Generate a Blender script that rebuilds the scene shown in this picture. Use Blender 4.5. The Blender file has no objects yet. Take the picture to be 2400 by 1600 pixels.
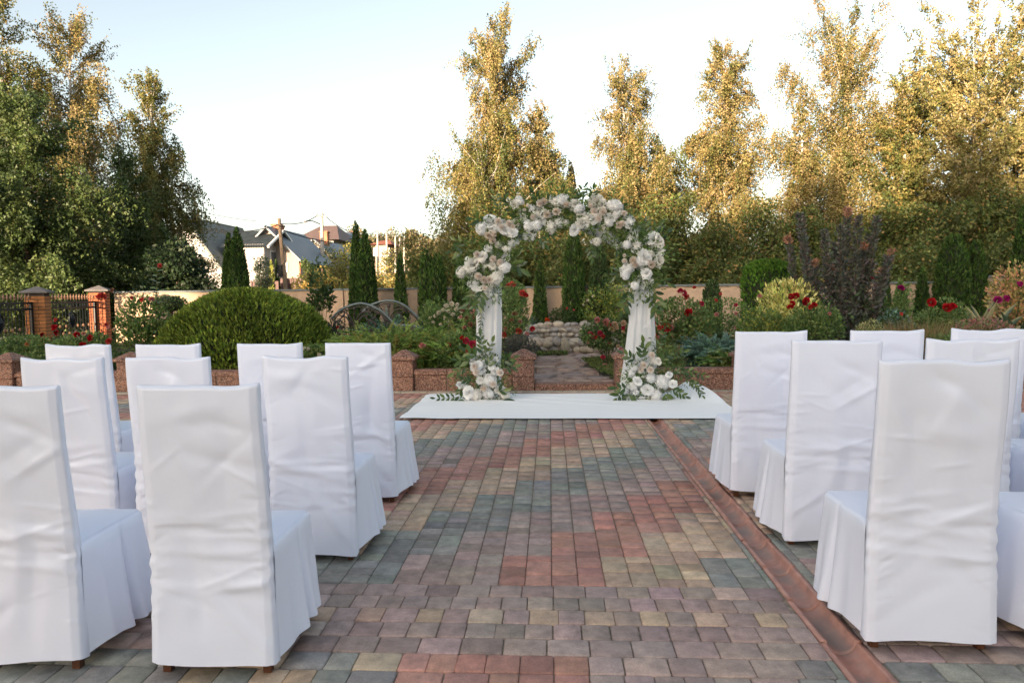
import bpy, bmesh, math, random
import numpy as np
from mathutils import Vector, Matrix, noise
R = math.radians
sc = bpy.context.scene
COL = sc.collection

# ---------------------------------------------------------------- camera
F_PX, EYE = 1620.0, 1.36
PSI, PHI, ROLL = math.atan(90 / F_PX), math.atan(110 / F_PX), 0.0115
FWD = Vector((-math.sin(PSI) * math.cos(PHI), math.cos(PSI) * math.cos(PHI), -math.sin(PHI)))
_r0 = Vector((math.cos(PSI), math.sin(PSI), 0))
_u0 = _r0.cross(FWD)
RGT = _r0 * math.cos(ROLL) - _u0 * math.sin(ROLL)
UPV = _u0 * math.cos(ROLL) + _r0 * math.sin(ROLL)
cam = bpy.data.cameras.new("camera")
cam.sensor_width = 36; cam.lens = 36 * F_PX / 2400
cam.clip_start = 0.05; cam.clip_end = 3000
cam_o = bpy.data.objects.new("camera", cam); COL.objects.link(cam_o)
cam_o.matrix_world = Matrix(((RGT.x, UPV.x, -FWD.x, 0), (RGT.y, UPV.y, -FWD.y, 0), (RGT.z, UPV.z, -FWD.z, EYE), (0, 0, 0, 1)))
sc.camera = cam_o

# ---------------------------------------------------------------- sky, sun, exposure
SUN_ELEV = 6.8
SUN_AZ = (0.40, 0.9165)                      # horizontal travel direction of the light
world = bpy.data.worlds.new("World"); sc.world = world; world.use_nodes = True
wn = world.node_tree.nodes; wl = world.node_tree.links
bg = wn["Background"]; sky = wn.new("ShaderNodeTexSky")
sky.sky_type = 'NISHITA'; sky.sun_disc = False
sky.sun_elevation = R(SUN_ELEV)
sky.sun_rotation = math.atan2(-SUN_AZ[0], -SUN_AZ[1])
sky.altitude = 200; sky.air_density = 1.0; sky.dust_density = 3.0; sky.ozone_density = 0.8
bw = wn.new("ShaderNodeRGBToBW"); wb = wn.new("ShaderNodeMix"); wb.data_type = 'RGBA'; wb.inputs[0].default_value = 0.48      # even, camera-like white balance of the whole sky
wl.new(sky.outputs[0], bw.inputs[0]); wl.new(sky.outputs[0], wb.inputs[6]); wl.new(bw.outputs[0], wb.inputs[7]); wl.new(wb.outputs[2], bg.inputs[0]); bg.inputs[1].default_value = 0.14
sun = bpy.data.lights.new("sun", 'SUN'); sun.energy = 4.0; sun.angle = R(0.6); sun.color = (1.0, 0.76, 0.52)
sun_o = bpy.data.objects.new("sun", sun); COL.objects.link(sun_o)
_sd = Vector((SUN_AZ[0], SUN_AZ[1], -math.tan(R(SUN_ELEV))))
sun_o.rotation_euler = _sd.to_track_quat('-Z', 'Y').to_euler()
sun_o.location = (-30, -40, 40)
sc.view_settings.view_transform = 'Standard'; sc.view_settings.look = 'None'
sc.view_settings.gamma = 1; sc.view_settings.use_curve_mapping = False
sc.view_settings.exposure = 1.95
sc.render.engine = 'CYCLES'
sc.cycles.use_denoising = True
sc.cycles.max_bounces = 6; sc.cycles.diffuse_bounces = 3; sc.cycles.glossy_bounces = 2
sc.cycles.transmission_bounces = 4; sc.cycles.transparent_max_bounces = 6
sc.cycles.caustics_reflective = False; sc.cycles.caustics_refractive = False

# ---------------------------------------------------------------- helpers
S = 2400 / 2352.0                           # measured on a 2352 px wide view of the photograph
def ray(px, py):
    return FWD + RGT * ((px * S - 1200) / F_PX) + UPV * ((800 - py * S) / F_PX)
def PY(px, py, y):                          # point on the ray at depth y
    d = ray(px, py); return Vector((0, 0, EYE)) + d * (y / d.y)
def PZ(px, py, z=0.0):                      # point on the ray at height z
    d = ray(px, py); return Vector((0, 0, EYE)) + d * ((z - EYE) / d.z)
def XA(px, y, py=700):                      # world x of a pixel column at depth y
    return PY(px, py, y).x
def proj(p):
    v = Vector(p) - Vector((0, 0, EYE)); w = v.dot(FWD)
    return ((1200 + F_PX * v.dot(RGT) / w) / S, (800 - F_PX * v.dot(UPV) / w) / S)

def empty(name, loc=(0, 0, 0), rz=0.0, label=None, cat=None, group=None, kind=None):
    o = bpy.data.objects.new(name, None); COL.objects.link(o)
    o.location = loc; o.rotation_euler = (0, 0, rz); o.empty_display_size = 0.1
    tag(o, label, cat, group, kind); return o
def tag(o, label=None, cat=None, group=None, kind=None):
    if label: o['label'] = label
    if cat: o['category'] = cat
    if group: o['group'] = group
    if kind: o['kind'] = kind
    return o
def link(name, me, mat=None, parent=None, loc=None):
    o = bpy.data.objects.new(name, me); COL.objects.link(o)
    if mat is not None and len(me.materials) == 0: me.materials.append(mat)
    if parent is not None: o.parent = parent
    if loc is not None: o.location = loc
    return o
def copy_tree(o, parent=None):
    c = o.copy(); COL.objects.link(c); c.parent = parent
    for ch in list(o.children): copy_tree(ch, c)
    return c
def fast_mesh(name, verts, faces, tint=None, smooth=False):
    """verts (n,3) array; faces (m,k) array of one polygon size"""
    verts = np.asarray(verts, dtype=np.float32); faces = np.asarray(faces, dtype=np.int32)
    me = bpy.data.meshes.new(name); m, k = faces.shape
    me.vertices.add(len(verts)); me.vertices.foreach_set("co", verts.ravel())
    me.loops.add(m * k); me.loops.foreach_set("vertex_index", faces.ravel())
    me.polygons.add(m); me.polygons.foreach_set("loop_start", np.arange(0, m * k, k, dtype=np.int32))
    if smooth: me.polygons.foreach_set("use_smooth", np.ones(m, dtype=bool))
    me.update(calc_edges=True)
    if tint is not None:
        a = me.attributes.new("tint", 'FLOAT_COLOR', 'POINT')
        t = np.ones((len(verts), 4), dtype=np.float32); t[:, :3] = tint
        a.data.foreach_set("color", t.ravel())
    return me
class MB:
    """collects shapes into one mesh"""
    def __init__(s): s.v = []; s.f = []
    def add(s, vs, fs):
        n = len(s.v); s.v += [tuple(v) for v in vs]; s.f += [tuple(i + n for i in f) for f in fs]; return s
    def box(s, a, b, m=None):
        x0, y0, z0 = a; x1, y1, z1 = b
        vs = [(x0, y0, z0), (x1, y0, z0), (x1, y1, z0), (x0, y1, z0), (x0, y0, z1), (x1, y0, z1), (x1, y1, z1), (x0, y1, z1)]
        if m is not None: vs = [m @ Vector(v) for v in vs]
        return s.add(vs, [(0, 3, 2, 1), (4, 5, 6, 7), (0, 1, 5, 4), (1, 2, 6, 5), (2, 3, 7, 6), (3, 0, 4, 7)])
    def bevbox(s, a, b, e=0.01, m=None):
        """box with chamfered top and side edges"""
        x0, y0, z0 = a; x1, y1, z1 = b
        def ring(d, z, c):
            X0, Y0, X1, Y1 = x0 + d, y0 + d, x1 - d, y1 - d
            return [(X0 + c, Y0, z), (X1 - c, Y0, z), (X1, Y0 + c, z), (X1, Y1 - c, z), (X1 - c, Y1, z), (X0 + c, Y1, z), (X0, Y1 - c, z), (X0, Y0 + c, z)]
        vs = ring(0, z0, e) + ring(0, z1 - e, e) + ring(e, z1, e)
        if m is not None: vs = [m @ Vector(v) for v in vs]
        fs = [tuple(range(7, -1, -1)), tuple(range(16, 24))]
        for r in (0, 8):
            for i in range(8): j = (i + 1) % 8; fs.append((r + i, r + j, r + 8 + j, r + 8 + i))
        return s.add(vs, fs)
    def tube(s, pts, r, n=6, caps=True):
        pts = [Vector(p) for p in pts]; k = len(pts)
        rs = r if isinstance(r, (list, tuple)) else [r] * k
        vs = []; fs = []; ref = None
        for i, p in enumerate(pts):
            t = (pts[min(i + 1, k - 1)] - pts[max(i - 1, 0)])
            if t.length < 1e-9: t = Vector((0, 0, 1))
            t.normalize()
            if ref is None:
                ref = t.orthogonal().normalized()
            ref = (ref - t * ref.dot(t))
            if ref.length < 1e-6: ref = t.orthogonal()
            ref.normalize(); b = t.cross(ref)
            for j in range(n):
                a = 2 * math.pi * j / n
                vs.append(p + (ref * math.cos(a) + b * math.sin(a)) * rs[i])
        for i in range(k - 1):
            for j in range(n):
                j2 = (j + 1) % n
                fs.append((i * n + j, i * n + j2, (i + 1) * n + j2, (i + 1) * n + j))
        if caps:
            fs.append(tuple(range(n - 1, -1, -1))); fs.append(tuple((k - 1) * n + j for j in range(n)))
        return s.add(vs, fs)
    def lathe(s, prof, n=16, c=(0, 0, 0), cap=True):
        vs = []; fs = []
        for r, z in prof:
            for j in range(n):
                a = 2 * math.pi * j / n; vs.append((c[0] + r * math.cos(a), c[1] + r * math.sin(a), c[2] + z))
        for i in range(len(prof) - 1):
            for j in range(n):
                j2 = (j + 1) % n; fs.append((i * n + j, i * n + j2, (i + 1) * n + j2, (i + 1) * n + j))
        if cap:
            fs.append(tuple(range(n - 1, -1, -1))); fs.append(tuple((len(prof) - 1) * n + j for j in range(n)))
        return s.add(vs, fs)
    def mesh(s, name, smooth=False):
        me = bpy.data.meshes.new(name); me.from_pydata(s.v, [], s.f)
        if smooth: me.polygons.foreach_set("use_smooth", [True] * len(me.polygons))
        me.update(); return me
    def build(s, name, mat, parent=None, loc=None, smooth=False):
        return link(name, s.mesh(name, smooth), mat, parent, loc)

# ---------------------------------------------------------------- materials
def new_mat(name):
    m = bpy.data.materials.new(name); m.use_nodes = True
    return m, m.node_tree.nodes, m.node_tree.links, m.node_tree.nodes["Principled BSDF"]
def noise_node(n, l, scale, detail=4, coord='Object', rough=0.55):
    tc = n.new("ShaderNodeTexCoord"); t = n.new("ShaderNodeTexNoise")
    t.inputs['Scale'].default_value = scale; t.inputs['Detail'].default_value = detail; t.inputs['Roughness'].default_value = rough
    l.new(tc.outputs[coord], t.inputs['Vector']); return t
def ramp(n, l, src, stops):
    r = n.new("ShaderNodeValToRGB"); l.new(src, r.inputs[0])
    while len(r.color_ramp.elements) < len(stops): r.color_ramp.elements.new(0.5)
    for e, (p, c) in zip(r.color_ramp.elements, stops):
        e.position = p; e.color = (*c, 1) if len(c) == 3 else c
    return r
def bump(n, l, src, strength, dist, b):
    k = n.new("ShaderNodeBump"); k.inputs['Strength'].default_value = strength; k.inputs['Distance'].default_value = dist
    l.new(src, k.inputs['Height']); l.new(k.outputs[0], b.inputs['Normal']); return k
def mix_col(n, l, fac, a, b, mode='MIX'):
    m = n.new("ShaderNodeMix"); m.data_type = 'RGBA'; m.blend_type = mode
    for s_, v in ((m.inputs[0], fac), (m.inputs[6], a), (m.inputs[7], b)):
        if hasattr(v, 'is_linked') or hasattr(v, 'node'): l.new(v, s_)
        elif isinstance(v, (tuple, list)): s_.default_value = (*v, 1) if len(v) == 3 else v
        else: s_.default_value = v
    return m.outputs[2]
def plain(name, col, rough=0.6, var=0.12, scale=8.0, bumps=0.0, bdist=0.01, bscale=None, metal=0.0, coord='Object', spec=0.4):
    m, n, l, b = new_mat(name)
    t = noise_node(n, l, scale, 5, coord)
    c0 = tuple(max(0, c * (1 - var)) for c in col); c1 = tuple(min(1, c * (1 + var)) for c in col)
    r = ramp(n, l, t.outputs[0], [(0.3, c0), (0.7, c1)])
    l.new(r.outputs[0], b.inputs['Base Color'])
    b.inputs['Roughness'].default_value = rough; b.inputs['Metallic'].default_value = metal
    b.inputs['Specular IOR Level'].default_value = spec
    if bumps:
        t2 = noise_node(n, l, bscale or scale * 4, 6, coord); bump(n, l, t2.outputs[0], bumps, bdist, b)
    return m
def leaf_mat(name, trans=0.35, rough=0.5, spec=0.35, shade=(1, 1, 1)):
    """leaf colour comes per leaf from the mesh attribute 'tint'"""
    m, n, l, b = new_mat(name)
    a = n.new("ShaderNodeAttribute"); a.attribute_name = "tint"
    l.new(a.outputs['Color'], b.inputs['Base Color']); b.inputs['Roughness'].default_value = rough
    b.inputs['Specular IOR Level'].default_value = spec
    tr = n.new("ShaderNodeBsdfTranslucent"); l.new(a.outputs['Color'], tr.inputs[0])
    mx = n.new("ShaderNodeMixShader"); mx.inputs[0].default_value = trans
    l.new(b.outputs[0], mx.inputs[1]); l.new(tr.outputs[0], mx.inputs[2])
    l.new(mx.outputs[0], n["Material Output"].inputs[0]); return m

M = {}
M['leaf'] = leaf_mat("leaf")
M['needle'] = leaf_mat("needle", 0.15, 0.6, 0.2)
M['petal'] = leaf_mat("petal", 0.3, 0.7, 0.15)
M['bark'] = plain("bark", (0.09, 0.065, 0.045), 0.9, 0.35, 12, 0.6, 0.02)
M['stem'] = plain("stem", (0.07, 0.075, 0.03), 0.8, 0.3, 20)
M['core'] = plain("core_twigs", (0.022, 0.03, 0.012), 0.95, 0.3, 6)
def birch_bark():
    m, n, l, b = new_mat("birch_bark")
    tc = n.new("ShaderNodeTexCoord"); mp = n.new("ShaderNodeMapping"); mp.inputs['Scale'].default_value = (2, 2, 9)
    t = n.new("ShaderNodeTexNoise"); t.inputs['Scale'].default_value = 1.6; t.inputs['Detail'].default_value = 6
    l.new(tc.outputs['Object'], mp.inputs[0]); l.new(mp.outputs[0], t.inputs['Vector'])
    r = ramp(n, l, t.outputs[0], [(0.36, (0.05, 0.045, 0.04)), (0.46, (0.5, 0.46, 0.41)), (0.8, (0.6, 0.56, 0.5))])
    l.new(r.outputs[0], b.inputs['Base Color']); b.inputs['Roughness'].default_value = 0.8; return m
M['birch'] = birch_bark()

# ---------------------------------------------------------------- leaf clouds
rng = np.random.default_rng(7)
def unit(v):
    return v / np.maximum(np.linalg.norm(v, axis=-1, keepdims=True), 1e-9)
def rnd_dirs(n):
    return unit(rng.normal(size=(n, 3)))
def pal_tint(n, pal, jit=0.18):
    """pick one palette colour per leaf with brightness jitter"""
    pal = np.asarray(pal, dtype=np.float32); w = None
    if pal.shape[1] == 4: w = pal[:, 3] / pal[:, 3].sum(); pal = pal[:, :3]
    c = pal[rng.choice(len(pal), n, p=w)]
    return np.clip(2.0 * c * (1 + rng.normal(size=(n, 1)) * jit) * (1 + rng.normal(size=(n, 3)) * jit * 0.3), 0.004, 1)
def leaf_mesh(name, c, axis, length, width, tint, fold=0.0):
    """one rhombic leaf per centre point, growing along axis"""
    n = len(c); axis = unit(axis); s = unit(np.cross(axis, rnd_dirs(n)))
    nn = np.cross(axis, s)
    L = np.broadcast_to(np.asarray(length, dtype=np.float32).reshape(-1, 1), (n, 1)); Wd = np.broadcast_to(np.asarray(width, dtype=np.float32).reshape(-1, 1), (n, 1))
    m = c + axis * L * 0.45
    v = np.stack([c, m + s * Wd * 0.5 + nn * Wd * fold, c + axis * L, m - s * Wd * 0.5 + nn * Wd * fold], axis=1).reshape(-1, 3)
    f = np.arange(n * 4, dtype=np.int32).reshape(-1, 4)
    return fast_mesh(name, v, f, np.repeat(tint, 4, axis=0))
def leaf_mesh3(name, c, axis, length, width, tint):
    """small far leaves as single triangles"""
    n = len(c); axis = unit(axis); s = unit(np.cross(axis, rnd_dirs(n))) * (width * 0.5); L = np.asarray(length).reshape(-1, 1)
    v = np.stack([c - s * 0.6, c + axis * L, c + axis * L * 0.35 + s * 1.25], axis=1).reshape(-1, 3)
    return fast_mesh(name, v, np.arange(n * 3, dtype=np.int32).reshape(-1, 3), np.repeat(tint, 3, axis=0))
def snoise(p, scale, seed=0):
    """cheap smooth pseudo noise on (n,3) points, about -1..1"""
    q = p * scale + seed * 1.37
    return (np.sin(q[:, 0] * 1.9 + 1.3 * np.sin(q[:, 1] * 1.7 + seed)) + np.sin(q[:, 1] * 2.3 + 1.1 * np.sin(q[:, 2] * 1.3)) + np.sin(q[:, 2] * 2.1 + 1.2 * np.sin(q[:, 0] * 1.5 + 2))) / 3
# ================================================================ GROUND
def smooth(t): t = max(0.0, min(1.0, t)); return t * t * (3 - 2 * t)
def gz(x, y):
    """terrain height"""
    z = -0.12
    z += 1.25 * smooth((y - 27) / 18)
    z += max(0.0, y - 45) * 0.055 if y < 260 else 11.8
    return z
def terrain():
    xs = sorted(set([-900, -600, -400, -250, -170] + list(range(-120, 121, 8)) + [170, 250, 400, 600, 900]))
    ys = sorted(set([-900, -500, -200, -100] + list(range(-60, 121, 5)) + [140, 160, 190, 220, 260, 350, 500, 900, 1500]))
    v = [(x, y, gz(x, y)) for y in ys for x in xs]; nx = len(xs)
    f = [(j * nx + i, j * nx + i + 1, (j + 1) * nx + i + 1, (j + 1) * nx + i) for j in range(len(ys) - 1) for i in range(nx - 1)]
    m, n, l, b = new_mat("grassy_ground")
    t = noise_node(n, l, 0.35, 8); t2 = noise_node(n, l, 9, 6)
    r = ramp(n, l, t.outputs[0], [(0.35, (0.07, 0.085, 0.03)), (0.55, (0.10, 0.10, 0.045)), (0.75, (0.14, 0.11, 0.065))])
    l.new(mix_col(n, l, 0.5, r.outputs[0], t2.outputs[0], 'OVERLAY'), b.inputs['Base Color']); b.inputs['Roughness'].default_value = 0.95
    bump(n, l, t2.outputs[0], 0.8, 0.05, b)
    o = link("ground", fast_mesh("ground", v, f, smooth=True), m); tag(o, kind='structure'); return o
terrain()

# ---------------------------------------------------------------- paved plaza
PLX0, PLX1, PLY0, PLY1 = -9.0, 10.5, 0.6, 9.62
BW = 0.126                                   # width of a paver course
YB = 3.16                                    # where cross courses meet the long courses
GX0, GX1 = 1.036, 1.204                        # drain channel
COLR = {'red': (0.50, 0.255, 0.20), 'brown': (0.41, 0.305, 0.27), 'green': (0.315, 0.31, 0.275), 'tan': (0.56, 0.405, 0.295)}
def joint_mat():
    m, n, l, b = new_mat("paver_joint_sand")
    t = noise_node(n, l, 30, 6); r = ramp(n, l, t.outputs[0], [(0.35, (0.17, 0.14, 0.11)), (0.7, (0.36, 0.30, 0.235))])
    l.new(r.outputs[0], b.inputs['Base Color']); b.inputs['Roughness'].default_value = 0.95; bump(n, l, t.outputs[0], 0.6, 0.006, b); return m
def paver_mat(name, mode):
    m, n, l, b = new_mat(name)
    if mode == 'obj':
        a = n.new("ShaderNodeObjectInfo"); base = a.outputs['Color']
    else:
        a = n.new("ShaderNodeAttribute"); a.attribute_name = "tint"; base = a.outputs['Color']
    g = n.new("ShaderNodeNewGeometry")
    def nz(scale, det):
        t = n.new("ShaderNodeTexNoise"); t.inputs['Scale'].default_value = scale; t.inputs['Detail'].default_value = det; t.inputs['Roughness'].default_value = 0.65
        l.new(g.outputs['Position'], t.inputs['Vector']); return t
    big, mid, fine = nz(2.2, 4), nz(16, 6), nz(170, 4)
    r1 = ramp(n, l, mid.outputs[0], [(0.28, (0.62, 0.62, 0.63)), (0.7, (1.22, 1.20, 1.18))])
    c = mix_col(n, l, 1.0, base, r1.outputs[0], 'MULTIPLY')
    r2 = ramp(n, l, fine.outputs[0], [(0.3, (0.72, 0.72, 0.72)), (0.65, (1.12, 1.12, 1.12))])
    c = mix_col(n, l, 0.8, c, r2.outputs[0], 'MULTIPLY')
    r3 = ramp(n, l, big.outputs[0], [(0.45, (0, 0, 0)), (0.75, (1, 1, 1))])
    wv = n.new("ShaderNodeMath"); wv.operation = 'MULTIPLY'; wv.inputs[1].default_value = 0.28; l.new(r3.outputs[0], wv.inputs[0])
    c = mix_col(n, l, wv.outputs[0], c, (0.30, 0.27, 0.24))          # dusty bloom in patches
    l.new(c, b.inputs['Base Color']); b.inputs['Roughness'].default_value = 0.72; b.inputs['Specular IOR Level'].default_value = 0.35
    bump(n, l, mid.outputs[0], 0.35, 0.01, b); return m
M['paver_o'] = paver_mat("paver_face", 'obj'); M['paver_a'] = paver_mat("paver_face_far", 'attr')
plaza = MB().add([(x, y, z) for x, z in ((PLX0, -0.010), (GX0 + 0.012, -0.010), (GX0 + 0.012, -0.075), (GX1 - 0.012, -0.075), (GX1 - 0.012, -0.010), (PLX1, -0.010)) for y in (PLY0, PLY1)],
                [(0, 2, 3, 1), (2, 4, 5, 3), (4, 6, 7, 5), (6, 8, 9, 7), (8, 10, 11, 9)]).build("plaza", joint_mat())
tag(plaza, kind='structure')
def paver_shape(lx, ly, e=0.0045, h=0.016, c=0.007):
    """eight-cornered chamfered slab, top at z=0"""
    x, y = lx / 2, ly / 2
    def ring(d, z):
        X, Y = x - d, y - d; k = c
        return [(-X + k, -Y, z), (X - k, -Y, z), (X, -Y + k, z), (X, Y - k, z), (X - k, Y, z), (-X + k, Y, z), (-X, Y - k, z), (-X, -Y + k, z)]
    v = ring(0, -h) + ring(0, -e * 0.7) + ring(e, 0)
    f = []
    for r in (0, 8):
        for i in range(8): j = (i + 1) % 8; f.append((r + i, r + j, r + 8 + j, r + 8 + i))
    for (p, q, s_, t) in ((0, 1, 2, 7), (7, 2, 3, 6), (6, 3, 4, 5)): f.append((16 + p, 16 + q, 16 + s_, 16 + t))
    return np.array(v, dtype=np.float32), np.array(f, dtype=np.int32)
prs = random.Random(11)
pavers = []                                  # (x, y, along_y?, length, colour)
LENS = [0.095, 0.126, 0.168]
CYC = ['red', 'brown', 'green', 'tan']
BL = 0.735                                   # length of a colour block
def blk(i, t, off):
    k = math.floor((t - off - (i // 2) * BL / 2) / BL); return CYC[k % 4]
# long courses (beyond YB)
x_al = XA(1288 / S, 4.0)                     # a joint between two pairs runs under this column
i0 = math.floor((PLX0 - x_al) / BW); i1 = math.ceil((PLX1 - x_al) / BW)
g0 = 4.63
for i in range(i0, i1):
    xa_, xb_ = x_al + i * BW, x_al + (i + 1) * BW
    if xa_ < GX0 < xb_: xb_ = GX0
    elif xa_ < GX1 < xb_: xa_ = GX1
    elif GX0 <= xa_ and xb_ <= GX1: continue
    if xb_ - xa_ < 0.03: continue
    x = (xa_ + xb_) / 2; cw = xb_ - xa_
    y = YB + 0.0; nxt = None
    while y < PLY1 - 0.12:
        L = prs.choice(LENS)
        # blocks end on a joint: break the course at the block limit
        ph = (y - (g0 + ((i // 2) * BL / 2))) % BL; room = BL - ph
        if room - L < 0.06 and room < 0.235: L = room
        elif room < L: L = room
        if L < 0.03: L = 0.095
        pavers.append((x, y + L / 2, True, L, blk(i, y + L / 2, g0 - 2 * BL), cw)); y += L
# cross courses (near YB)
for j in range(0, 21):
    y = YB - (j + 0.5) * BW; x = PLX0 + prs.random() * 0.1
    lens = {0: [0.145], 1: [0.112], 2: [0.126, 0.11, 0.15], 3: [0.118], 4: [0.165], }.get(j, [0.105, 0.126, 0.168])
    n_ = 0
    while x < PLX1:
        L = prs.choice(lens) * (1 + prs.uniform(-0.03, 0.03)); xc = x + L / 2
        if j == 2: c = 'tan' if n_ % 2 == 0 else 'brown'
        elif j < 5: c = 'brown'
        else:
            rp = (j - 5) // 2; t0 = XA(895, 2.6, 1500) + rp * 0.36
            c = CYC[math.floor((xc - t0) / BL) % 4]
            if c == 'tan' and prs.random() < 0.45: c = 'green'
        xa_, xb_ = x, x + L
        if xa_ < GX0 < xb_: xb_ = GX0
        elif xa_ < GX1 < xb_: xa_ = GX1
        if not (GX0 <= xa_ and xb_ <= GX1) and xb_ - xa_ > 0.03: pavers.append(((xa_ + xb_) / 2, y, False, xb_ - xa_, c, BW))
        x += L; n_ += 1
def pcol(c):
    b = COLR[c]; k = 1 + prs.gauss(0, 0.13); return tuple(max(0.02, q * k * (1 + prs.gauss(0, 0.03))) for q in b)
def vis_rank(p):
    x, y = p[0], p[1]
    if y < 1.85: return 1e9
    px, py = proj((x, y, 0))
    if not (0 <= px <= 2352 and py <= 1600): return 1e9
    hid = (x < -0.78 and px < 735 - (y - 2.5) * 0) or x > 1.62
    return y + (6 if hid and y > 2.35 else 0)
order = sorted(range(len(pavers)), key=lambda i: vis_rank(pavers[i]))
own = set(order[:300])
shapes = {}
def shape_for(lx, ly):
    key = (round(lx * 200) / 200, round(ly * 200) / 200)
    if key not in shapes:
        v, f = paver_shape(lx - 0.004, ly - 0.004)
        shapes[key] = fast_mesh("paver", v, f); shapes[key].materials.append(M['paver_o'])
    return shapes[key]
av, af, at = [], [], []; nb = 0
for i, (x, y, ly_, L, c, bw) in enumerate(pavers):
    lx, ly = (bw, L) if ly_ else (L, bw); cc = pcol(c); z = prs.uniform(-0.0015, 0.0015)
    if i in own:
        o = link("paver", shape_for(lx, ly), None, plaza, (x, y, z)); o.color = (*cc, 1)
        o.rotation_euler = (prs.gauss(0, 0.005), prs.gauss(0, 0.005), prs.gauss(0, 0.004))
    else:
        x_, y_, e_ = lx / 2 - 0.002, ly / 2 - 0.002, 0.005
        v = np.array([(-x_, -y_, -.010), (x_, -y_, -.014), (x_, y_, -.014), (-x_, y_, -.014), (-x_ + e_, -y_ + e_, 0), (x_ - e_, -y_ + e_, 0), (x_ - e_, y_ - e_, 0), (-x_ + e_, y_ - e_, 0)], dtype=np.float32)
        f = np.array([(0, 1, 5, 4), (1, 2, 6, 5), (2, 3, 7, 6), (3, 0, 4, 7), (4, 5, 6, 7)], dtype=np.int32)
        v = v + np.array([x, y, z], dtype=np.float32); v[:, 2] += (v[:, 0] - x) * prs.gauss(0, 0.006) + (v[:, 1] - y) * prs.gauss(0, 0.006)
        av.append(v); af.append(f + nb); nb += len(v); at.append(np.tile(np.array(cc, dtype=np.float32), (len(v), 1)))
o = link("pavers", fast_mesh("pavers", np.concatenate(av), np.concatenate(af), np.concatenate(at)), M['paver_a'], plaza); o['kind'] = 'stuff'

# ---------------------------------------------------------------- terracotta drain channel
def gutter():
    m, n, l, b = new_mat("terracotta")
    g = n.new("ShaderNodeNewGeometry"); t = n.new("ShaderNodeTexNoise"); t.inputs['Scale'].default_value = 14; t.inputs['Detail'].default_value = 7
    l.new(g.outputs['Position'], t.inputs['Vector'])
    r = ramp(n, l, t.outputs[0], [(0.3, (0.34, 0.18, 0.145)), (0.5, (0.48, 0.235, 0.18)), (0.72, (0.56, 0.31, 0.24))])
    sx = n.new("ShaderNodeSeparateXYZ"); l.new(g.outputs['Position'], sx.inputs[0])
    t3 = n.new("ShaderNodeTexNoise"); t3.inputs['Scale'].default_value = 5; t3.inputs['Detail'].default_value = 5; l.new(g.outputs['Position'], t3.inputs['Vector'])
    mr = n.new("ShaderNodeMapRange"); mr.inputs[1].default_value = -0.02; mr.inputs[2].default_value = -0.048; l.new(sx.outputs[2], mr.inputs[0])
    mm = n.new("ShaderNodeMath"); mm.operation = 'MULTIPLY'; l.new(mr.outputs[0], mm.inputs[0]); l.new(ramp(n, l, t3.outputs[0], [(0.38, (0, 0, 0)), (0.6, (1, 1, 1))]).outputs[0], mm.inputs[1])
    l.new(mix_col(n, l, mm.outputs[0], r.outputs[0], (0.27, 0.205, 0.18)), b.inputs['Base Color'])      # grey silt that also paints in the shade inside the trough; b.inputs['Roughness'].default_value = 0.92; b.inputs['Specular IOR Level'].default_value = 0.2; bump(n, l, t.outputs[0], 0.4, 0.012, b)
    root = empty("drain_channel", (1.12, 1.9, 0), 0, "terracotta half-round drain channel sunk in the paving beside the aisle", "drain")
    T = 0.372
    def tile():
        prof = []
        hw = 0.080
        prof.append((-hw, -0.012)); prof.append((-hw, 0.003)); prof.append((-hw + 0.022, 0.004))
        for k in range(9):
            a = math.pi * k / 8; prof.append((-0.056 * math.cos(a), 0.001 - 0.046 * math.sin(a)))
        prof.append((hw - 0.022, 0.004)); prof.append((hw, 0.003)); prof.append((hw, -0.012))
        vs = []; fs = []
        ys = [0, 0.02, T * 0.5, T - 0.004, T + 0.018]
        for k, y in enumerate(ys):
            d = [0.004, 0.0, 0.0, 0.003, 0.006][k]
            for (x, z) in prof: vs.append((x * (1 + d * 1.5), y, z + (d if z < 0 else d * 0.6)))
        npf = len(prof); lip = len(vs)
        for (x, z) in prof: vs.append((x * 1.006, 0.0, z - 0.012))
        for i in range(npf - 1): fs.append((lip + i, lip + i + 1, i + 1, i))
        for k in range(len(ys) - 1):
            for i in range(npf - 1): fs.append((k * npf + i, k * npf + i + 1, (k + 1) * npf + i + 1, (k + 1) * npf + i))
        return MB().add(vs, fs).mesh("channel_tile", True)
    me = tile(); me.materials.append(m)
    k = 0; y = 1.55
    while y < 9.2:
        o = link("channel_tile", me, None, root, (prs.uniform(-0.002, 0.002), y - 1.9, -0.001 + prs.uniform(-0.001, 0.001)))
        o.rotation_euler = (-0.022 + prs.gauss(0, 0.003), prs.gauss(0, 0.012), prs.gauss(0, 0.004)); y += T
    # bedding below the tiles
gutter()

# ---------------------------------------------------------------- white aisle cloth
def fabric_mat(name, col=(0.795, 0.83, 0.955), rough=0.42, wr=0.16, sc1=6.0):
    m, n, l, b = new_mat(name)
    t = noise_node(n, l, sc1, 3, 'Object', 0.5); t2 = noise_node(n, l, 220, 2)
    b.inputs['Base Color'].default_value = (*col, 1); b.inputs['Roughness'].default_value = rough
    b.inputs['Sheen Weight'].default_value = 0.15; b.inputs['Specular IOR Level'].default_value = 0.5
    k1 = n.new("ShaderNodeBump"); k1.inputs['Strength'].default_value = wr; k1.inputs['Distance'].default_value = 0.03
    l.new(t.outputs[0], k1.inputs['Height'])
    k2 = n.new("ShaderNodeBump"); k2.inputs['Strength'].default_value = 0.12; k2.inputs['Distance'].default_value = 0.002
    l.new(t2.outputs[0], k2.inputs['Height']); l.new(k1.outputs[0], k2.inputs['Normal']); l.new(k2.outputs[0], b.inputs['Normal'])
    return m
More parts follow.
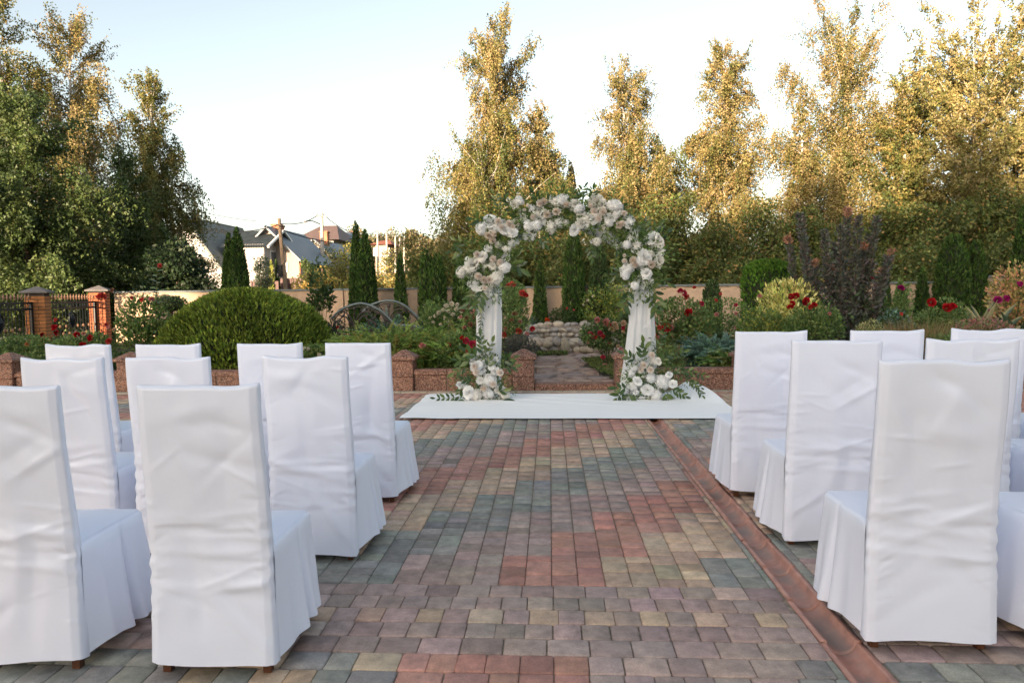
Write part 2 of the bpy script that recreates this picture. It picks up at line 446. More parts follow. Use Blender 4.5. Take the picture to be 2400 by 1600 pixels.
M['cloth'] = fabric_mat("white_satin"); M['runner'] = fabric_mat("white_runner", (0.90, 0.91, 0.92), 0.7, 0.12, 3.0)
def runner():
    x0, x1, y0, y1 = -1.66, 2.12, 7.42, 9.30; nx, ny = 110, 56
    v = np.zeros(((nx + 1) * (ny + 1), 3), dtype=np.float32); k = 0
    for j in range(ny + 1):
        for i in range(nx + 1):
            u, w = i / nx, j / ny; x = x0 + (x1 - x0) * u; y = y0 + (y1 - y0) * w
            z = 0.014 + 0.004 * (0.5 + 0.5 * noise.noise(Vector((x * 0.8, y * 0.7, 8)))) * (1 + math.sin(y * 31 + 1.3 * math.sin(x * 1.1))) * (0.5 + 0.5 * math.sin(x * 0.9 + 2)) + 0.0015 * noise.noise(Vector((x * 3, y * 9, 1)))
            x += 0.012 * noise.noise(Vector((0, y * 2, 5))) * u
            y += 0.024 * noise.noise(Vector((x * 1.3, 0, 3)))
            z += 0.010 * max(0.0, noise.noise(Vector((x * 0.6 + y * 1.7, y * 0.5, 4))) - 0.12) * (1 + math.sin((x + 2.2 * y) * 9))
            # far right corner kicked up in a fold
            d = max(0.0, (u - 0.82) / 0.18) * max(0.0, (w - 0.45) / 0.55)
            z += 0.16 * smooth(d * 1.15) * (1 if u < 0.985 else 0.9); x -= 0.28 * d * d
            # near left corner with a small ruck
            e = max(0.0, (0.10 - u) / 0.10); z += 0.012 * e * (1 + math.sin(w * 17)) * 0.5
            v[k] = (x, y, z + 0.003); k += 1
    f = [(j * (nx + 1) + i, j * (nx + 1) + i + 1, (j + 1) * (nx + 1) + i + 1, (j + 1) * (nx + 1) + i) for j in range(ny) for i in range(nx)]
    o = link("floor_runner", fast_mesh("floor_runner", v, f, smooth=True), M['runner'])
    tag(o, "white cloth runner spread crosswise on the paving under the flower arch", "runner")
runner()

# ---------------------------------------------------------------- kerb strip in front of the planter
def edging():
    root = empty("edging_strip", (0, 9.5, 0), 0, "pale narrow edging stones along the foot of the granite planter wall", "edging")
    x = -8.9; m = plain("edging_stone", (0.36, 0.31, 0.25), 0.85, 0.2, 9, 0.3, 0.01)
    me = MB().bevbox((0, -0.05, -0.02), (0.372, 0.05, 0.02), 0.006).mesh("edging_stone"); me.materials.append(m)
    while x < 10.2:
        link("edging_stone", me, None, root, (x, 0.045 + prs.uniform(-0.004, 0.004), prs.uniform(-0.003, 0.003))); x += 0.378
edging()
# ================================================================ GRANITE PLANTER, PATH, POND
WY = 9.62                                    # front face of the planter wall
def granite():
    m, n, l, b = new_mat("granite_chip_render")
    g = n.new("ShaderNodeNewGeometry")
    v = n.new("ShaderNodeTexVoronoi"); v.inputs['Scale'].default_value = 95; l.new(g.outputs['Position'], v.inputs['Vector'])
    t = n.new("ShaderNodeTexNoise"); t.inputs['Scale'].default_value = 3; t.inputs['Detail'].default_value = 5; l.new(g.outputs['Position'], t.inputs['Vector'])
    sp = n.new("ShaderNodeSeparateColor"); l.new(v.outputs['Color'], sp.inputs[0])
    r = ramp(n, l, sp.outputs[0], [(0.15, (0.07, 0.035, 0.025)), (0.45, (0.22, 0.095, 0.06)), (0.7, (0.34, 0.16, 0.11)), (0.95, (0.46, 0.29, 0.21))])
    r2 = ramp(n, l, t.outputs[0], [(0.3, (0.72, 0.72, 0.72)), (0.7, (1.1, 1.08, 1.05))])
    l.new(mix_col(n, l, 1.0, r.outputs[0], r2.outputs[0], 'MULTIPLY'), b.inputs['Base Color'])
    b.inputs['Roughness'].default_value = 0.6; bump(n, l, v.outputs['Distance'], 0.5, 0.006, b); return m
M['granite'] = granite()
M['mortar'] = plain("mortar", (0.24, 0.20, 0.165), 0.95, 0.25, 14, 0.5, 0.01)
pil_px = [25, 306, 617, 930, 1203, 1436]
pil_x = [XA(p, WY + 0.16, 880) for p in pil_px]
pil_x = [pil_x[0] - 1.66] + pil_x + [pil_x[-1] + 1.66 * k for k in range(1, 6)]
pil_x += []
LBL = ["at the far left end, beyond the first pair of chairs", "left of the rose bed", "", "", "", "", ""]
def pillar_meshes():
    a = MB().bevbox((-0.15, -0.15, 0.0), (0.15, 0.15, 0.21), 0.008).mesh("pillar_block")
    b = MB().bevbox((-0.149, -0.149, 0.216), (0.149, 0.149, 0.452), 0.008).mesh("pillar_block_upper")
    c = MB(); h = 0.185
    vs = [(-h, -h, 0), (h, -h, 0), (h, h, 0), (-h, h, 0), (-h, -h, .035), (h, -h, .035), (h, h, .035), (-h, h, .035), (-.03, -.03, .132), (.03, -.03, .132), (.03, .03, .132), (-.03, .03, .132), (-h + .02, -h + .02, .052), (h - .02, -h + .02, .052), (h - .02, h - .02, .052), (-h + .02, h - .02, .052)]
    fs = [(3, 2, 1, 0)] + [(i, (i + 1) % 4, 4 + (i + 1) % 4, 4 + i) for i in range(4)] + [(4 + i, 4 + (i + 1) % 4, 12 + (i + 1) % 4, 12 + i) for i in range(4)] + [(12 + i, 12 + (i + 1) % 4, 8 + (i + 1) % 4, 8 + i) for i in range(4)] + [(8, 9, 10, 11)]
    c = c.add(vs, fs).mesh("pillar_cap")
    for me in (a, b, c): me.materials.append(M['granite'])
    return a, b, c
PA, PB, PC = pillar_meshes()
block_me = {}
def block(L, h0, h1, d, name, e=0.008):
    k = (round(L, 3), name)
    if k not in block_me:
        if name == "coping_stone":
            hx = L / 2; pr = [(-d, h0), (-d, h1 - 0.03), (-d + 0.03, h1), (d - 0.03, h1), (d, h1 - 0.03), (d, h0)]
            vs = [(-hx, y, z) for y, z in pr] + [(hx, y, z) for y, z in pr]
            fs = [tuple(range(6)), tuple(range(11, 5, -1))] + [(i, i + 6, (i + 1) % 6 + 6, (i + 1) % 6) for i in range(6)]
            me = MB().add(vs, fs).mesh(name)
        else: me = MB().bevbox((-L / 2, -d, h0), (L / 2, d, h1), e).mesh(name)
        me.materials.append(M['granite']); block_me[k] = me
    return block_me[k]
ENT = (5, 6)                                  # pillars either side of the garden entrance
names_p = {1: "granite chip pillar with pyramid cap at the roses by the brick fence", 2: "granite chip pillar with pyramid cap left of the clipped dome shrub",
           3: "granite chip pillar with pyramid cap hidden behind chairs below the dome shrub", 4: "granite chip pillar with pyramid cap left of the arch by the spreading juniper",
           5: "granite chip pillar with pyramid cap on the left of the garden path entrance", 6: "granite chip pillar with pyramid cap on the right of the garden path entrance, beside the drape"}
for i, x in enumerate(pil_x):
    r = empty("planter_pillar", (x, WY + 0.16, 0), 0, names_p.get(i, "granite chip pillar with pyramid cap behind the chairs beyond the arch" if i > 6 else "granite chip pillar outside the left corner of the terrace"), "pillar", "pillars of the granite planter")
    link("pillar_block", PA, None, r); link("pillar_block", PB, None, r); link("pillar_cap", PC, None, r, (0, 0, 0.455))
    if i + 1 < len(pil_x):
        xa, xb = x + 0.152, pil_x[i + 1] - 0.152; L = xb - xa
        if i == ENT[0]:
            w = empty("entrance_step", ((xa + xb) / 2, WY + 0.16, 0), 0, "low granite step between the two entrance pillars of the garden path", "step")
            link("step_stone", block(L - 0.004, 0.0, 0.10, 0.13, "step_stone", 0.015), None, w)
            continue
        desc = {0: "granite block planter wall outside the left corner of the terrace", 1: "granite block planter wall in front of the red roses at the brick fence", 2: "granite block planter wall in front of the tall pink rose",
                3: "granite block planter wall in front of the clipped dome shrub", 4: "granite block planter wall left of the arch, in front of the spreading juniper"}.get(i, "granite block planter wall right of the arch" if i == 6 else "granite block planter wall behind the chairs on the far right")
        w = empty("planter_wall", ((xa + xb) / 2, WY + 0.16, 0), 0, desc, "planter wall", "walls of the granite planter")
        n = max(1, round(L / 0.55)); bl = L / n
        back = MB().box((-L / 2 + 0.002, -0.085, 0.0), (L / 2 - 0.002, 0.085, 0.235)).build("mortar_core", M['mortar'], w)
        for k in range(n):
            xc = -L / 2 + (k + 0.5) * bl
            link("wall_block", block(bl - 0.012, 0.0, 0.235, 0.10, "wall_block"), None, w, (xc, 0, prs.uniform(-.001, .001)))
            link("coping_stone", block(bl - 0.008, 0.238, 0.31, 0.125, "coping_stone"), None, w, (xc, 0, 0))
# raised beds behind the wall
def soil_mat():
    m, n, l, b = new_mat("bed_soil")
    t = noise_node(n, l, 5, 8, rough=0.7); r = ramp(n, l, t.outputs[0], [(0.3, (0.03, 0.024, 0.016)), (0.5, (0.055, 0.045, 0.03)), (0.68, (0.06, 0.075, 0.03))])
    l.new(r.outputs[0], b.inputs['Base Color']); b.inputs['Roughness'].default_value = 0.95; bump(n, l, t.outputs[0], 0.9, 0.06, b); return m
M['soil'] = soil_mat()
def bed_z(x, y):
    z = 0.16 + 0.10 * smooth((y - 10.5) / 5) + 0.03 * math.sin(x * 1.3) * math.sin(y * 0.9)
    # path trench
    if -0.42 < x < 3.3 and y < 14.9: pass
    return z
def in_path(x, y):
    """flagged path: straight in from the entrance, swinging right behind the grass wedge"""
    xl = -0.22 + (y - 9.8) * 0.012
    if y < 11.0: xr = 0.92 - (y - 9.8) * 0.18
    elif y < 12.6: xr = 0.70 - (y - 11.0) * 0.10
    else: xr = 0.62 + (y - 12.6) * 1.4
    return xl < x < xr and y < 14.75
def bed():
    xs = np.arange(-11, 13.01, 0.25); ys = np.arange(9.9, 17.6, 0.25); nx = len(xs)
    v = []; 
    for y in ys:
        for x in xs:
            z = bed_z(x, y)
            if -0.5 < x < 2.6 and y < 14.9 and (in_path(x, y) or in_path(x - .12, y) or in_path(x + .12, y)): z = 0.03
            v.append((x, y, z))
    f = [(j * nx + i, j * nx + i + 1, (j + 1) * nx + i + 1, (j + 1) * nx + i) for j in range(len(ys) - 1) for i in range(nx - 1)]
    tag(link("flower_bed", fast_mesh("flower_bed", v, f, smooth=True), M['soil']), kind='structure')
    p = MB().add([(-0.6, 9.9, 0.065), (2.9, 9.9, 0.065), (2.9, 14.9, 0.065), (-0.6, 14.9, 0.065)], [(0, 1, 2, 3)]).build("garden_path", plain("path_mortar", (0.20, 0.165, 0.145), 0.95, 0.2, 7, 0.5, 0.015))
    tag(p, kind='structure')
    # flat flagstones in thin overlapping courses
    m, n, l, b = new_mat("flagstone"); oi = n.new("ShaderNodeObjectInfo"); g = n.new("ShaderNodeNewGeometry")
    t = n.new("ShaderNodeTexNoise"); t.inputs['Scale'].default_value = 9; t.inputs['Detail'].default_value = 7; l.new(g.outputs['Position'], t.inputs['Vector'])
    r = ramp(n, l, t.outputs[0], [(0.3, (0.7, 0.7, 0.7)), (0.7, (1.25, 1.2, 1.15))])
    l.new(mix_col(n, l, 1, oi.outputs['Color'], r.outputs[0], 'MULTIPLY'), b.inputs['Base Color']); b.inputs['Roughness'].default_value = 0.8; bump(n, l, t.outputs[0], 0.5, 0.02, b)
    ms = []
    for k in range(8):
        q = random.Random(k); nn = 7; top = []
        for i in range(nn):
            a = 2 * math.pi * i / nn + q.uniform(-.25, .25); rr = q.uniform(0.75, 1.0)
            top.append((math.cos(a) * rr * 0.5, math.sin(a) * rr * 0.5))
        vs = [(x, y, -0.03) for x, y in top] + [(x, y, 0.004) for x, y in top] + [(x * .93, y * .93, 0.012 + q.uniform(-.003, .003)) for x, y in top]
        fs = [tuple(range(14, 21))] + [(r_ + i, r_ + (i + 1) % nn, r_ + 7 + (i + 1) % nn, r_ + 7 + i) for r_ in (0, 7) for i in range(nn)]
        me = MB().add(vs, fs).mesh("flagstone"); me.materials.append(m); ms.append(me)
    cols = [(0.36, 0.27, 0.235), (0.32, 0.245, 0.22), (0.29, 0.235, 0.22), (0.40, 0.315, 0.26), (0.26, 0.215, 0.20), (0.34, 0.24, 0.205)]
    y = 9.98; cnt = 0
    while y < 14.7 and cnt < 300:
        dy = prs.uniform(0.15, 0.24); x = -0.36 + prs.uniform(0, .2)
        while x < 2.5 and cnt < 300:
            L = prs.uniform(0.26, 0.5); xc = x + L / 2
            if in_path(xc - .05, y) or in_path(xc + .05, y):
                o = link("flagstone", ms[cnt % 8], None, p, (xc, y + prs.uniform(-.03, .03), 0.088 + prs.uniform(-.006, .012)))
                o.scale = (L * 1.05, dy * 1.12, 1.0 + prs.uniform(-.2, .6)); o.rotation_euler = (prs.gauss(0, .03), prs.gauss(0, .02), prs.choice([0, math.pi]) + prs.gauss(0, .12))
                c = prs.choice(cols); k = prs.uniform(.85, 1.2); o.color = (c[0] * k, c[1] * k, c[2] * k, 1); cnt += 1
            x += L + 0.01
        y += dy * 0.97
bed()

# ---------------------------------------------------------------- cobble pond
def stone_mesh(seed):
    bm = bmesh.new(); bmesh.ops.create_icosphere(bm, subdivisions=2, radius=0.5)
    q = Vector((seed * 3.1, seed * 1.7, seed))
    for v in bm.verts:
        d = noise.noise(v.co * 1.6 + q) * 0.16 + noise.noise(v.co * 3.5 + q) * 0.04
        v.co *= 1 + d
        for k in range(3): v.co[k] = math.copysign(abs(v.co[k] * 2) ** 0.88 / 2, v.co[k])
    me = bpy.data.meshes.new("cobble"); bm.to_mesh(me); bm.free()
    me.polygons.foreach_set("use_smooth", [True] * len(me.polygons)); return me
def stone_mat():
    m, n, l, b = new_mat("river_stone"); oi = n.new("ShaderNodeObjectInfo"); t = noise_node(n, l, 4, 7, 'Object', 0.65)
    r = ramp(n, l, t.outputs[0], [(0.3, (0.65, 0.65, 0.66)), (0.7, (1.2, 1.18, 1.15))])
    l.new(mix_col(n, l, 1, oi.outputs['Color'], r.outputs[0], 'MULTIPLY'), b.inputs['Base Color']); b.inputs['Roughness'].default_value = 0.75
    bump(n, l, t.outputs[0], 0.4, 0.03, b); return m
M['stone'] = stone_mat(); STONES = [stone_mesh(k) for k in range(7)]
for s_ in STONES: s_.materials.append(M['stone'])
SCOL = [(0.47, 0.40, 0.32), (0.40, 0.36, 0.32), (0.54, 0.46, 0.36), (0.34, 0.31, 0.28), (0.44, 0.36, 0.28), (0.33, 0.305, 0.29)]
srs = random.Random(5)
def put_stone(root, p, sx, sy, sz, rz=0.0, tilt=0.2, col=None):
    o = link("cobble", srs.choice(STONES), None, root, tuple(Vector(p) - root.location))
    o.scale = (sx, sy, sz); o.rotation_euler = (srs.gauss(0, tilt), srs.gauss(0, tilt), rz)
    c = col or srs.choice(SCOL); k = srs.uniform(0.8, 1.15); o.color = (c[0] * k, c[1] * k, c[2] * k, 1); return o
def pond():
    cx, cy, rx, ry = 0.75, 15.7, 1.35, 0.95
    root = empty("stone_pond", (cx, cy, 0.1), 0, "round garden pond walled with river cobbles at the end of the flagstone path", "pond")
    n = 48
    def ringpt(a, r): return (rx + r) * math.cos(a), (ry + r) * math.sin(a)
    def wall_h(a):
        s_ = 0.5 + 0.5 * math.sin(a); return 0.26 + 0.26 * smooth(s_ * 1.3 - 0.15)
    vs = []; fs = []
    for i in range(n):
        a = 2 * math.pi * i / n; h = wall_h(a)
        for (r, z) in ((0.13, -0.1), (0.13, h - 0.06), (0.06, h - 0.02), (-0.06, h - 0.02), (-0.13, h - 0.06), (-0.13, -0.1)):
            x, y = ringpt(a, r); vs.append((x, y, z))
    for i in range(n):
        j = (i + 1) % n
        for k in range(5): fs.append((i * 6 + k, j * 6 + k, j * 6 + k + 1, i * 6 + k + 1))
    MB().add(vs, fs).build("mortar_core", M['mortar'], root, smooth=False)
    # water
    w, nn, l, b = new_mat("pond_water"); b.inputs['Base Color'].default_value = (0.012, 0.014, 0.012, 1); b.inputs['Roughness'].default_value = 0.08
    wv = [(ringpt(2 * math.pi * i / n, -0.1)[0], ringpt(2 * math.pi * i / n, -0.1)[1], 0.12) for i in range(n)]
    MB().add(wv, [tuple(range(n))]).build("water", w, root)
    L0 = root.location
    for side in (1, -1):                    # outer and inner faces
        courses = 4
        for c in range(courses):
            a = srs.random() * 0.3
            while a < 2 * math.pi + 0.1:
                h = wall_h(a); big = math.sin(a) < -0.2 and side > 0
                ch = 0.15 if big else 0.115
                z = ch * (c + 0.5)
                if z > h + 0.02: a += 0.1; continue
                front = math.sin(a) < 0.25
                if side > 0 and not front: a += 0.1; continue
                if side < 0 and math.sin(a) < 0.0: a += 0.1; continue
                wd = srs.uniform(0.14, 0.24) * (1.25 if big else 1.0)
                x, y = ringpt(a, 0.12 * side); tang = math.atan2(ry * math.cos(a), -rx * math.sin(a))
                put_stone(root, L0 + Vector((x, y, z + srs.uniform(-.025, .025))), wd * srs.uniform(.85, 1.15), srs.uniform(.12, .18), ch * srs.uniform(0.75, 1.35), tang, 0.3)
                a += wd * 0.97 / math.hypot(rx * math.sin(a), ry * math.cos(a))
    a = 0.0
    while a < 2 * math.pi:                   # capping stones
        wd = srs.uniform(0.16, 0.28); x, y = ringpt(a, 0); tang = math.atan2(ry * math.cos(a), -rx * math.sin(a))
        put_stone(root, L0 + Vector((x, y, wall_h(a) + srs.uniform(-.03, .02))), wd * 1.1, srs.uniform(.18, .27), srs.uniform(0.11, 0.19), tang + srs.gauss(0, .2), 0.2)
        a += wd * 0.95 / math.hypot(rx * math.sin(a), ry * math.cos(a))
    # the tall upright boulder in the front face and low ledge stones inside
    p = PY(1298, 800, 14.62)
    put_stone(root, (p.x, 14.58, 0.26), 0.20, 0.15, 0.40, 0.1, 0.05, (0.42, 0.36, 0.27))
    for (px, w_) in ((1258, .2), (1340, .24), (1210, .26)):
        put_stone(root, (XA(px, 14.62), 14.6, 0.30 if px < 1300 else 0.18), w_, 0.14, 0.15, 0.1, 0.1, (0.44, 0.37, 0.27))
    for k in range(7):
        put_stone(root, L0 + Vector((-0.6 + 0.27 * k, 0.45 + srs.uniform(-.08, .08), 0.17)), srs.uniform(.3, .5), .25, .07, srs.uniform(-.3, .3), 0.05, (0.2, 0.15, 0.13))
    sp = empty("pond_spotlight", tuple(PY(1285 / 1.0, 783, 15.1)), 0, "small black spotlight sitting on the inner ledge of the cobble pond", "spotlight")
    sp.location.z = 0.27
    bk = plain("black_plastic", (0.015, 0.015, 0.018), 0.35, 0.1)
    MB().lathe([(0.02, -0.05), (0.045, -0.045), (0.05, 0.0), (0.055, 0.05), (0.045, 0.052)], 12).build("lamp_body", bk, sp, smooth=True).rotation_euler = (1.2, 0, 0)
    MB().lathe([(0.04, 0.0), (0.045, 0.006), (0.02, 0.012)], 12, (0, -0.055, 0.02)).build("lens", plain("lens_glass", (0.5, 0.55, 0.6), 0.1, 0.05), sp).rotation_euler = (1.2, 0, 0)
    MB().box((-.03, -.03, -.06), (.03, .03, -.03)).build("bracket", bk, sp)
pond()
def stone_bank():
    c = PY(1650, 765, 13.4); root = empty("stone_bank", (c.x, 13.4, 0.2), 0, "low bank of flat pale rocks behind the blue-green juniper", "rock bank")
    for k in range(46):
        u = srs.uniform(-1.0, 1.05); row = srs.randint(0, 2)
        z = 0.46 - abs(u) * 0.10 - row * 0.10
        put_stone(root, (c.x + u * 0.62, 13.4 - row * 0.10 + srs.uniform(-.1, .1) + 0.15, z), srs.uniform(.22, .36), srs.uniform(.16, .24), srs.uniform(.08, .14), srs.uniform(-.4, .4), 0.12, (0.50, 0.39, 0.30))
    MB().lathe([(0.72, -0.1), (0.66, 0.1), (0.45, 0.22), (0.0, 0.25)], 18).build("soil_mound", M['soil'], root).scale = (1.0, .45, 1)
stone_bank()
# ================================================================ COVERED CHAIRS
M['wood'] = plain("dark_wood", (0.085, 0.032, 0.014), 0.35, 0.3, 14, 0.15, 0.005)
def chair_meshes(seed):
    q = random.Random(seed); hw, th, top = 0.215, 0.055, 1.05; hem = 0.042
    # folds: (cx, cz, dirx, dirz, halflength, width, amp)
    folds = []
    for k in range(15):                      # sideways drag lines around seat height
        sd = q.choice((-1, 1)); z0 = q.gauss(0.47, 0.085); L = q.uniform(0.10, 0.30)
        sl = q.gauss(0, 0.16); folds.append((sd * (hw - L * 0.6), z0, 1, sl, L, q.uniform(0.013, 0.026), q.uniform(0.002, 0.0055) * q.choice((1, 1, -0.7))))
    for k in range(5):                       # diagonal drags rising from the lower corners
        sd = q.choice((-1, 1)); L = q.uniform(0.09, 0.2); an = q.uniform(0.5, 1.1)
        folds.append((sd * q.uniform(0.08, 0.19), q.uniform(0.16, 0.34), -sd * math.cos(an), math.sin(an), L, q.uniform(0.018, 0.034), q.uniform(0.002, 0.005) * q.choice((1, -0.8))))
    for k in range(6):                       # soft creases near the top
        folds.append((q.uniform(-0.15, 0.15), q.uniform(0.78, 1.0), q.uniform(-1, 1), q.uniform(-0.6, 0.6), q.uniform(0.06, 0.16), q.uniform(0.015, 0.035), q.uniform(0.002, 0.006) * q.choice((1, -1))))
    for k in range(26):                      # short puckers along both side seams
        sd = q.choice((-1, 1)); L = q.uniform(0.018, 0.055); z0 = abs(q.gauss(0.38, 0.16)) + 0.05
        folds.append((sd * (hw - L * 0.75), z0, 1, sd * q.uniform(-0.75, 0.25), L, q.uniform(0.0065, 0.010), q.uniform(0.0018, 0.0042) * q.choice((1, -0.8))))
    for k in range(5):                       # a few sharper crease lines
        folds.append((q.uniform(-0.14, 0.14), q.uniform(0.25, 0.8), 1, q.gauss(0, 0.35), q.uniform(0.05, 0.13), q.uniform(0.006, 0.009), q.uniform(0.002, 0.0038)))
    for k in range(3):
        folds.append((q.uniform(-0.1, 0.1), q.uniform(0.3, 0.75), q.uniform(-0.3, 0.3), 1, q.uniform(0.15, 0.3), q.uniform(0.03, 0.05), q.uniform(0.003, 0.008) * q.choice((1, -1))))
    folds = [(a, b, c / math.hypot(c, d), d / math.hypot(c, d), e, f, g) for a, b, c, d, e, f, g in folds]
    big = [(q.uniform(-3, 3), q.uniform(0, 6.3)) for _ in range(3)]
    def rear(x, z):
        d = 0.0
        for (a, b, c, e, L, w, am) in folds:
            al = (x - a) * c + (z - b) * e; pe = -(x - a) * e + (z - b) * c
            if abs(al) < L * 1.4 and abs(pe) < w * 3:
                d += am * math.exp(-(pe / w) ** 2) * max(0.0, 1 - (al / (L * 1.4)) ** 2)
        d += 0.0045 * noise.noise(Vector((x * 5 + seed, z * 3.2, seed))) + 0.003 * noise.noise(Vector((x * 12, z * 9, seed * 2.0)))
        return d
    nr, nzz = 54, 126
    tw = [q.uniform(-0.006, 0.008) for _ in range(5)]
    def topz(x):                             # uneven upper edge with small raised corners
        u = (x / hw + 1) / 2; s_ = u * 4; i = min(3, int(s_)); t = smooth(s_ - i)
        return top + tw[i] * (1 - t) + tw[i + 1] * t + 0.006 * abs(2 * u - 1) ** 4
    hemw = [q.uniform(-0.008, 0.012) for _ in range(4)]
    vs = []; loops = []
    for k in range(nzz + 1):
        t = k / nzz
        lp = []
        for i in range(nr + 1):              # rear face, left to right
            u = i / nr; x0 = -hw + 2 * hw * u; zt = topz(x0)
            zb = hem + hemw[0] * (1 - u) + hemw[1] * u + 0.006 * math.sin(u * 5 + seed)
            z = zb + (zt - zb) * t
            wd = 1 + 0.055 * (1 - t) ** 2 + 0.010 * math.sin(t * 9 + seed) * 0.5
            y = 0.03 * (1 - t) * 0.0 - 0.05 * smooth((t - 0.35) / 0.65) - 0.012 * (1 - t) ** 2
            ed = min(1.0, min(u, 1 - u) * 14)
            cr = 0.012 * (1 - ed) ** 2       # rounded edge
            y += 0.003 * math.exp(-((hw - abs(x0) - 0.016) / 0.006) ** 2)     # seam line
            y -= rear(x0, z) * (0.35 + 0.65 * ed) * (1 - smooth((t - 0.93) / 0.07) * 0.6)
            pinch = 0.004 * math.sin(z * 95 + seed) * math.exp(-((z - 0.42) / 0.16) ** 2) * (1 - ed)
            lp.append((x0 * wd + pinch, y + cr, z))
        th_t = th * (1 - 0.25 * t)
        for i in range(nr + 1):              # front face, right to left
            u = 1 - i / nr; x0 = -hw + 2 * hw * u; zt = topz(x0); zb = hem
            z = zb + (zt - zb) * t; ed = min(1.0, min(u, 1 - u) * 14)
            y = th_t - 0.05 * smooth((t - 0.35) / 0.65) - 0.012 * (1 - ed) ** 2 + 0.004 * noise.noise(Vector((x0 * 8, z * 6, seed + 9)))
            lp.append((x0 * (1 + 0.055 * (1 - t) ** 2), y, z))
        loops.append(lp)
    m_ = 2 * (nr + 1)
    for (dz, sh) in ((0.004, 0.62), (0.005, 0.1)):   # close the top softly
        base = loops[nzz]; lp = []
        for i in range(m_):
            j = m_ - 1 - i; a = Vector(base[i]); b = Vector(base[j]); mid = (a + b) / 2
            p = mid + (a - mid) * sh; lp.append((p.x, p.y, p.z + dz + (0.004 if sh < .5 else 0.002)))
        loops.append(lp)
    for lp in loops: vs += lp
    fs = []
    for k in range(len(loops) - 1):
        for i in range(m_):
            j = (i + 1) % m_; fs.append((k * m_ + i, k * m_ + j, (k + 1) * m_ + j, (k + 1) * m_ + i))
    back = fast_mesh("back_cover", vs, fs, smooth=True); back.materials.append(M['cloth'])
    # ---- skirt: open strip left side, front, right side
    D = 0.455; st = 0.468; w0 = hw + 0.004; path = []
    r_ = 0.035
    def seg(p0, p1, n):
        for i in range(n): t = i / n; path.append((p0[0] + (p1[0] - p0[0]) * t, p0[1] + (p1[1] - p0[1]) * t))
    seg((-w0, 0.03), (-w0, D - r_), 40)
    for i in range(8): a = math.pi - i / 8 * math.pi / 2; path.append((-w0 + r_ + r_ * math.cos(a), D - r_ + r_ * math.sin(a)))
    seg((-w0 + r_, D), (w0 - r_, D), 36)
    for i in range(8): a = math.pi / 2 - i / 8 * math.pi / 2; path.append((w0 - r_ + r_ * math.cos(a), D - r_ + r_ * math.sin(a)))
    seg((w0, D - r_), (w0, 0.03), 40); path.append((w0, 0.03))
    pn = len(path); acc = [0.0]
    for i in range(1, pn): acc.append(acc[-1] + math.dist(path[i], path[i - 1]))
    tot = acc[-1]; nor = []
    for i in range(pn):
        a = path[max(0, i - 1)]; b = path[min(pn - 1, i + 1)]; dx, dy = b[0] - a[0], b[1] - a[1]; L = math.hypot(dx, dy) or 1
        nor.append((-dy / L, dx / L))
    side = D - r_
    pleats = [(0.60 * side, q.uniform(0.030, 0.045)), (tot - 0.60 * side, q.uniform(0.030, 0.045)), (side + 0.03, 0.02), (tot - side - 0.03, 0.02)]
    flare = q.uniform(0.030, 0.048); rows = 30; vs = []; ph = q.uniform(0, 6)
    for k in range(rows + 1):
        t = k / rows
        for i in range(pn):
            s_ = acc[i]; nx, ny = nor[i]
            f = min(1.0, s_ / 0.10, (tot - s_) / 0.10)
            o = 0.004 * (1 - f) + flare * t * f + 0.006 * t * math.sin(s_ * 21 + ph) * f
            for (pc, pd) in pleats:
                d = s_ - pc
                o -= pd * (0.12 + 0.88 * t) * math.exp(-(d / (0.007 + 0.013 * t)) ** 2)
                o += pd * 0.50 * t * (math.exp(-((d - 0.05) / 0.035) ** 2) + math.exp(-((d + 0.05) / 0.035) ** 2))
            o += 0.003 * noise.noise(Vector((s_ * 9, t * 2, seed + 3))) * (0.3 + t)
            z = st - (st - hem - 0.01 - 0.012 * math.sin(s_ * 9 + ph) * f - 0.012 * f) * t
            if k == 0: o -= 0.030; z = st + 0.003
            elif k == 1: o -= 0.010; z = st - 0.001
            elif k == 2: o -= 0.002; z = st - 0.012
            vs.append((path[i][0] + nx * o, path[i][1] + ny * o, z))
    fs = [(k * pn + i, k * pn + i + 1, (k + 1) * pn + i + 1, (k + 1) * pn + i) for k in range(rows) for i in range(pn - 1)]
    skirt = fast_mesh("skirt", vs, fs, smooth=True); skirt.materials.append(M['cloth'])
    # ---- seat pad
    n = 16; vs = []
    for j in range(n + 1):
        for i in range(n + 1):
            u, v = i / n * 2 - 1, j / n
            x = u * (hw - 0.012); y = 0.035 + v * (D - 0.047)
            z = st + 0.002 + 0.012 * (1 - u ** 4) * (1 - (2 * v - 1) ** 4) + 0.003 * noise.noise(Vector((x * 9, y * 9, seed)))
            vs.append((x, y, z))
    fs = [(j * (n + 1) + i, j * (n + 1) + i + 1, (j + 1) * (n + 1) + i + 1, (j + 1) * (n + 1) + i) for j in range(n) for i in range(n)]
    seat = fast_mesh("seat_cover", vs, fs, smooth=True); seat.materials.append(M['cloth'])
    return back, skirt, seat
def leg_mesh():
    m = MB(); vs = [(-.014, -.014, 0), (.014, -.014, 0), (.014, .014, 0), (-.014, .014, 0), (-.02, -.02, .44), (.02, -.02, .44), (.02, .02, .44), (-.02, .02, .44)]
    me = m.add(vs, [(3, 2, 1, 0), (4, 5, 6, 7), (0, 1, 5, 4), (1, 2, 6, 5), (2, 3, 7, 6), (3, 0, 4, 7)]).mesh("leg"); me.materials.append(M['wood']); return me
LEG = leg_mesh()
CV = [chair_meshes(k + 3) for k in range(6)]
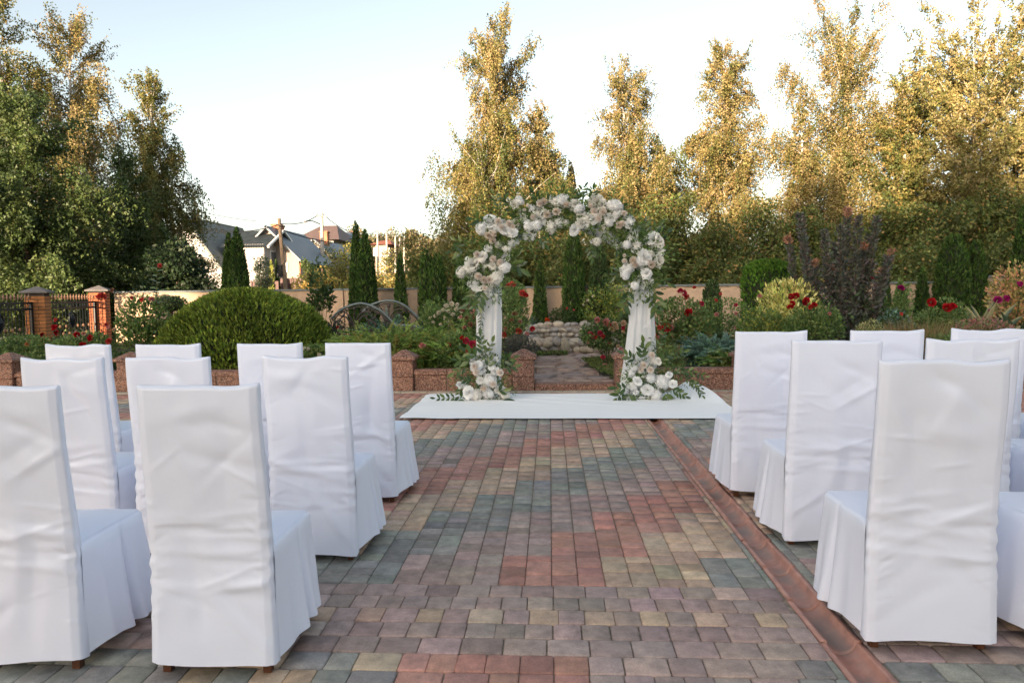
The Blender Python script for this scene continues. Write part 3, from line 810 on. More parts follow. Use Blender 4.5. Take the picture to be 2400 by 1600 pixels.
def chair(x, y, rz, var, label, group, sx=1.0):
    r = empty("chair", (x, y, 0), rz, label, "chair", group); r.scale = (sx, 1, 1.04 if sx > 1 else 1)
    b, s_, t = CV[var % len(CV)]
    link("back_cover", b, None, r); link("skirt", s_, None, r); link("seat_cover", t, None, r)
    for (lx, ly) in ((-0.185, 0.035), (0.185, 0.035), (-0.18, 0.40), (0.18, 0.40)):
        link("leg", LEG, None, r, (lx, ly, 0.004))
    return r
crs = random.Random(21)
def by_top(px, py, y): return PY(px, py, y).x
LEFT, RIGHT = "white covered chairs left of the aisle", "white covered chairs right of the aisle"
YL = (2.34, 3.41, 4.41); YR = (2.60, 3.69, 4.57)
ROW = ["back row", "middle row", "front row"]
def place(px, py, row, side, var, label, rz=0.0):
    y = (YL if side == 'L' else YR)[row]; x = by_top(px, py, y - 0.02)
    return chair(x, y, R(rz), var, label, LEFT if side == 'L' else RIGHT, 1.0 if side == 'L' else 1.06)
place(458, 890, 0, 'L', 0, "white covered chair in the back row left of the aisle, on the aisle", 1.0)
place(2, 900, 0, 'L', 1, "white covered chair in the back row left of the aisle, second from the aisle", 2.0)
place(703, 826, 1, 'L', 2, "white covered chair in the middle row left of the aisle, on the aisle", 0)
place(388, 828, 1, 'L', 3, "white covered chair in the middle row left of the aisle, second from the aisle", 1)
place(147, 838, 1, 'L', 4, "white covered chair in the middle row left of the aisle, third from the aisle", 1)
place(823, 789, 2, 'L', 5, "white covered chair in the front row left of the aisle, on the aisle", -2)
place(621, 796, 2, 'L', 6, "white covered chair in the front row left of the aisle, second from the aisle", 0)
place(388, 800, 2, 'L', 0, "white covered chair in the front row left of the aisle, third from the aisle", 1)
place(182, 805, 2, 'L', 2, "white covered chair in the front row left of the aisle, fourth from the aisle", 2)
place(2164, 838, 0, 'R', 3, "white covered chair in the back row right of the drain channel, on the aisle", 0)
place(2586, 830, 0, 'R', 5, "white covered chair in the back row right of the drain channel, second from the aisle", 0)
place(1920, 783, 1, 'R', 1, "white covered chair in the middle row right of the drain channel, on the aisle", 0)
place(2231, 779, 1, 'R', 4, "white covered chair in the middle row right of the drain channel, second from the aisle", 0)
place(2535, 775, 1, 'R', 6, "white covered chair in the middle row right of the drain channel, third from the aisle", 0)
place(1770, 764, 2, 'R', 6, "white covered chair in the front row right of the drain channel, on the aisle", 1)
place(2036, 759, 2, 'R', 0, "white covered chair in the front row right of the drain channel, second from the aisle", 0)
place(2270, 754, 2, 'R', 2, "white covered chair in the front row right of the drain channel, third from the aisle", -1)
place(2498, 750, 2, 'R', 3, "white covered chair in the front row right of the drain channel, fourth from the aisle", 0)
# ================================================================ FLOWER ARCH
AY = 8.92; AXC = 0.175                        # arch depth and centre
A_IN, A_OUT, A_SP = 0.84, 1.12, 1.50          # half widths and spring height
M['white_metal'] = plain("white_enamel", (0.78, 0.78, 0.78), 0.35, 0.04)
def arch_pts(hw, rise, n=22, y=0.0):
    p = [(-hw, y, 0.03), (-hw, y, 0.8), (-hw, y, A_SP)]
    for i in range(1, n):
        a = math.pi * i / n; p.append((-hw * math.cos(a), y, A_SP + rise * math.sin(a)))
    return p + [(hw, y, A_SP), (hw, y, 0.8), (hw, y, 0.03)]
def arch():
    r = empty("flower_arch", (AXC, AY, 0.01), 0, "white metal garden arch standing on the cloth runner", "arch")
    MB().tube(arch_pts(A_IN, 0.72), 0.011, 8).build("inner_hoop", M['white_metal'], r, smooth=True)
    MB().tube(arch_pts(A_OUT, 0.98), 0.011, 8).build("outer_hoop", M['white_metal'], r, smooth=True)
    for sgn in (-1, 1):
        for z in (0.25, 0.6, 0.95, 1.3):
            MB().tube([(sgn * A_IN, 0, z), (sgn * A_OUT, 0, z)], 0.008, 6).build("rung", M['white_metal'], r, smooth=True)
    for k in range(2, 21, 2):
        a = math.pi * k / 22
        MB().tube([(-A_IN * math.cos(a), 0, A_SP + .72 * math.sin(a)), (-A_OUT * math.cos(a), 0, A_SP + .98 * math.sin(a))], 0.008, 6).build("rung", M['white_metal'], r, smooth=True)
    for sgn in (-1, 1):
        xm = sgn * (A_IN + A_OUT) / 2
        b = MB(); b.bevbox((xm - 0.2, -0.16, 0.004), (xm + 0.2, 0.16, 0.012), 0.003); b.tube([(xm - .2, -.16, .03), (xm + .2, -.16, .03), (xm + .2, .16, .03), (xm - .2, .16, .03), (xm - .2, -.16, .03)], 0.012, 6)
        b.build("foot_frame", M['white_metal'], r)
arch()
def voile():
    m, n, l, b = new_mat("white_voile"); b.inputs['Base Color'].default_value = (0.82, 0.83, 0.845, 1); b.inputs['Roughness'].default_value = 0.8
    tr = n.new("ShaderNodeBsdfTranslucent"); tr.inputs[0].default_value = (0.82, 0.83, 0.845, 1)
    mx = n.new("ShaderNodeMixShader"); mx.inputs[0].default_value = 0.4; l.new(b.outputs[0], mx.inputs[1]); l.new(tr.outputs[0], mx.inputs[2])
    l.new(mx.outputs[0], n["Material Output"].inputs[0]); return m
M['voile'] = voile()
def drape(name, label, prof, seed, y0):
    """prof: (z, x_left, x_right); vertical folds run down a sheet wrapped round the leg"""
    n = 90; rows = 40; q = random.Random(seed); ph = [q.uniform(0, 6.3) for _ in range(4)]
    zs = [p[0] for p in prof]; vs = []
    for k in range(rows + 1):
        z = zs[0] + (zs[-1] - zs[0]) * k / rows
        xl = np.interp(z, zs[::-1], [p[1] for p in prof][::-1]); xr = np.interp(z, zs[::-1], [p[2] for p in prof][::-1])
        for i in range(n + 1):
            u = i / n; a = u * 2 * math.pi
            cx, hwx = (xl + xr) / 2, (xr - xl) / 2; t = 1 - (z - zs[-1]) / (zs[0] - zs[-1])
            rip = (0.5 * math.sin(a * 9 + ph[0] + 0.5 * math.sin(z * 3 + ph[3])) + 0.35 * math.sin(a * 15 + ph[1] + z) + 0.3 * math.sin(a * 4 + ph[2] - z * .8))
            rr = 1 + rip * (0.10 + 0.05 * t)
            vs.append((cx + hwx * math.cos(a) * (0.95 + 0.05 * rr), y0 - 0.075 * (0.7 + 0.5 * t) * math.sin(a) * rr - 0.012 * rip, z))
    fs = [(k * (n + 1) + i, k * (n + 1) + i + 1, (k + 1) * (n + 1) + i + 1, (k + 1) * (n + 1) + i) for k in range(rows) for i in range(n)]
    vs = np.array(vs, dtype=np.float32); c = np.array([(prof[-1][1] + prof[-1][2]) / 2, AY, zs[-1]], dtype=np.float32)
    o = link(name, fast_mesh(name, vs - c, fs, smooth=True), M['voile'], None, tuple(c)); tag(o, label, "drape", "voile drapes on the arch"); return o
def pxz(px, py, y=AY): p = PY(px, py, y); return p.x, p.z
dl = []
for (py, a, b) in ((575, 1106, 1150), (640, 1100, 1151), (700, 1096, 1153), (760, 1094, 1153), (830, 1094, 1151), (905, 1093, 1152)):
    dl.append((PY(1125, py, AY).z, XA(a, AY, py), XA(b, AY, py)))
drape("voile_drape", "white voile drape gathered round the left leg of the arch", dl, 1, AY)
dr = []
for (py, a, b) in ((560, 1462, 1498), (640, 1456, 1499), (700, 1449, 1502), (760, 1441, 1505), (830, 1432, 1508), (900, 1420, 1510)):
    dr.append((PY(1470, py, AY).z, XA(a, AY, py), XA(b, AY, py)))
drape("voile_drape", "white voile drape spreading from the right leg of the arch", dr, 2, AY)
def swag():
    # loose strips of voile wound along the top of the frame
    vs = []; n = 60; w = 8
    r = empty("voile_swag", (AXC, AY, 2.0), 0, "twisted white voile strip wound along the top of the arch", "drape")
    for k in range(n + 1):
        a = math.pi * (0.06 + 0.88 * k / n); hw, rs = 0.9, 0.74
        for j in range(w + 1):
            b = 2 * math.pi * j / w; tw = b + a * 7
            rad = (0.045 + 0.045 * math.exp(-((a - 2.1) / .35) ** 2)) * (1 + .4 * math.sin(a * 13 + b * 2))
            vs.append((-(hw + rad * math.cos(tw)) * math.cos(a), rad * math.sin(tw), A_SP + (rs + rad * math.cos(tw)) * math.sin(a) - 2.0))
    fs = [(k * (w + 1) + j, k * (w + 1) + j + 1, (k + 1) * (w + 1) + j + 1, (k + 1) * (w + 1) + j) for k in range(n) for j in range(w)]
    link("swag_cloth", fast_mesh("swag_cloth", vs, fs, smooth=True), M['voile'], r)
swag()
def monogram():
    c = PY(1487, 768, AY - 0.115); r = empty("monogram_ornament", tuple(c), 0, "white wire monogram in two linked rings hung on the right drape", "ornament")
    def ring(cx, cz, rad, n=28, w=1.0): return [(cx + rad * w * math.cos(2 * math.pi * k / n), 0.0, cz + rad * math.sin(2 * math.pi * k / n)) for k in range(n + 1)]
    for (cx, cz, rad) in ((0.0, 0.075, 0.054), (0.015, -0.06, 0.052)):
        MB().tube(ring(cx, cz, rad), 0.0032, 5).build("ring", M['white_metal'], r, smooth=True)
        for s_ in (-1, 1):
            pts = []
            for k in range(26):
                t = k / 25; a = t * 9.0; pts.append((cx + s_ * (0.035 - 0.03 * t) * math.cos(a) + 0.012 * s_, -0.004, cz + (0.045 - 0.02 * t) * math.sin(a * 0.9)))
            MB().tube(pts, 0.0026, 5).build("scroll", M['white_metal'], r, smooth=True)
    MB().tube([(-0.10, -0.003, -0.12), (-0.06, -0.003, -0.03), (0.0, -0.003, 0.02), (0.05, -0.003, 0.04), (0.03, -0.003, 0.09), (-0.03, -0.003, 0.10)], 0.003, 5).build("flourish", M['white_metal'], r, smooth=True)
    MB().tube([(0.0, 0.0, 0.13), (-0.004, 0.0, 0.26)], 0.0012, 4).build("thread", M['white_metal'], r)
monogram()

# ---------------------------------------------------------------- blooms
def petal_patch(V, Fc, T, c, nrm, up, w, h, cup, col, rr):
    """curved 3x3 petal"""
    nrm = Vector(nrm).normalized(); up = Vector(up); up = (up - nrm * up.dot(nrm)).normalized(); sd = up.cross(nrm); b = len(V)
    for j in range(3):
        for i in range(3):
            u, v = i - 1, j / 2; ww = w * (0.45 + 0.75 * math.sin(v * math.pi * 0.62 + 0.35))
            V.append(Vector(c) + sd * (u * ww * 0.5) + up * (v * h) + nrm * (cup * (u * u * 0.35 + v * v * 0.6) + rr.uniform(-.1, .1) * cup))
            k = 1 + rr.uniform(-.05, .05); T.append(tuple(min(1, q * k) for q in col))
    for j in range(2):
        for i in range(2): Fc.append((b + j * 3 + i, b + j * 3 + i + 1, b + j * 3 + i + 4, b + j * 3 + i + 3))
def rose_mesh(name, seed, outer, inner, layers=4):
    """unit rose facing -Y, radius about 1"""
    q = random.Random(seed); V, Fc, T = [], [], []
    for ly in range(layers):
        t = ly / (layers - 1); n = [3, 4, 5, 6][ly] if layers == 4 else 3 + ly; rad = 0.10 + 0.36 * t
        for k in range(n):
            a = 2 * math.pi * (k + 0.5 * (ly % 2)) / n + q.uniform(-.2, .2); d = Vector((math.cos(a), 0, math.sin(a)))
            col = tuple(inner[i] * (1 - t) + outer[i] * t for i in range(3))
            base = d * rad * 0.5 + Vector((0, -0.55 + 0.62 * t, 0)) + Vector((0, 0.32, 0))
            up = (Vector((0, -1, 0)) * (1.0 - 0.86 * t) + d * (0.15 + 0.95 * t))
            petal_patch(V, Fc, T, base, -d * (1 - 0.55 * t) - Vector((0, 1, 0)) * 0.62 * t, up, 0.62 + 0.45 * t, 0.48 + 0.12 * t, -0.10 * (1 - t) + 0.16 * t, col, q)
    # tight centre
    for k in range(3):
        a = 2 * math.pi * k / 3; d = Vector((math.cos(a), 0, math.sin(a)))
        petal_patch(V, Fc, T, d * 0.06 + Vector((0, -0.15, 0)), d, Vector((0, -1, 0)) + d * .1, 0.3, 0.34, -0.05, inner, q)
    return fast_mesh(name, [tuple(v) for v in V], Fc, np.array(T, dtype=np.float32), smooth=True)
def fluffy_mesh(name, seed, col, n=95):
    """unit hydrangea-like head of small ruffled florets"""
    q = random.Random(seed); V, Fc, T = [], [], []
    for k in range(n):
        z = 1 - 2 * (k + 0.5) / n; a = k * 2.39996 + q.uniform(-.25, .25); rr = math.sqrt(1 - z * z); d = Vector((rr * math.cos(a), z * 0.85, rr * math.sin(a)))
        if d.y > 0.6: continue
        c = d * q.uniform(0.70, 0.95); s0 = d.orthogonal().normalized(); s1 = d.cross(s0); o = q.uniform(0, 1.5)
        kk = q.uniform(0.93, 1.03)
        for p in range(4):
            aa = o + p * math.pi / 2; u = s0 * math.cos(aa) + s1 * math.sin(aa); w = d.cross(u); h = q.uniform(.26, .38); b = len(V)
            V += [c, c + u * h * .6 + w * h * .45 + d * .05, c + u * h + d * q.uniform(.02, .13), c + u * h * .6 - w * h * .45 + d * .05]
            T += [tuple(min(1, x * kk) for x in col)] + [tuple(min(1, x * kk) for x in col)] * 3
            Fc.append((b, b + 1, b + 2, b + 3))
    b = len(V)                                # solid heart of the head
    for j in range(5):
        for i in range(8):
            el = math.pi * (j + 0.5) / 5; a = 2 * math.pi * i / 8
            V.append(Vector((math.sin(el) * math.cos(a), -math.cos(el) * .85, math.sin(el) * math.sin(a))) * 0.68); T.append(col)
    for j in range(4):
        for i in range(8): Fc.append((b + j * 8 + i, b + j * 8 + (i + 1) % 8, b + j * 8 + 8 + (i + 1) % 8, b + j * 8 + 8 + i))
    return fast_mesh(name, [tuple(v) for v in V], Fc, np.array(T, dtype=np.float32))
def peony_mesh(name, seed, col):
    """unit shaggy bloom with many long petals"""
    q = random.Random(seed); V, Fc, T = [], [], []
    for k in range(34):
        t = k / 34; a = k * 2.39996; el = 1.35 - 1.7 * t + q.uniform(-.15, .15)
        d = Vector((math.cos(a) * math.cos(el), -math.sin(el), math.sin(a) * math.cos(el)))
        nn = Vector((-math.cos(a) * math.sin(el), -math.cos(el), -math.sin(a) * math.sin(el)))
        kk = q.uniform(.94, 1.02)
        petal_patch(V, Fc, T, d * 0.18, nn, d, 0.36 + 0.2 * t, 0.66 + 0.15 * t, q.uniform(-.04, .18), tuple(min(1, x * kk) for x in col), q)
    return fast_mesh(name, [tuple(v) for v in V], Fc, np.array(T, dtype=np.float32), smooth=True)
CREAM_O, CREAM_I = (0.91, 0.85, 0.79), (0.90, 0.78, 0.68); WHITE = (0.93, 0.935, 0.93); IVORY = (0.92, 0.90, 0.85)
ROSES = [rose_mesh("rose_bloom", k, CREAM_O, CREAM_I) for k in range(3)] + [rose_mesh("rose_bloom", 9, (0.84, 0.77, 0.70), (0.82, 0.70, 0.58))]
FLUFF = [fluffy_mesh("hydrangea_bloom", 20 + k, WHITE) for k in range(3)] + [fluffy_mesh("hydrangea_bloom", 29, IVORY)]
PEON = [peony_mesh("peony_bloom", 40 + k, WHITE) for k in range(3)] + [peony_mesh("peony_bloom", 47, IVORY)]
for me in ROSES + FLUFF + PEON: me.materials.append(M['petal'])
# one broad glossy leaf
def leaf_shape(name, tint, fold=0.12):
    prof = [(0, 0.03), (0.18, 0.26), (0.42, 0.40), (0.66, 0.34), (0.86, 0.17), (1.0, 0.0)]; V = []; F = []
    for (t, w) in prof:
        z = -0.10 * t * t
        V += [(-w / 2, t, z + fold * w), (0, t, z), (w / 2, t, z + fold * w)]
    for k in range(len(prof) - 1):
        for i in range(2): F.append((k * 3 + i, k * 3 + i + 1, (k + 1) * 3 + i + 1, (k + 1) * 3 + i))
    me = fast_mesh(name, V, F, np.tile(np.array(tint, dtype=np.float32), (len(V), 1)), smooth=True); me.materials.append(M['glossy_leaf']); return me
M['glossy_leaf'] = leaf_mat("glossy_leaf", 0.18, 0.32, 0.5)
BROAD = [leaf_shape("leaf", (0.042, 0.085, 0.022)), leaf_shape("leaf", (0.06, 0.11, 0.028)), leaf_shape("leaf", (0.032, 0.068, 0.024)), leaf_shape("leaf", (0.10, 0.15, 0.035))]
frs = random.Random(77)
def put_bloom(root, me, name, p, rad, face=None):
    o = link(name, me, None, root, tuple(Vector(p) - root.location)); f = Vector(face or (0, -1, 0.1)) + Vector((frs.gauss(0, .28), 0, frs.gauss(0, .28)))
    o.rotation_mode = 'QUATERNION'; o.rotation_quaternion = Vector((0, -1, 0)).rotation_difference(f.normalized()) @ Matrix.Rotation(frs.uniform(0, 6.28), 3, 'Y').to_quaternion()
    o.scale = (rad * frs.uniform(.85, 1.25), rad * .95, rad * frs.uniform(.8, 1.1)) if name != 'rose' else (rad, rad, rad); return o
def sprig(root, base, d, length, n, ls, stems, lw=1.0, droop=0.25, mesh=None):
    """twig with alternate broad leaves, each leaf its own piece"""
    d = Vector(d).normalized(); pts = []; p = Vector(base); dd = d.copy(); st = length / n
    for k in range(n + 1):
        pts.append(p.copy()); dd = (dd + Vector((frs.gauss(0, .06), frs.gauss(0, .06), -droop / n + frs.gauss(0, .04)))).normalized(); p = p + dd * st
    stems.tube([q - root.location for q in pts], [0.0035 * (1 - 0.6 * k / n) for k in range(n + 1)], 4)
    for k in range(1, n + 1):
        tng = (pts[k] - pts[k - 1]).normalized()
        for sd in ((-1, 1) if k < n else (0,)):
            sv = tng.cross(Vector((0, -1, 0)))
            if sv.length < 1e-3: sv = Vector((1, 0, 0))
            sv.normalize(); ax = (tng * (0.75 if sd else 1) + sv * sd * 0.8 + Vector((0, -0.15, 0)) + Vector((frs.gauss(0, .15), frs.gauss(0, .2), frs.gauss(0, .15)))).normalized()
            nz = Vector((frs.gauss(0, .35), -1, 0.25 + frs.gauss(0, .35))); nz = (nz - ax * nz.dot(ax)).normalized(); xx = ax.cross(nz)
            o = link("leaf", mesh or frs.choice(BROAD), None, root); L = ls * frs.uniform(0.75, 1.15)
            o.matrix_local = Matrix.Translation(pts[k] - root.location) @ Matrix((xx, ax, nz)).transposed().to_4x4() @ Matrix.Diagonal((L * lw, L, L, 1))
Z4 = lambda x, y: ((1050 + x * 0.1722) / S, (430 + y * 0.1722) / S)
Z5 = lambda x, y: ((1250 + x * 0.1722) / S, (430 + y * 0.1722) / S)
ZL = lambda x, y: ((1040 + x * 0.1786) / S, (680 + y * 0.1786) / S)
ZR = lambda x, y: ((1380 + x * 0.1786) / S, (680 + y * 0.1786) / S)
PXM = 0.1722 * AY / F_PX                       # metres per zoomed pixel at the arch
def fill_green(root, pts, n, spread, size, pal, name="fine_greenery"):
    """fine sprays of narrow leaves, far too many to count"""
    pts = np.array(pts); k = rng.integers(0, len(pts), n)
    st = pts[k]; dirs = unit(rng.normal(size=(n, 3)) * np.array([1, .45, 1]) + np.array([0, -.1, .12]))
    t = rng.random((n, 1)) ** 0.7
    c = st + dirs * spread * t; c[:, 1] = np.clip(c[:, 1], AY - 0.17, AY + 0.2)
    ax = dirs + rng.normal(size=(n, 3)) * 0.45
    me = leaf_mesh(name, c - np.array(root.location), ax, size * rng.uniform(.6, 1.3, n), size * 0.33, pal_tint(n, pal))
    o = link(name, me, M['leaf'], root); o['kind'] = 'stuff'
GREEN = [(0.05, 0.085, 0.022), (0.07, 0.115, 0.03), (0.038, 0.068, 0.02), (0.10, 0.14, 0.04)]
def garland():
    r = empty("flower_garland", (AXC, AY, 2.2), 0, "garland of white hydrangeas, peonies and cream roses with greenery over the arch", "garland")
    roses4 = [(545, 705), (622, 690), (605, 775), (395, 965), (612, 1025), (705, 1075), (410, 1260), (487, 1310), (560, 1305), (680, 510), (830, 545), (885, 580, 30), (1155, 455, 35), (1310, 245), (1250, 270), (1475, 380, 55), (1345, 425), (1615, 290, 38), (1040, 360, 22), (500, 1420, 35), (1085, 300, 25), (730, 590, 40)]
    roses5 = [(825, 375), (945, 385, 52), (885, 475), (450, 285, 38), (1235, 405, 38), (1170, 565), (1215, 540, 35), (1240, 1055, 35), (1240, 980, 25), (1360, 1045, 52), (1570, 1060, 38), (1615, 1105, 52), (1390, 1110, 38), (780, 300, 32)]
    fl4 = [(570, 540, 80), (455, 620, 70), (660, 600, 62), (780, 620, 75), (860, 690, 70), (890, 800, 60), (800, 900, 55), (700, 830, 55), (560, 920, 50), (790, 1010, 45), (330, 1105, 85), (185, 1205, 75), (320, 1225, 60), (510, 1110, 80), (610, 1120, 50), (770, 1140, 70), (650, 1290, 80), (430, 1370, 80), (580, 1380, 60), (310, 1360, 40), (550, 1480, 55), (980, 230, 50), (905, 290, 48), (1140, 340, 50), (1240, 370, 70), (1200, 420, 60), (1330, 460, 60), (1270, 500, 60), (1200, 570, 70), (1110, 700, 75), (1500, 530, 80), (1400, 600, 70), (1540, 230, 80), (1430, 250, 75), (1690, 300, 65)]
    fl5 = [(560, 290, 60), (620, 340, 60), (850, 250, 80), (930, 290, 60), (1100, 300, 80), (1140, 390, 60), (1050, 470, 58), (1030, 530, 50), (1280, 500, 78), (1300, 560, 48), (680, 430, 60), (720, 500, 80), (640, 540, 60), (820, 480, 60), (560, 630, 66), (870, 790, 58), (1400, 850, 68), (1620, 760, 90), (1700, 800, 68), (1690, 900, 78), (1600, 960, 60), (1510, 1000, 80), (1710, 1050, 58), (1700, 1110, 40), (1290, 1160, 80), (1250, 1240, 58), (1510, 1160, 70), (1540, 1230, 68), (1480, 1300, 58), (1560, 1330, 58), (1390, 1390, 48), (1500, 1390, 48)]
    stems = MB(); centres = []
    extra = [(1185, 515, 62), (1200, 498, 55), (1216, 520, 60), (1176, 534, 55), (1228, 500, 50), (1262, 492, 50), (1330, 492, 50), (1345, 512, 55), (1436, 520, 55), (1450, 540, 62), (1440, 562, 55), (1464, 562, 60), (1108, 590, 55), (1132, 604, 55), (1470, 602, 60), (1122, 572, 50), (1300, 512, 45), (1388, 520, 50)]
    fl4 = fl4 + [((x * S - 1050) / 0.1722, (y * S - 430) / 0.1722, rr) for x, y, rr in extra]
    def depth(k): return AY - 0.14 + frs.uniform(-.05, .04)
    for Z, lst in ((Z4, fl4), (Z5, fl5)):
        for (x, y, rr) in lst:
            p = PY(*Z(x, y), depth(0)); centres.append(p)
            if frs.random() < 0.42: put_bloom(r, frs.choice(PEON), "peony", p, rr * PXM * 1.42)
            else: put_bloom(r, frs.choice(FLUFF), "hydrangea", p, rr * PXM * 1.25)
    for k, c in enumerate(list(centres)):    # smaller filler heads close the gaps
        if k % 2 == 0: put_bloom(r, frs.choice(FLUFF + PEON), "hydrangea", c + Vector((frs.uniform(-.09, .09), .03, frs.uniform(-.08, .08))), frs.uniform(.032, .05))
    for Z, lst in ((Z4, roses4), (Z5, roses5)):
        for e in lst:
            rr = e[2] if len(e) > 2 else 48
            put_bloom(r, frs.choice(ROSES), "rose", PY(*Z(e[0], e[1]), AY - 0.21), rr * PXM * 1.35)
    cp = [tuple(c) for c in centres]
    for a in np.linspace(0.05, 0.95, 30):    # greenery follows the hoop as well
        ang = math.pi * a; cp.append((AXC - 1.0 * math.cos(ang), AY, A_SP + 0.86 * math.sin(ang)))
    for z in np.linspace(1.42, 1.65, 4): cp.append((AXC - 1.03, AY, z)); cp.append((AXC + 1.02, AY, z))
    fill_green(r, cp, 9000, 0.25, 0.06, GREEN)
    # broad leaf sprigs: (px, py, dx, dz, length, leaves, leaf size)
    for (px, py, dx, dz, L, n, ls) in [(1300, 470, -.3, 1, .2, 4, .10), (1325, 462, .5, 1, .2, 4, .10), (1275, 475, -.8, .7, .18, 3, .09), (1415, 495, .3, 1, .16, 3, .12), (1175, 480, -.6, 1, .22, 4, .10), (1150, 490, -.3, 1, .25, 5, .09), (1130, 520, -1, .3, .2, 4, .11), (1112, 510, -1, .4, .14, 2, .14),
              (1080, 570, -1, .8, .2, 3, .11), (1075, 580, -1, .25, .2, 3, .12), (1165, 590, 1, -.1, .14, 2, .17), (1170, 600, 1, -.5, .18, 3, .17), (1110, 660, -.3, -1, .3, 5, .13), (1090, 665, -.5, -1, .28, 5, .13), 
              (1210, 505, .2, -1, .14, 3, .13), (1235, 540, .6, -.6, .16, 3, .10), (1350, 560, .3, -1, .2, 4, .10), (1420, 560, .5, -1, .25, 4, .13), (1445, 580, .4, -.8, .2, 4, .13), (1400, 520, 1, .2, .2, 3, .13), (1490, 545, .6, 1, .18, 3, .13), (1500, 545, 1, .6, .18, 3, .12), (1485, 540, -.2, 1, .14, 3, .12), (1455, 540, -.6, .4, .18, 3, .13),
              (1450, 660, -.4, -1, .3, 5, .13), (1490, 670, .3, -1, .32, 5, .13), (1500, 660, .6, -1, .25, 4, .12), (1440, 610, -.8, -.6, .2, 4, .11), (1270, 520, -.2, -1, .16, 3, .10), (1380, 545, -.4, -1, .18, 4, .09), (1520, 640, .9, -.4, .12, 3, .10), (1240, 470, -.4, 1, .15, 3, .1), (1360, 462, 0.1, 1, .14, 3, .1)]:
        sprig(r, PY(px, py, AY - 0.12 + frs.uniform(-.05, .08)), (dx, frs.uniform(-.3, .05), dz), L, n, ls, stems)
    for k in range(34):
        a = math.pi * (0.04 + 0.92 * k / 33); rad = frs.uniform(.9, 1.06)
        p = (AXC - 1.06 * rad * math.cos(a), AY - frs.uniform(-.02, .14), A_SP + 0.90 * rad * math.sin(a))
        sprig(r, p, (-math.cos(a) + frs.gauss(0, .5), frs.uniform(-.35, 0), math.sin(a) * .9 + frs.gauss(0, .5)), frs.uniform(.12, .22), 3, frs.uniform(.07, .11), stems)
    # trailing vine down the left drape
    for (px, py, L) in ((1108, 700, .5), (1102, 715, .38)):
        sprig(r, PY(px, py, AY - 0.13), (0.06, -0.02, -1), L, 10, 0.055, stems, 0.5, 0.1)
    stems.build("stems", M['stem'], r)
garland()
def base_arrangement(Z, roses, fl, sprigs, label, cx, extra):
    r = empty("flower_arrangement", (cx, AY - 0.12, 0.02), 0, label, "flowers", "arrangements at the feet of the arch")
    stems = MB(); cs = []; pxm = 0.1786 * AY / F_PX
    for (x, y, rr) in fl:
        p = PY(*Z(x, y), AY - 0.2 + frs.uniform(-.06, .06)); p.z = max(p.z, 0.045); cs.append(tuple(p))
        if frs.random() < 0.45: put_bloom(r, frs.choice(PEON), "peony", p, rr * pxm * 1.3, (0, -1, .25))
        else: put_bloom(r, frs.choice(FLUFF), "hydrangea", p, rr * pxm * 1.12, (0, -1, .25))
    for (x, y) in roses: put_bloom(r, frs.choice(ROSES), "rose", PY(*Z(x, y), AY - 0.30), 46 * pxm * 1.3, (0, -1, .25))
    fill_green(r, [c for c in cs if c[2] < .5] + extra, 1500, 0.17, 0.05, GREEN)
    for (x, y, dx, dz, L, n, ls) in sprigs:
        p = PY(*Z(x, y), AY - 0.24); p.z = max(p.z, 0.05)
        sprig(r, p, (dx, frs.uniform(-.25, 0), dz), L, n, ls, stems, 1.05, 0.1)
    stems.build("stems", M['stem'], r)
base_arrangement(ZL, [(425, 1075), (520, 1285), (650, 1235), (740, 1080), (405, 1000)],
    [(390, 960, 50), (370, 880, 45), (430, 1000, 60), (500, 1030, 60), (620, 990, 50), (680, 1060, 60), (730, 1075, 36), (600, 1180, 80), (640, 1130, 50), (210, 1245, 45), (270, 1230, 40), (330, 1345, 70), (430, 1370, 80), (440, 1430, 40), (570, 1330, 70), (610, 1360, 50), (740, 1310, 60), (800, 1370, 70), (680, 920, 40), (480, 1180, 45), (540, 950, 40)],
    [(520, 880, 0, 1, .28, 5, .105), (540, 850, .5, 1, .2, 3, .10), (380, 940, -1, .2, .2, 4, .12), (330, 1000, -1, -.3, .2, 4, .11), (740, 960, 1, .5, .18, 3, .12), (780, 1000, 1, .1, .14, 3, .11), (200, 1400, -1, -.1, .3, 5, .085), (330, 1450, -.6, -.5, .12, 2, .13), (660, 1390, -.5, -1, .12, 2, .16), (700, 1400, .1, -1, .12, 2, .17), (730, 1390, .8, -.8, .14, 2, .17), (680, 1330, .6, .2, .1, 2, .12), (250, 1260, -.3, -.5, .14, 3, .09), (470, 900, -.7, .6, .2, 3, .12), (560, 1030, .2, .4, .12, 3, .1), (400, 1210, -.4, .2, .14, 3, .1)],
    "white and cream floral arrangement at the foot of the left arch leg", PY(1115, 900, AY).x, [])
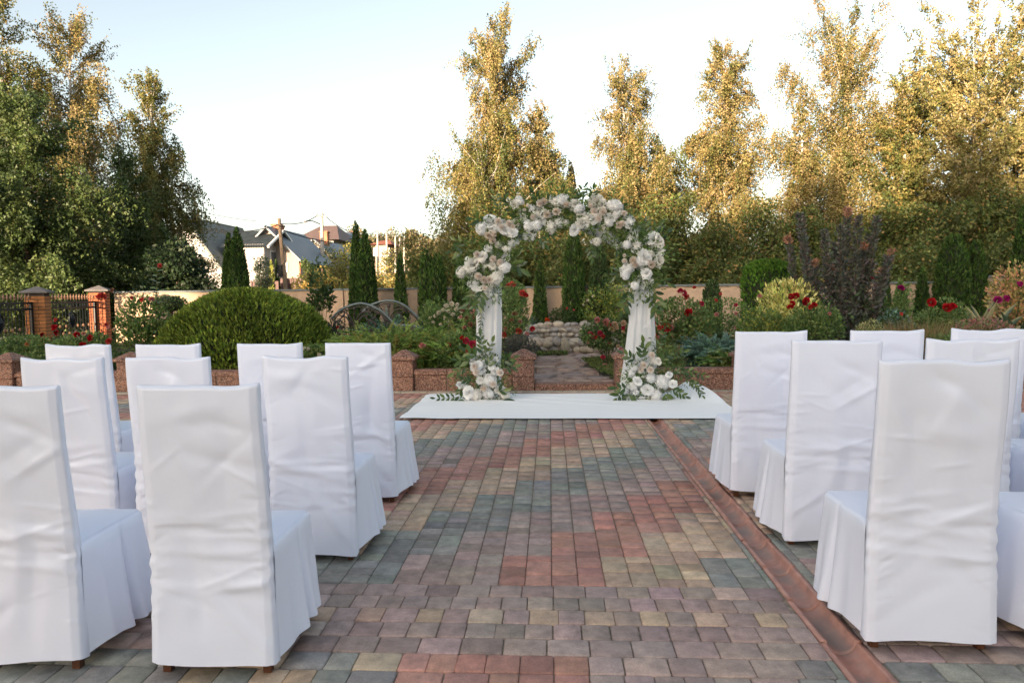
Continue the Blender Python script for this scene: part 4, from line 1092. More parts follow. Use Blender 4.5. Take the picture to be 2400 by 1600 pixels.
base_arrangement(ZR, [(810, 1045), (685, 1040), (720, 980), (830, 850)],
    [(820, 1150, 65), (770, 1310, 70), (890, 1370, 70), (960, 1200, 80), (1010, 1170, 50), (1000, 1240, 50), (1055, 1110, 40), (1105, 1230, 45), (580, 1250, 70), (640, 1190, 50), (590, 1030, 60), (560, 1090, 40), (850, 930, 45), (910, 930, 40), (860, 1450, 40), (620, 1340, 30), (720, 1120, 40)],
    [(760, 830, -.2, 1, .14, 2, .13), (640, 940, -.8, .6, .2, 4, .10), (700, 930, -.1, 1, .16, 3, .11), (520, 1290, -1, .1, .14, 3, .12), (480, 1320, -.8, -.6, .14, 3, .13), (540, 1310, -.2, -1, .12, 2, .13), (900, 980, .7, .8, .25, 5, .09), (960, 960, .8, .6, .3, 6, .08), (1050, 1080, 1, .3, .3, 6, .08), (1150, 1060, 1, -.2, .35, 7, .08), (1060, 1290, 1, -.5, .22, 5, .09), (980, 1330, .6, -1, .12, 3, .11), (950, 1420, .6, -.7, .12, 2, .13), (820, 1400, -.4, -1, .12, 2, .12), (890, 820, .3, 1, .3, 6, .07), (1300, 1180, .7, -.8, .25, 7, .06), (1250, 1140, .9, -.5, .25, 6, .07)],
    "white and cream floral arrangement with trailing fern at the foot of the right arch leg", PY(1490, 900, AY).x, [tuple(PY(*ZR(x, y), AY - .12)) for x, y in ((950, 850), (1000, 950), (1100, 1050), (1200, 1100), (900, 780))])
# ================================================================ UNSEEN BUILDING BEHIND THE CAMERA (placed and sized to shade the terrace)
def shade_caster():
    wm = plain("caster_render", (0.70, 0.64, 0.56), 0.9, 0.08, 2, 0.2, 0.01); rm = plain("caster_roof", (0.16, 0.07, 0.05), 0.8, 0.2, 3)
    gm = plain("caster_glass", (0.03, 0.04, 0.05), 0.08, 0.05); fm = plain("caster_trim", (0.7, 0.69, 0.66), 0.5, 0.04)
    x0, x1, y0, y1, h = -36.0, 42.0, -56.0, -44.0, 9.8
    r = empty("shade_building", ((x0 + x1) / 2, y1, 0), 0, "unseen long cream building with red roof behind the terrace, placed and sized for its shadow", "building")
    ox, oy = r.location.x, r.location.y
    MB().box((x0 - ox, y0 - oy, -0.3), (x1 - ox, 0, h)).build("wall", wm, r)
    e = 0.6; yc = (y0 + y1) / 2 - oy; v = [(x0 - ox - e, y0 - oy - e, h + .003), (x1 - ox + e, y0 - oy - e, h + .003), (x1 - ox + e, e, h + .003), (x0 - ox - e, e, h + .003), (x0 - ox + 6, yc, h + 3.4), (x1 - ox - 6, yc, h + 3.4)]
    MB().add(v, [(3, 2, 1, 0), (0, 1, 5, 4), (2, 3, 4, 5), (1, 2, 5), (3, 0, 4)]).build("roof", rm, r)
    for fl in range(3):
        for k in range(17):
            xc = x0 + 2.5 + k * 4.7 - ox; z = 1.0 + fl * 3.1
            w = MB().box((xc - .9, -0.02, z), (xc + .9, 0.05, z + 1.9)).build("window", fm, r)
            for s_ in (-1, 1): MB().box((xc + (s_ - 1) * .41 + .02, 0.052, z + .08), (xc + (s_ + 1) * .41 - .02, 0.058, z + 1.82)).build("pane", gm, w)
shade_caster()
# ================================================================ BOUNDARY WALL AND FORGED FENCE
BY = 17.5
M['stucco'] = plain("peach_stucco", (0.50, 0.36, 0.255), 0.95, 0.10, 5, 0.7, 0.02, 22)
M['cap'] = plain("wall_cap", (0.16, 0.18, 0.175), 0.7, 0.15, 6)
WTOP = 1.56
xs_w = [XA(p, BY, 690) for p in (262, 560, 790, 960, 1110, 1330, 1500, 1730, 1935, 2178, 2420, 2700)]
wl_ = ["behind the clipped umbrella bush at the left end", "behind the clipped dome shrub", "behind the twin thujas and the iron bridge", "behind the small thuja beside the bridge", "behind the left leg of the arch", "seen through the arch", "behind the yellow-green shrub right of the arch", "left of the clipped thuja drum", "behind the tall purple barberry", "behind the red roses on the right", "behind the agave at the right end"]
for i in range(len(xs_w) - 1):
    a, b = xs_w[i], xs_w[i + 1]; r = empty("boundary_wall", ((a + b) / 2, BY, 0), 0, "peach stucco boundary wall section " + wl_[i], "wall", "sections of the stucco boundary wall")
    h = (b - a) / 2; z = WTOP + (0.13 if i >= 9 else 0)
    MB().box((-h + 0.006, 0, -0.15), (h - 0.006, 0.22, z - 0.05)).build("wall_panel", M['stucco'], r)
    MB().bevbox((-h + 0.003, -0.05, z - 0.048), (h - 0.003, 0.27, z), 0.012).build("coping", M['cap'], r)
    MB().box((h - 0.2, -0.04, -0.15), (h - 0.007, -0.001, z - 0.051)).build("pier", M['stucco'], r)
def brick_mat():
    m, n, l, b = new_mat("orange_brick"); oi = n.new("ShaderNodeObjectInfo"); t = noise_node(n, l, 22, 6)
    r = ramp(n, l, t.outputs[0], [(0.3, (0.8, 0.8, 0.8)), (0.7, (1.15, 1.12, 1.1))])
    l.new(mix_col(n, l, 1, oi.outputs['Color'], r.outputs[0], 'MULTIPLY'), b.inputs['Base Color']); b.inputs['Roughness'].default_value = 0.8; return m
M['brick'] = brick_mat(); M['iron'] = plain("black_iron", (0.018, 0.022, 0.026), 0.45, 0.2, 9, metal=0.3); M['copper'] = plain("copper_patina", (0.30, 0.17, 0.11), 0.5, 0.2, 20, metal=0.4)
M['plinth'] = plain("grey_plinth", (0.20, 0.21, 0.20), 0.95, 0.25, 4, 0.4, 0.02)
brs = random.Random(3)
B_H = MB().bevbox((-0.118, -0.055, -0.03), (0.118, 0.055, 0.03), 0.005).mesh("brick"); B_H.materials.append(M['brick'])
B_S = MB().bevbox((-0.056, -0.055, -0.03), (0.056, 0.055, 0.03), 0.005).mesh("brick"); B_S.materials.append(M['brick'])
def brick_pillar(x, y, top, rz, label, tone):
    r = empty("brick_pillar", (x, y, 0), rz, label, "pillar", "brick pillars of the forged fence")
    hw = 0.18
    MB().box((-hw + .012, -hw + .012, -0.1), (hw - .012, hw - .012, top)).build("mortar_core", plain("dark_mortar", (0.06, 0.05, 0.045), 0.95, 0.2), r)
    n = int((top - 0.15) / 0.072)
    for k in range(n):
        z = 0.18 + k * 0.072
        for s_ in range(4):
            off = 1 if (k + s_) % 2 else -1
            rot = Matrix.Rotation(s_ * math.pi / 2, 4, 'Z')
            for (me, xx) in ((B_H, off * 0.0615), (B_S, -off * 0.124)):
                if me is B_S and k % 2: pass
                o = link("brick", me, None, r); p = rot @ Vector((xx, -hw + 0.054, z)); o.location = p; o.rotation_euler = (0, 0, s_ * math.pi / 2)
                q = brs.uniform(0.82, 1.15); o.color = (tone[0] * q, tone[1] * q, tone[2] * q, 1)
    h = 0.245; vs = [(-h, -h, top), (h, -h, top), (h, h, top), (-h, h, top), (-h, -h, top + .03), (h, -h, top + .03), (h, h, top + .03), (-h, h, top + .03), (0, 0, top + .14)]
    MB().add(vs, [(3, 2, 1, 0)] + [(i, (i + 1) % 4, 4 + (i + 1) % 4, 4 + i) for i in range(4)] + [(4 + i, 4 + (i + 1) % 4, 8) for i in range(4)]).build("cap", plain("grey_cap", (0.17, 0.155, 0.15), 0.85, 0.2, 6), r)
P1 = Vector((XA(87, 13.6, 700), 13.6, 0)); P2 = Vector((XA(229, 15.9, 700), 15.9, 0)); P0 = P1 - (P2 - P1) * 1.02
ang = math.atan2(P2.y - P1.y, P2.x - P1.x)
brick_pillar(P1.x, P1.y, 1.50, 0.35, "orange brick fence pillar with grey cap between the two forged fence panels", (0.42, 0.17, 0.055))
brick_pillar(P2.x, P2.y, 1.55, 0.35, "red-orange brick fence pillar with grey cap where the fence meets the stucco wall", (0.36, 0.105, 0.04))
brick_pillar(P0.x, P0.y, 1.50, 0.35, "orange brick fence pillar at the far left end of the forged fence", (0.42, 0.17, 0.055))
def fence_panel(A, B, label):
    d = (B - A); L = d.length - 0.44; c = (A + B) / 2; r = empty("forged_fence", tuple(c), ang, label, "fence", "forged fence panels")
    def zline(z): return z
    MB().box((-L / 2 - .04, -0.12, -0.15), (L / 2 + .04, 0.12, 0.30)).build("plinth", M['plinth'], r)
    MB().bevbox((-L / 2 - .04, -0.16, 0.303), (L / 2 + .04, 0.16, 0.36), 0.01).build("plinth_cap", plain("plinth_cap", (0.22, 0.11, 0.09), 0.8, 0.2, 6), r)
    for (z, t) in ((0.44, .018), (0.53, .012), (1.18, .018), (1.30, .018)): MB().box((-L / 2, -t, z - t), (L / 2, t, z + t)).build("rail", M['iron'], r)
    for s_ in (-1, 1): MB().box((s_ * L / 2 - .025, -.025, .36), (s_ * L / 2 + .025, .025, 1.32)).build("post", M['iron'], r)
    n = int(L / 0.105)
    bar = MB().tube([(0, 0, .40), (0, 0, 1.36)], 0.008, 5).mesh("bar"); bar.materials.append(M['iron'])
    tip = MB().lathe([(0.006, 0), (0.018, 0.02), (0.007, 0.035), (0.022, 0.05), (0.014, 0.09), (0.003, 0.13)], 6).mesh("spear_tip"); tip.materials.append(M['copper'])
    knob = MB().lathe([(0.009, -.03), (0.022, -.01), (0.024, .01), (0.009, .035)], 6).mesh("collar"); knob.materials.append(M['copper'])
    for k in range(n):
        x = -L / 2 + 0.06 + (L - .12) * k / (n - 1)
        b = link("bar", bar, None, r, (x, 0, 0)); link("spear_tip", tip, None, b, (0, 0, 1.355))
        if k % 2 == 0: link("collar", knob, None, b, (0, 0, .78))
        else: link("collar", knob, None, b, (0, 0, .62))
    band = MB()
    for k in range(int(L / 0.14)):
        xx = -L / 2 + .1 + k * .14; band.tube([(xx + .05 * math.cos(a * .7), 0, 1.24 + .045 * math.sin(a * .7)) for a in range(10)], 0.006, 4)
    band.build("scroll_band", M['iron'], r)
    # leaf shield and corner scrolls
    sh = MB(); sh.tube([(0.12 * math.sin(t) * (0.4 + .6 * math.sin(t / 2)), -0.01, .92 - .17 * math.cos(t)) for t in np.linspace(0, 2 * math.pi, 20)], 0.02, 5)
    sh.lathe([(0.0, -.17), (.06, -.06), (.075, .03), (.03, .13), (0, .18)], 8, (0, 0, .9)); sh.build("leaf_shield", M['iron'], r)
    for s_ in (-1, 1):
        MB().tube([(s_ * (L / 2 - .08 - .012 * k * math.cos(k * .5)), -0.01, .62 + .012 * k * math.sin(k * .5)) for k in range(16)], 0.008, 5).build("scroll", M['copper'], r)
fence_panel(P1, P2, "black forged fence panel with leaf shield between the two brick pillars")
fence_panel(P0, P1, "black forged fence panel left of the orange brick pillar")
# road beyond the fence
rd = MB().add([(-60, 21.5, -0.085), (-9, 20.5, -0.085), (-9, 27.0, -0.085), (-60, 31, -0.085)], [(0, 1, 2, 3)]).build("road", plain("concrete_road", (0.34, 0.34, 0.35), 0.9, 0.12, 0.6, 0.2, 0.02)); tag(rd, kind='structure')

# ================================================================ IRON GARDEN BRIDGE RAILINGS
def bridge():
    M['bronze_iron'] = plain("aged_bronze_iron", (0.075, 0.062, 0.055), 0.45, 0.3, 15, metal=0.55); M['handrail'] = plain("grey_green_handrail", (0.13, 0.155, 0.15), 0.4, 0.15, 12, metal=0.3)
    zb = 0.28
    def railing(rail_px, y, label, hubs, low):
        c = PY(rail_px[len(rail_px) // 2][0], 720, y); r = empty("bridge_railing", (c.x, y, zb), 0, label, "railing", "railings of the iron garden bridge")
        pts = [PY(px, py, y) - r.location for px, py in rail_px]
        # smooth handrail
        cr = []
        for i in range(len(pts) - 1):
            p0, p1, p2, p3 = pts[max(0, i - 1)], pts[i], pts[i + 1], pts[min(len(pts) - 1, i + 2)]
            for k in range(6):
                t = k / 6; cr.append(0.5 * ((2 * p1) + (p2 - p0) * t + (2 * p0 - 5 * p1 + 4 * p2 - p3) * t * t + (3 * p1 - p0 - 3 * p2 + p3) * t ** 3))
        cr.append(pts[-1]); MB().tube(cr, 0.028, 8).build("handrail", M['handrail'], r, smooth=True)
        MB().tube([p - Vector((0, -.005, .06)) for p in cr[2:-2]], 0.012, 6).build("under_rail", M['bronze_iron'], r, smooth=True)
        MB().tube([PY(low[0], low[2], y) - r.location, PY(low[1], low[2] + 2, y) - r.location], 0.016, 6).build("bottom_rail", M['bronze_iron'], r)
        for (px, pt, pb) in hubs:
            a = PY(px, pt, y) - r.location; b = PY(px, pb, y) - r.location; b.z = max(b.z, 0.0)
            m = MB(); m.tube([b, a], 0.016, 6); m.build("post", M['bronze_iron'], r)
            MB().lathe([(0, -.045), (.032, -.02), (.034, .015), (0, .045)], 8, (a.x, 0, a.z - .05)).build("finial", M['bronze_iron'], r, smooth=True)
            H = a.z - b.z
            for s_ in (-1, 1):              # scrolls fanning from the post
                arc = [b + Vector((s_ * 0.5 * H * (1 - math.cos(t)) * 0.9, 0, H * 0.80 * math.sin(t))) for t in np.linspace(0.05, 2.3, 16)]
                MB().tube(arc, 0.017, 5).build("scroll", M['bronze_iron'], r, smooth=True)
                arc = [b + Vector((s_ * (0.06 + 0.26 * H * (1 - math.cos(t))), 0, H * 0.62 * math.sin(t))) for t in np.linspace(0.05, 2.6, 16)]
                MB().tube(arc, 0.015, 5).build("scroll", M['bronze_iron'], r, smooth=True)
                cx, cz = s_ * 0.27 * H / 0.6, H * 0.75
                MB().tube([b + Vector((cx + s_ * (.012 + .0055 * k) * math.cos(k * .55), 0, cz + (.012 + .0055 * k) * math.sin(k * .55))) for k in range(18)], 0.014, 5).build("volute", M['bronze_iron'], r, smooth=True)
                cx, cz = s_ * 0.6 * H, H * 0.22
                MB().tube([b + Vector((cx + s_ * (.015 + .007 * k) * math.cos(k * .5), 0, cz + (.015 + .007 * k) * math.sin(k * .5))) for k in range(18)], 0.015, 5).build("volute", M['bronze_iron'], r, smooth=True)
                lf = [b + Vector((s_ * (.02 + .1 * t + .05 * t * t), -.01, H * (.25 + .35 * t))) for t in np.linspace(0, 1, 6)]
                MB().tube(lf, [0.006, 0.02, 0.026, 0.02, 0.011, 0.003], 5).build("leaf_scroll", M['bronze_iron'], r, smooth=True)
    railing([(762, 732), (780, 714), (805, 702), (830, 697), (856, 704), (880, 718), (900, 738), (914, 747), (940, 747), (960, 751), (975, 758)], 13.2, "front wrought iron bridge railing with scrollwork behind the juniper", [(814, 703, 764)], (780, 900, 762))
    railing([(828, 722), (850, 702), (880, 692), (905, 692), (930, 702), (950, 719), (968, 736), (985, 742), (1000, 740)], 14.3, "rear wrought iron bridge railing with scrollwork in front of the thujas", [(893, 697, 756)], (850, 985, 757))
    deck = PY(900, 760, 13.75); d = empty("garden_bridge", (deck.x, 13.75, 0.2), 0, "low timber deck of the garden bridge between the two iron railings", "bridge")
    pm = MB().bevbox((-0.07, -0.6, 0), (0.07, 0.6, 0.04), 0.006).mesh("plank"); pm.materials.append(plain("deck_wood", (0.13, 0.09, 0.06), 0.8, 0.3, 10))
    for k in range(15): link("plank", pm, None, d, (-1.15 + k * 0.155, 0, 0.02 + 0.08 * math.sin(math.pi * k / 14)))
bridge()
# ================================================================ PLANTS
G_THUJA = [(0.030, 0.060, 0.012, 3), (0.042, 0.075, 0.016, 2), (0.02, 0.042, 0.010, 3), (0.065, 0.085, 0.022, .6)]
G_DARK = [(0.028, 0.048, 0.016), (0.02, 0.038, 0.014), (0.04, 0.06, 0.02)]
G_MID = [(0.045, 0.075, 0.022), (0.06, 0.09, 0.028), (0.032, 0.056, 0.018), (0.085, 0.105, 0.035)]
G_YEL = [(0.13, 0.15, 0.03), (0.19, 0.18, 0.04), (0.08, 0.11, 0.025)]
G_PURP = [(0.048, 0.042, 0.039), (0.036, 0.036, 0.032), (0.068, 0.055, 0.049), (0.034, 0.042, 0.03), (0.042, 0.05, 0.041)]
G_BLUE = [(0.055, 0.095, 0.075), (0.07, 0.115, 0.09), (0.04, 0.075, 0.055)]
G_VAR = [(0.42, 0.38, 0.13), (0.32, 0.30, 0.09), (0.16, 0.18, 0.05), (0.5, 0.45, 0.2)]
def _lift(p, k): return [tuple(c * k for c in e[:3]) + tuple(e[3:]) for e in p]
G_THUJA, G_DARK, G_MID, G_YEL, G_PURP, G_BLUE = _lift(G_THUJA, 0.85), _lift(G_DARK, 1.1), _lift(G_MID, 1.5), _lift(G_YEL, 1.25), _lift(G_PURP, 1.45), _lift(G_BLUE, 1.3)
def lathe_core(prof, n=12, lump=0.08, seed=0):
    vs = []; fs = []
    for (r, z) in prof:
        for j in range(n):
            a = 2 * math.pi * j / n; k = 1 + lump * math.sin(a * 3 + z * 4 + seed); vs.append((r * k * math.cos(a), r * k * math.sin(a), z))
    for i in range(len(prof) - 1):
        for j in range(n): j2 = (j + 1) % n; fs.append((i * n + j, i * n + j2, (i + 1) * n + j2, (i + 1) * n + j))
    return fast_mesh("twig_core", vs, fs, smooth=True)
def thuja(x, y, h, r, label, shape='cone', dens=900, pal=G_THUJA, z0=None, leaf=0.11, name="thuja", cat="thuja", group="columnar thujas", seed=0, up=1.0, parts=None):
    z0 = bed_z(x, y) if z0 is None else z0
    root = empty(name, (x, y, z0), 0, label, cat, group)
    if shape == 'cone': pf = lambda t: np.minimum(1, 0.75 + t * 2) * (1 - t ** 1.7) ** 0.75 + 0.02
    elif shape == 'column': pf = lambda t: np.minimum(1, 0.8 + t) * (1 - t ** 4) ** 0.6 + 0.03
    elif shape == 'drum': pf = lambda t: np.minimum(1, 0.93 + t * .1) * (1 - t ** 14) ** 0.5 + 0.02
    elif shape == 'ball': pf = lambda t: np.sqrt(np.clip(1 - (2 * t - 1) ** 2, 0, 1)) + 0.02
    else: pf = lambda t: np.clip(1 - t ** 2.0, 0, 1) ** 0.5 * np.minimum(1.0, 0.86 + t * .5) + 0.01      # dome
    ts = np.linspace(0, 1, 15)
    link("twig_core", lathe_core([(float(pf(t)) * r * 0.82, float(t) * h * 0.965) for t in ts], 14, 0.05, seed), M['core'], root)
    n = int(dens * 2 * math.pi * r * h * 0.75); 
    tt = rng.random(n * 2); keep = rng.random(n * 2) < np.clip(pf(tt) + (0.15 if shape in ('dome', 'drum', 'ball') else 0.05), 0, 1); tt = tt[keep][:n]; n = len(tt); a = rng.random(n) * 2 * math.pi
    if shape in ('dome', 'drum'):             # top cap needs points too
        k = int(n * (0.38 if shape == 'drum' else .2)); rr_ = np.sqrt(rng.random(k)); tt[:k] = np.clip(np.interp(rr_, pf(np.linspace(1, 0.3, 60)), np.linspace(1, 0.3, 60)), 0, 1)
    out = np.stack([np.cos(a), np.sin(a), np.zeros(n)], 1)
    p = out * (pf(tt) * r)[:, None]; p[:, 2] = tt * h
    lump = snoise(p, 3.2 / max(r, .3), seed) * 0.06 + snoise(p, 9.0, seed + 3) * 0.03 + (snoise(p, 16.0, seed + 7) * 0.035 if shape == 'dome' else 0)
    dep = rng.random(n) ** 1.5 * 0.16
    p[:, :2] *= (1 + lump - dep)[:, None]
    slope = 0.25 + 1.1 * np.clip(tt - 0.6, 0, 1) if shape == 'dome' else np.full(n, 0.3)
    ax = out * rng.uniform(0.25, 0.75, (n, 1)) * (1.3 if shape == 'dome' else 1.0) + np.array([0, 0, 1.0]) * up + rng.normal(size=(n, 3)) * 0.28
    tint = pal_tint(n, pal, 0.22) * (1 + 0.25 * snoise(p, 2.5, seed + 5))[:, None]
    L = leaf * rng.uniform(0.6, 1.25, n)
    me = leaf_mesh("foliage", p - unit(ax) * L[:, None] * 0.4, ax, L, leaf * 0.36, np.clip(tint, 0.004, 1), 0.15)
    link("foliage", me, M['needle'], root); return root
T = lambda px, y: XA(px, y, 700)
def top_h(px, py, y, z0): return PY(px, py, y).z - z0
def thuja_px(px, py_top, y, wpx, label, shape='cone', **k):
    x = T(px, y); z0 = k.get('z0', None); z0 = bed_z(x, min(y, 17)) if z0 is None else z0
    return thuja(x, y, top_h(px, py_top, y, z0), wpx * S * y / F_PX / 2, label, shape, **k)
thuja_px(531, 533, 16.9, 48, "tall pointed dark thuja behind the dome shrub, left of a touching pair", seed=1)
thuja_px(550, 522, 16.7, 62, "tall pointed dark thuja behind the dome shrub, right of a touching pair", seed=2)
thuja_px(822, 508, 16.6, 44, "slim tall dark thuja behind the iron bridge, left of a touching pair", seed=3)
thuja_px(842, 527, 16.3, 60, "broad tall dark thuja behind the iron bridge, right of a touching pair", seed=4)
thuja_px(921, 580, 16.5, 36, "small slim thuja against the stucco wall behind the rear bridge railing", seed=5)
thuja_px(982, 572, 16.5, 40, "dark thuja left of the arch, left of a touching pair above the white umbel flowers", 'column', seed=6)
thuja_px(1006, 584, 16.3, 42, "dark thuja left of the arch, right of a touching pair above the white umbel flowers", 'column', seed=7)
thuja_px(1058, 592, 16.6, 36, "dark thuja half hidden behind the left leg of the arch", 'column', seed=8)
thuja_px(1240, 598, 17.1, 36, "narrow short thuja seen through the arch behind the pond", seed=9)
thuja_px(1318, 528, 17.15, 50, "tall broad thuja seen through the middle of the arch", 'column', seed=10)
thuja_px(1375, 560, 17.15, 44, "very dark thuja seen through the arch behind the yellow-green shrub", 'column', pal=G_DARK, seed=11)
thuja_px(1635, 640, 15.2, 46, "short dark upright yew behind the red roses right of the arch", 'column', pal=G_DARK, seed=12)
thuja_px(1762, 599, 14.8, 112, "clipped flat-topped drum thuja behind the yellow variegated shrub", 'drum', leaf=0.10, pal=[(0.045, 0.095, 0.012), (0.06, 0.115, 0.016), (0.03, 0.07, 0.01)], seed=13, dens=1300, group="clipped shrubs")
thuja_px(2032, 605, 15.6, 30, "thin thuja beside the tall purple barberry", seed=14)
thuja_px(2068, 640, 15.4, 40, "low loose golden thuja in front of the wall right of the barberry", pal=G_MID, seed=15)
thuja_px(2118, 610, 16.0, 36, "narrow thuja above the small agave", seed=16)
thuja_px(2186, 538, 16.2, 72, "tall dense thuja behind the large red rose on the right, left of a touching pair", 'column', seed=17)
thuja_px(2238, 552, 16.4, 46, "tall dense thuja behind the agave, right of a touching pair", 'column', seed=18)
thuja_px(2345, 470, 16.0, 62, "tall thuja above the copper-tipped shrub at the far right", seed=19)
# clipped dome
xd = T(557, 11.6)
thuja(xd, 11.75, PY(575, 664, 11.6).z - 0.18, 1.47, "large clipped dome evergreen shrub behind the chairs left of the arch", 'dome', dens=2300, leaf=0.092, pal=[(0.10, 0.135, 0.02), (0.13, 0.165, 0.027), (0.07, 0.10, 0.016), (0.05, 0.075, 0.013)], name="dome_shrub", cat="shrub", group=None, seed=30, up=0.9)
# topiary ball and umbrella bush
def standard(px, py0, py1, y, wpx, label, pal, seed):
    zc0, zc1 = PY(px, py1, y).z, PY(px, py0, y).z; x = T(px, y); z0 = bed_z(x, y)
    r = thuja(x, y, zc1 - zc0, wpx * S * y / F_PX / 2, label, 'ball', 1600, pal, zc0, 0.06, "topiary", "topiary", None, seed, 0.3)
    MB().tube([(0, 0, z0 - zc0), (0.02, 0, (z0 - zc0) * .4), (0, 0, 0.15)], [0.035, 0.03, 0.03], 7).build("trunk", M['bark'], r)
standard(1168, 642, 722, 13.6, 88, "clipped ball topiary on a stem behind the left leg of the arch", G_MID, 40)
standard(392, 678, 716, 12.9, 74, "flat clipped umbrella topiary left of the dome shrub", [(0.06, 0.085, 0.03), (0.08, 0.105, 0.04)], 41)

def ellips_pts(n, h, rx, ry, clump=0.35, seed=0, low=0.05):
    """points through a shrub's crown, denser in clumps"""
    m = n * 4; p = rnd_dirs(m) * (rng.random((m, 1)) ** 0.4); p[:, 2] = (p[:, 2] * 0.5 + 0.5)
    d = snoise(p * np.array([rx, ry, h]), 4.2, seed) + 0.5 * snoise(p * np.array([rx, ry, h]), 9, seed + 2)
    ok = d + rng.normal(size=m) * 0.35 > clump - 0.45; p = p[ok][:n]
    return p * np.array([rx, ry, h]) * np.array([1, 1, 1.0]) + np.array([0, 0, h * low])
def stems_mesh(n, h, rx, ry, r0, q, lean=1.0):
    m = MB()
    for k in range(n):
        a = q.uniform(0, 6.28); e = q.uniform(.3, .9); s0 = Vector((q.uniform(-.05, .05), q.uniform(-.05, .05), 0)); t_ = Vector((math.cos(a) * rx * e * lean, math.sin(a) * ry * e * lean, h * q.uniform(.6, .95)))
        mid = s0.lerp(t_, .5) + Vector((q.uniform(-.04, .04), q.uniform(-.04, .04), h * .06)); m.tube([s0, mid, t_], [r0, r0 * .7, r0 * .35], 4)
    return m
BLM = {}
def bloom_set(col, o, i):
    BLM[col] = [rose_mesh("bloom", k + 3 * len(BLM), o, i) for k in range(2)]
    for me in BLM[col]: me.materials.append(M['petal'])
for c_, o_, i_ in (('red', (0.56, 0.022, 0.032), (0.42, 0.012, 0.02)), ('dark', (0.30, 0.012, 0.02), (0.22, 0.008, 0.014)), ('pink', (0.62, 0.07, 0.13), (0.5, 0.035, 0.09)), ('coral', (0.66, 0.12, 0.10), (0.55, 0.06, 0.05)), ('blush', (0.70, 0.36, 0.33), (0.6, 0.22, 0.2)), ('cream', (0.72, 0.55, 0.40), (0.62, 0.42, 0.26)), ('magenta', (0.48, 0.03, 0.22), (0.36, 0.02, 0.15)), ('white', (0.78, 0.74, 0.64), (0.74, 0.66, 0.5)), ('orange', (0.75, 0.13, 0.03), (0.6, 0.08, 0.02)), ('rust', (0.38, 0.2, 0.13), (0.3, 0.13, 0.09)), ('apricot', (0.55, 0.24, 0.12), (0.5, 0.18, 0.08))):
    bloom_set(c_, o_, i_)
prs2 = random.Random(8)
def shrub(px, y, py_top, wpx, label, pal, name="shrub", cat="shrub", group=None, n=2600, leaf=0.055, aspect=0.55, depth=0.8, blooms=(), stems=10, seed=0, clump=0.3, upward=0.4, base_px=None, low=0.06, jit=0.2):
    x = T(px, y); z0 = bed_z(x, min(y, 17)) if not in_path(x, y) else 0.1; h = top_h(px, py_top, y, z0); rx = wpx * S * y / F_PX / 2; ry = rx * depth
    root = empty(name, (x, y, z0), 0, label, cat, group); q = random.Random(seed + 50)
    p = ellips_pts(n, h, rx, ry, clump, seed, low); n = len(p)
    ax = unit(p * np.array([1 / rx, 1 / ry, .5 / h])) * 0.7 + np.array([0, 0, upward]) + rng.normal(size=(n, 3)) * 0.5
    tint = pal_tint(n, pal, jit)
    link("foliage", leaf_mesh("foliage", p, ax, leaf * rng.uniform(.6, 1.3, n), leaf * aspect, tint, 0.1), M['leaf'], root)
    if stems: stems_mesh(stems, h, rx, ry, 0.009, q).build("stems", M['stem'], root)
    put_blooms(root, blooms, y, rx)
    return root
def put_blooms(root, blooms, y, rx=0.3):
    for b in blooms:
        bx, by, col = b[:3]; rad = b[3] if len(b) > 3 else 10
        p = PY(bx, by, y - min(0.35, rx * 0.6)); o = link("bloom", prs2.choice(BLM[col]), None, root, tuple(p - root.location))
        s_ = rad * S * y / F_PX * 1.15; o.scale = (s_, s_, s_)
        f = Vector((prs2.gauss(0, .4), -0.8, 0.5 + prs2.gauss(0, .3))); o.rotation_mode = 'QUATERNION'; o.rotation_quaternion = Vector((0, -1, 0)).rotation_difference(f.normalized())
        # flower stalk down into the bush
        q = root.location + Vector(((p.x - root.location.x) * .55, (p.y - root.location.y) * .5, (p.z - root.location.z) * .45))
        MB().tube([Vector((0, .3, -.1)) , Vector(((q.x - p.x) / s_, (q.y - p.y) / s_, (q.z - p.z) / s_))], [0.05 / max(s_ * 12, .5), 0.08 / max(s_ * 12, .5)], 4).build("stalk", M['stem'], o) if False else None
RB = "rose bushes in the garden beds"
# ---- left bed, near the fence
shrub(60, 11.8, 775, 190, "low mixed rose bush with dark leaves at the forged fence", G_MID, "rose_bush", "rose bush", RB, 3000, .06, blooms=[(125, 752, 'red', 9), (97, 768, 'dark', 6), (62, 790, 'apricot', 6), (172, 768, 'blush', 8)], seed=1)
shrub(190, 11.4, 768, 150, "rose bush with crimson blooms in front of the brick fence pillars", G_MID, "rose_bush", "rose bush", RB, 3200, .058, blooms=[(190, 793, 'red', 10), (176, 768, 'red', 8), (207, 776, 'red', 9), (192, 766, 'blush', 5), (250, 783, 'coral', 9), (128, 735, 'coral', 6), (130, 764, 'dark', 8), (248, 751, 'blush', 6), (262, 757, 'cream', 6), (244, 745, 'coral', 6)], seed=2)
shrub(330, 11.6, 690, 130, "tall leggy rose bush with one coral bloom left of the dome shrub", G_MID + [(0.09, 0.13, 0.035)], "rose_bush", "rose bush", RB, 2600, .075, blooms=[(233, 681, 'coral', 13), (303, 684, 'coral', 5), (326, 688, 'coral', 7), (348, 687, 'blush', 8), (258, 667, 'rust', 6)], seed=3, stems=12)
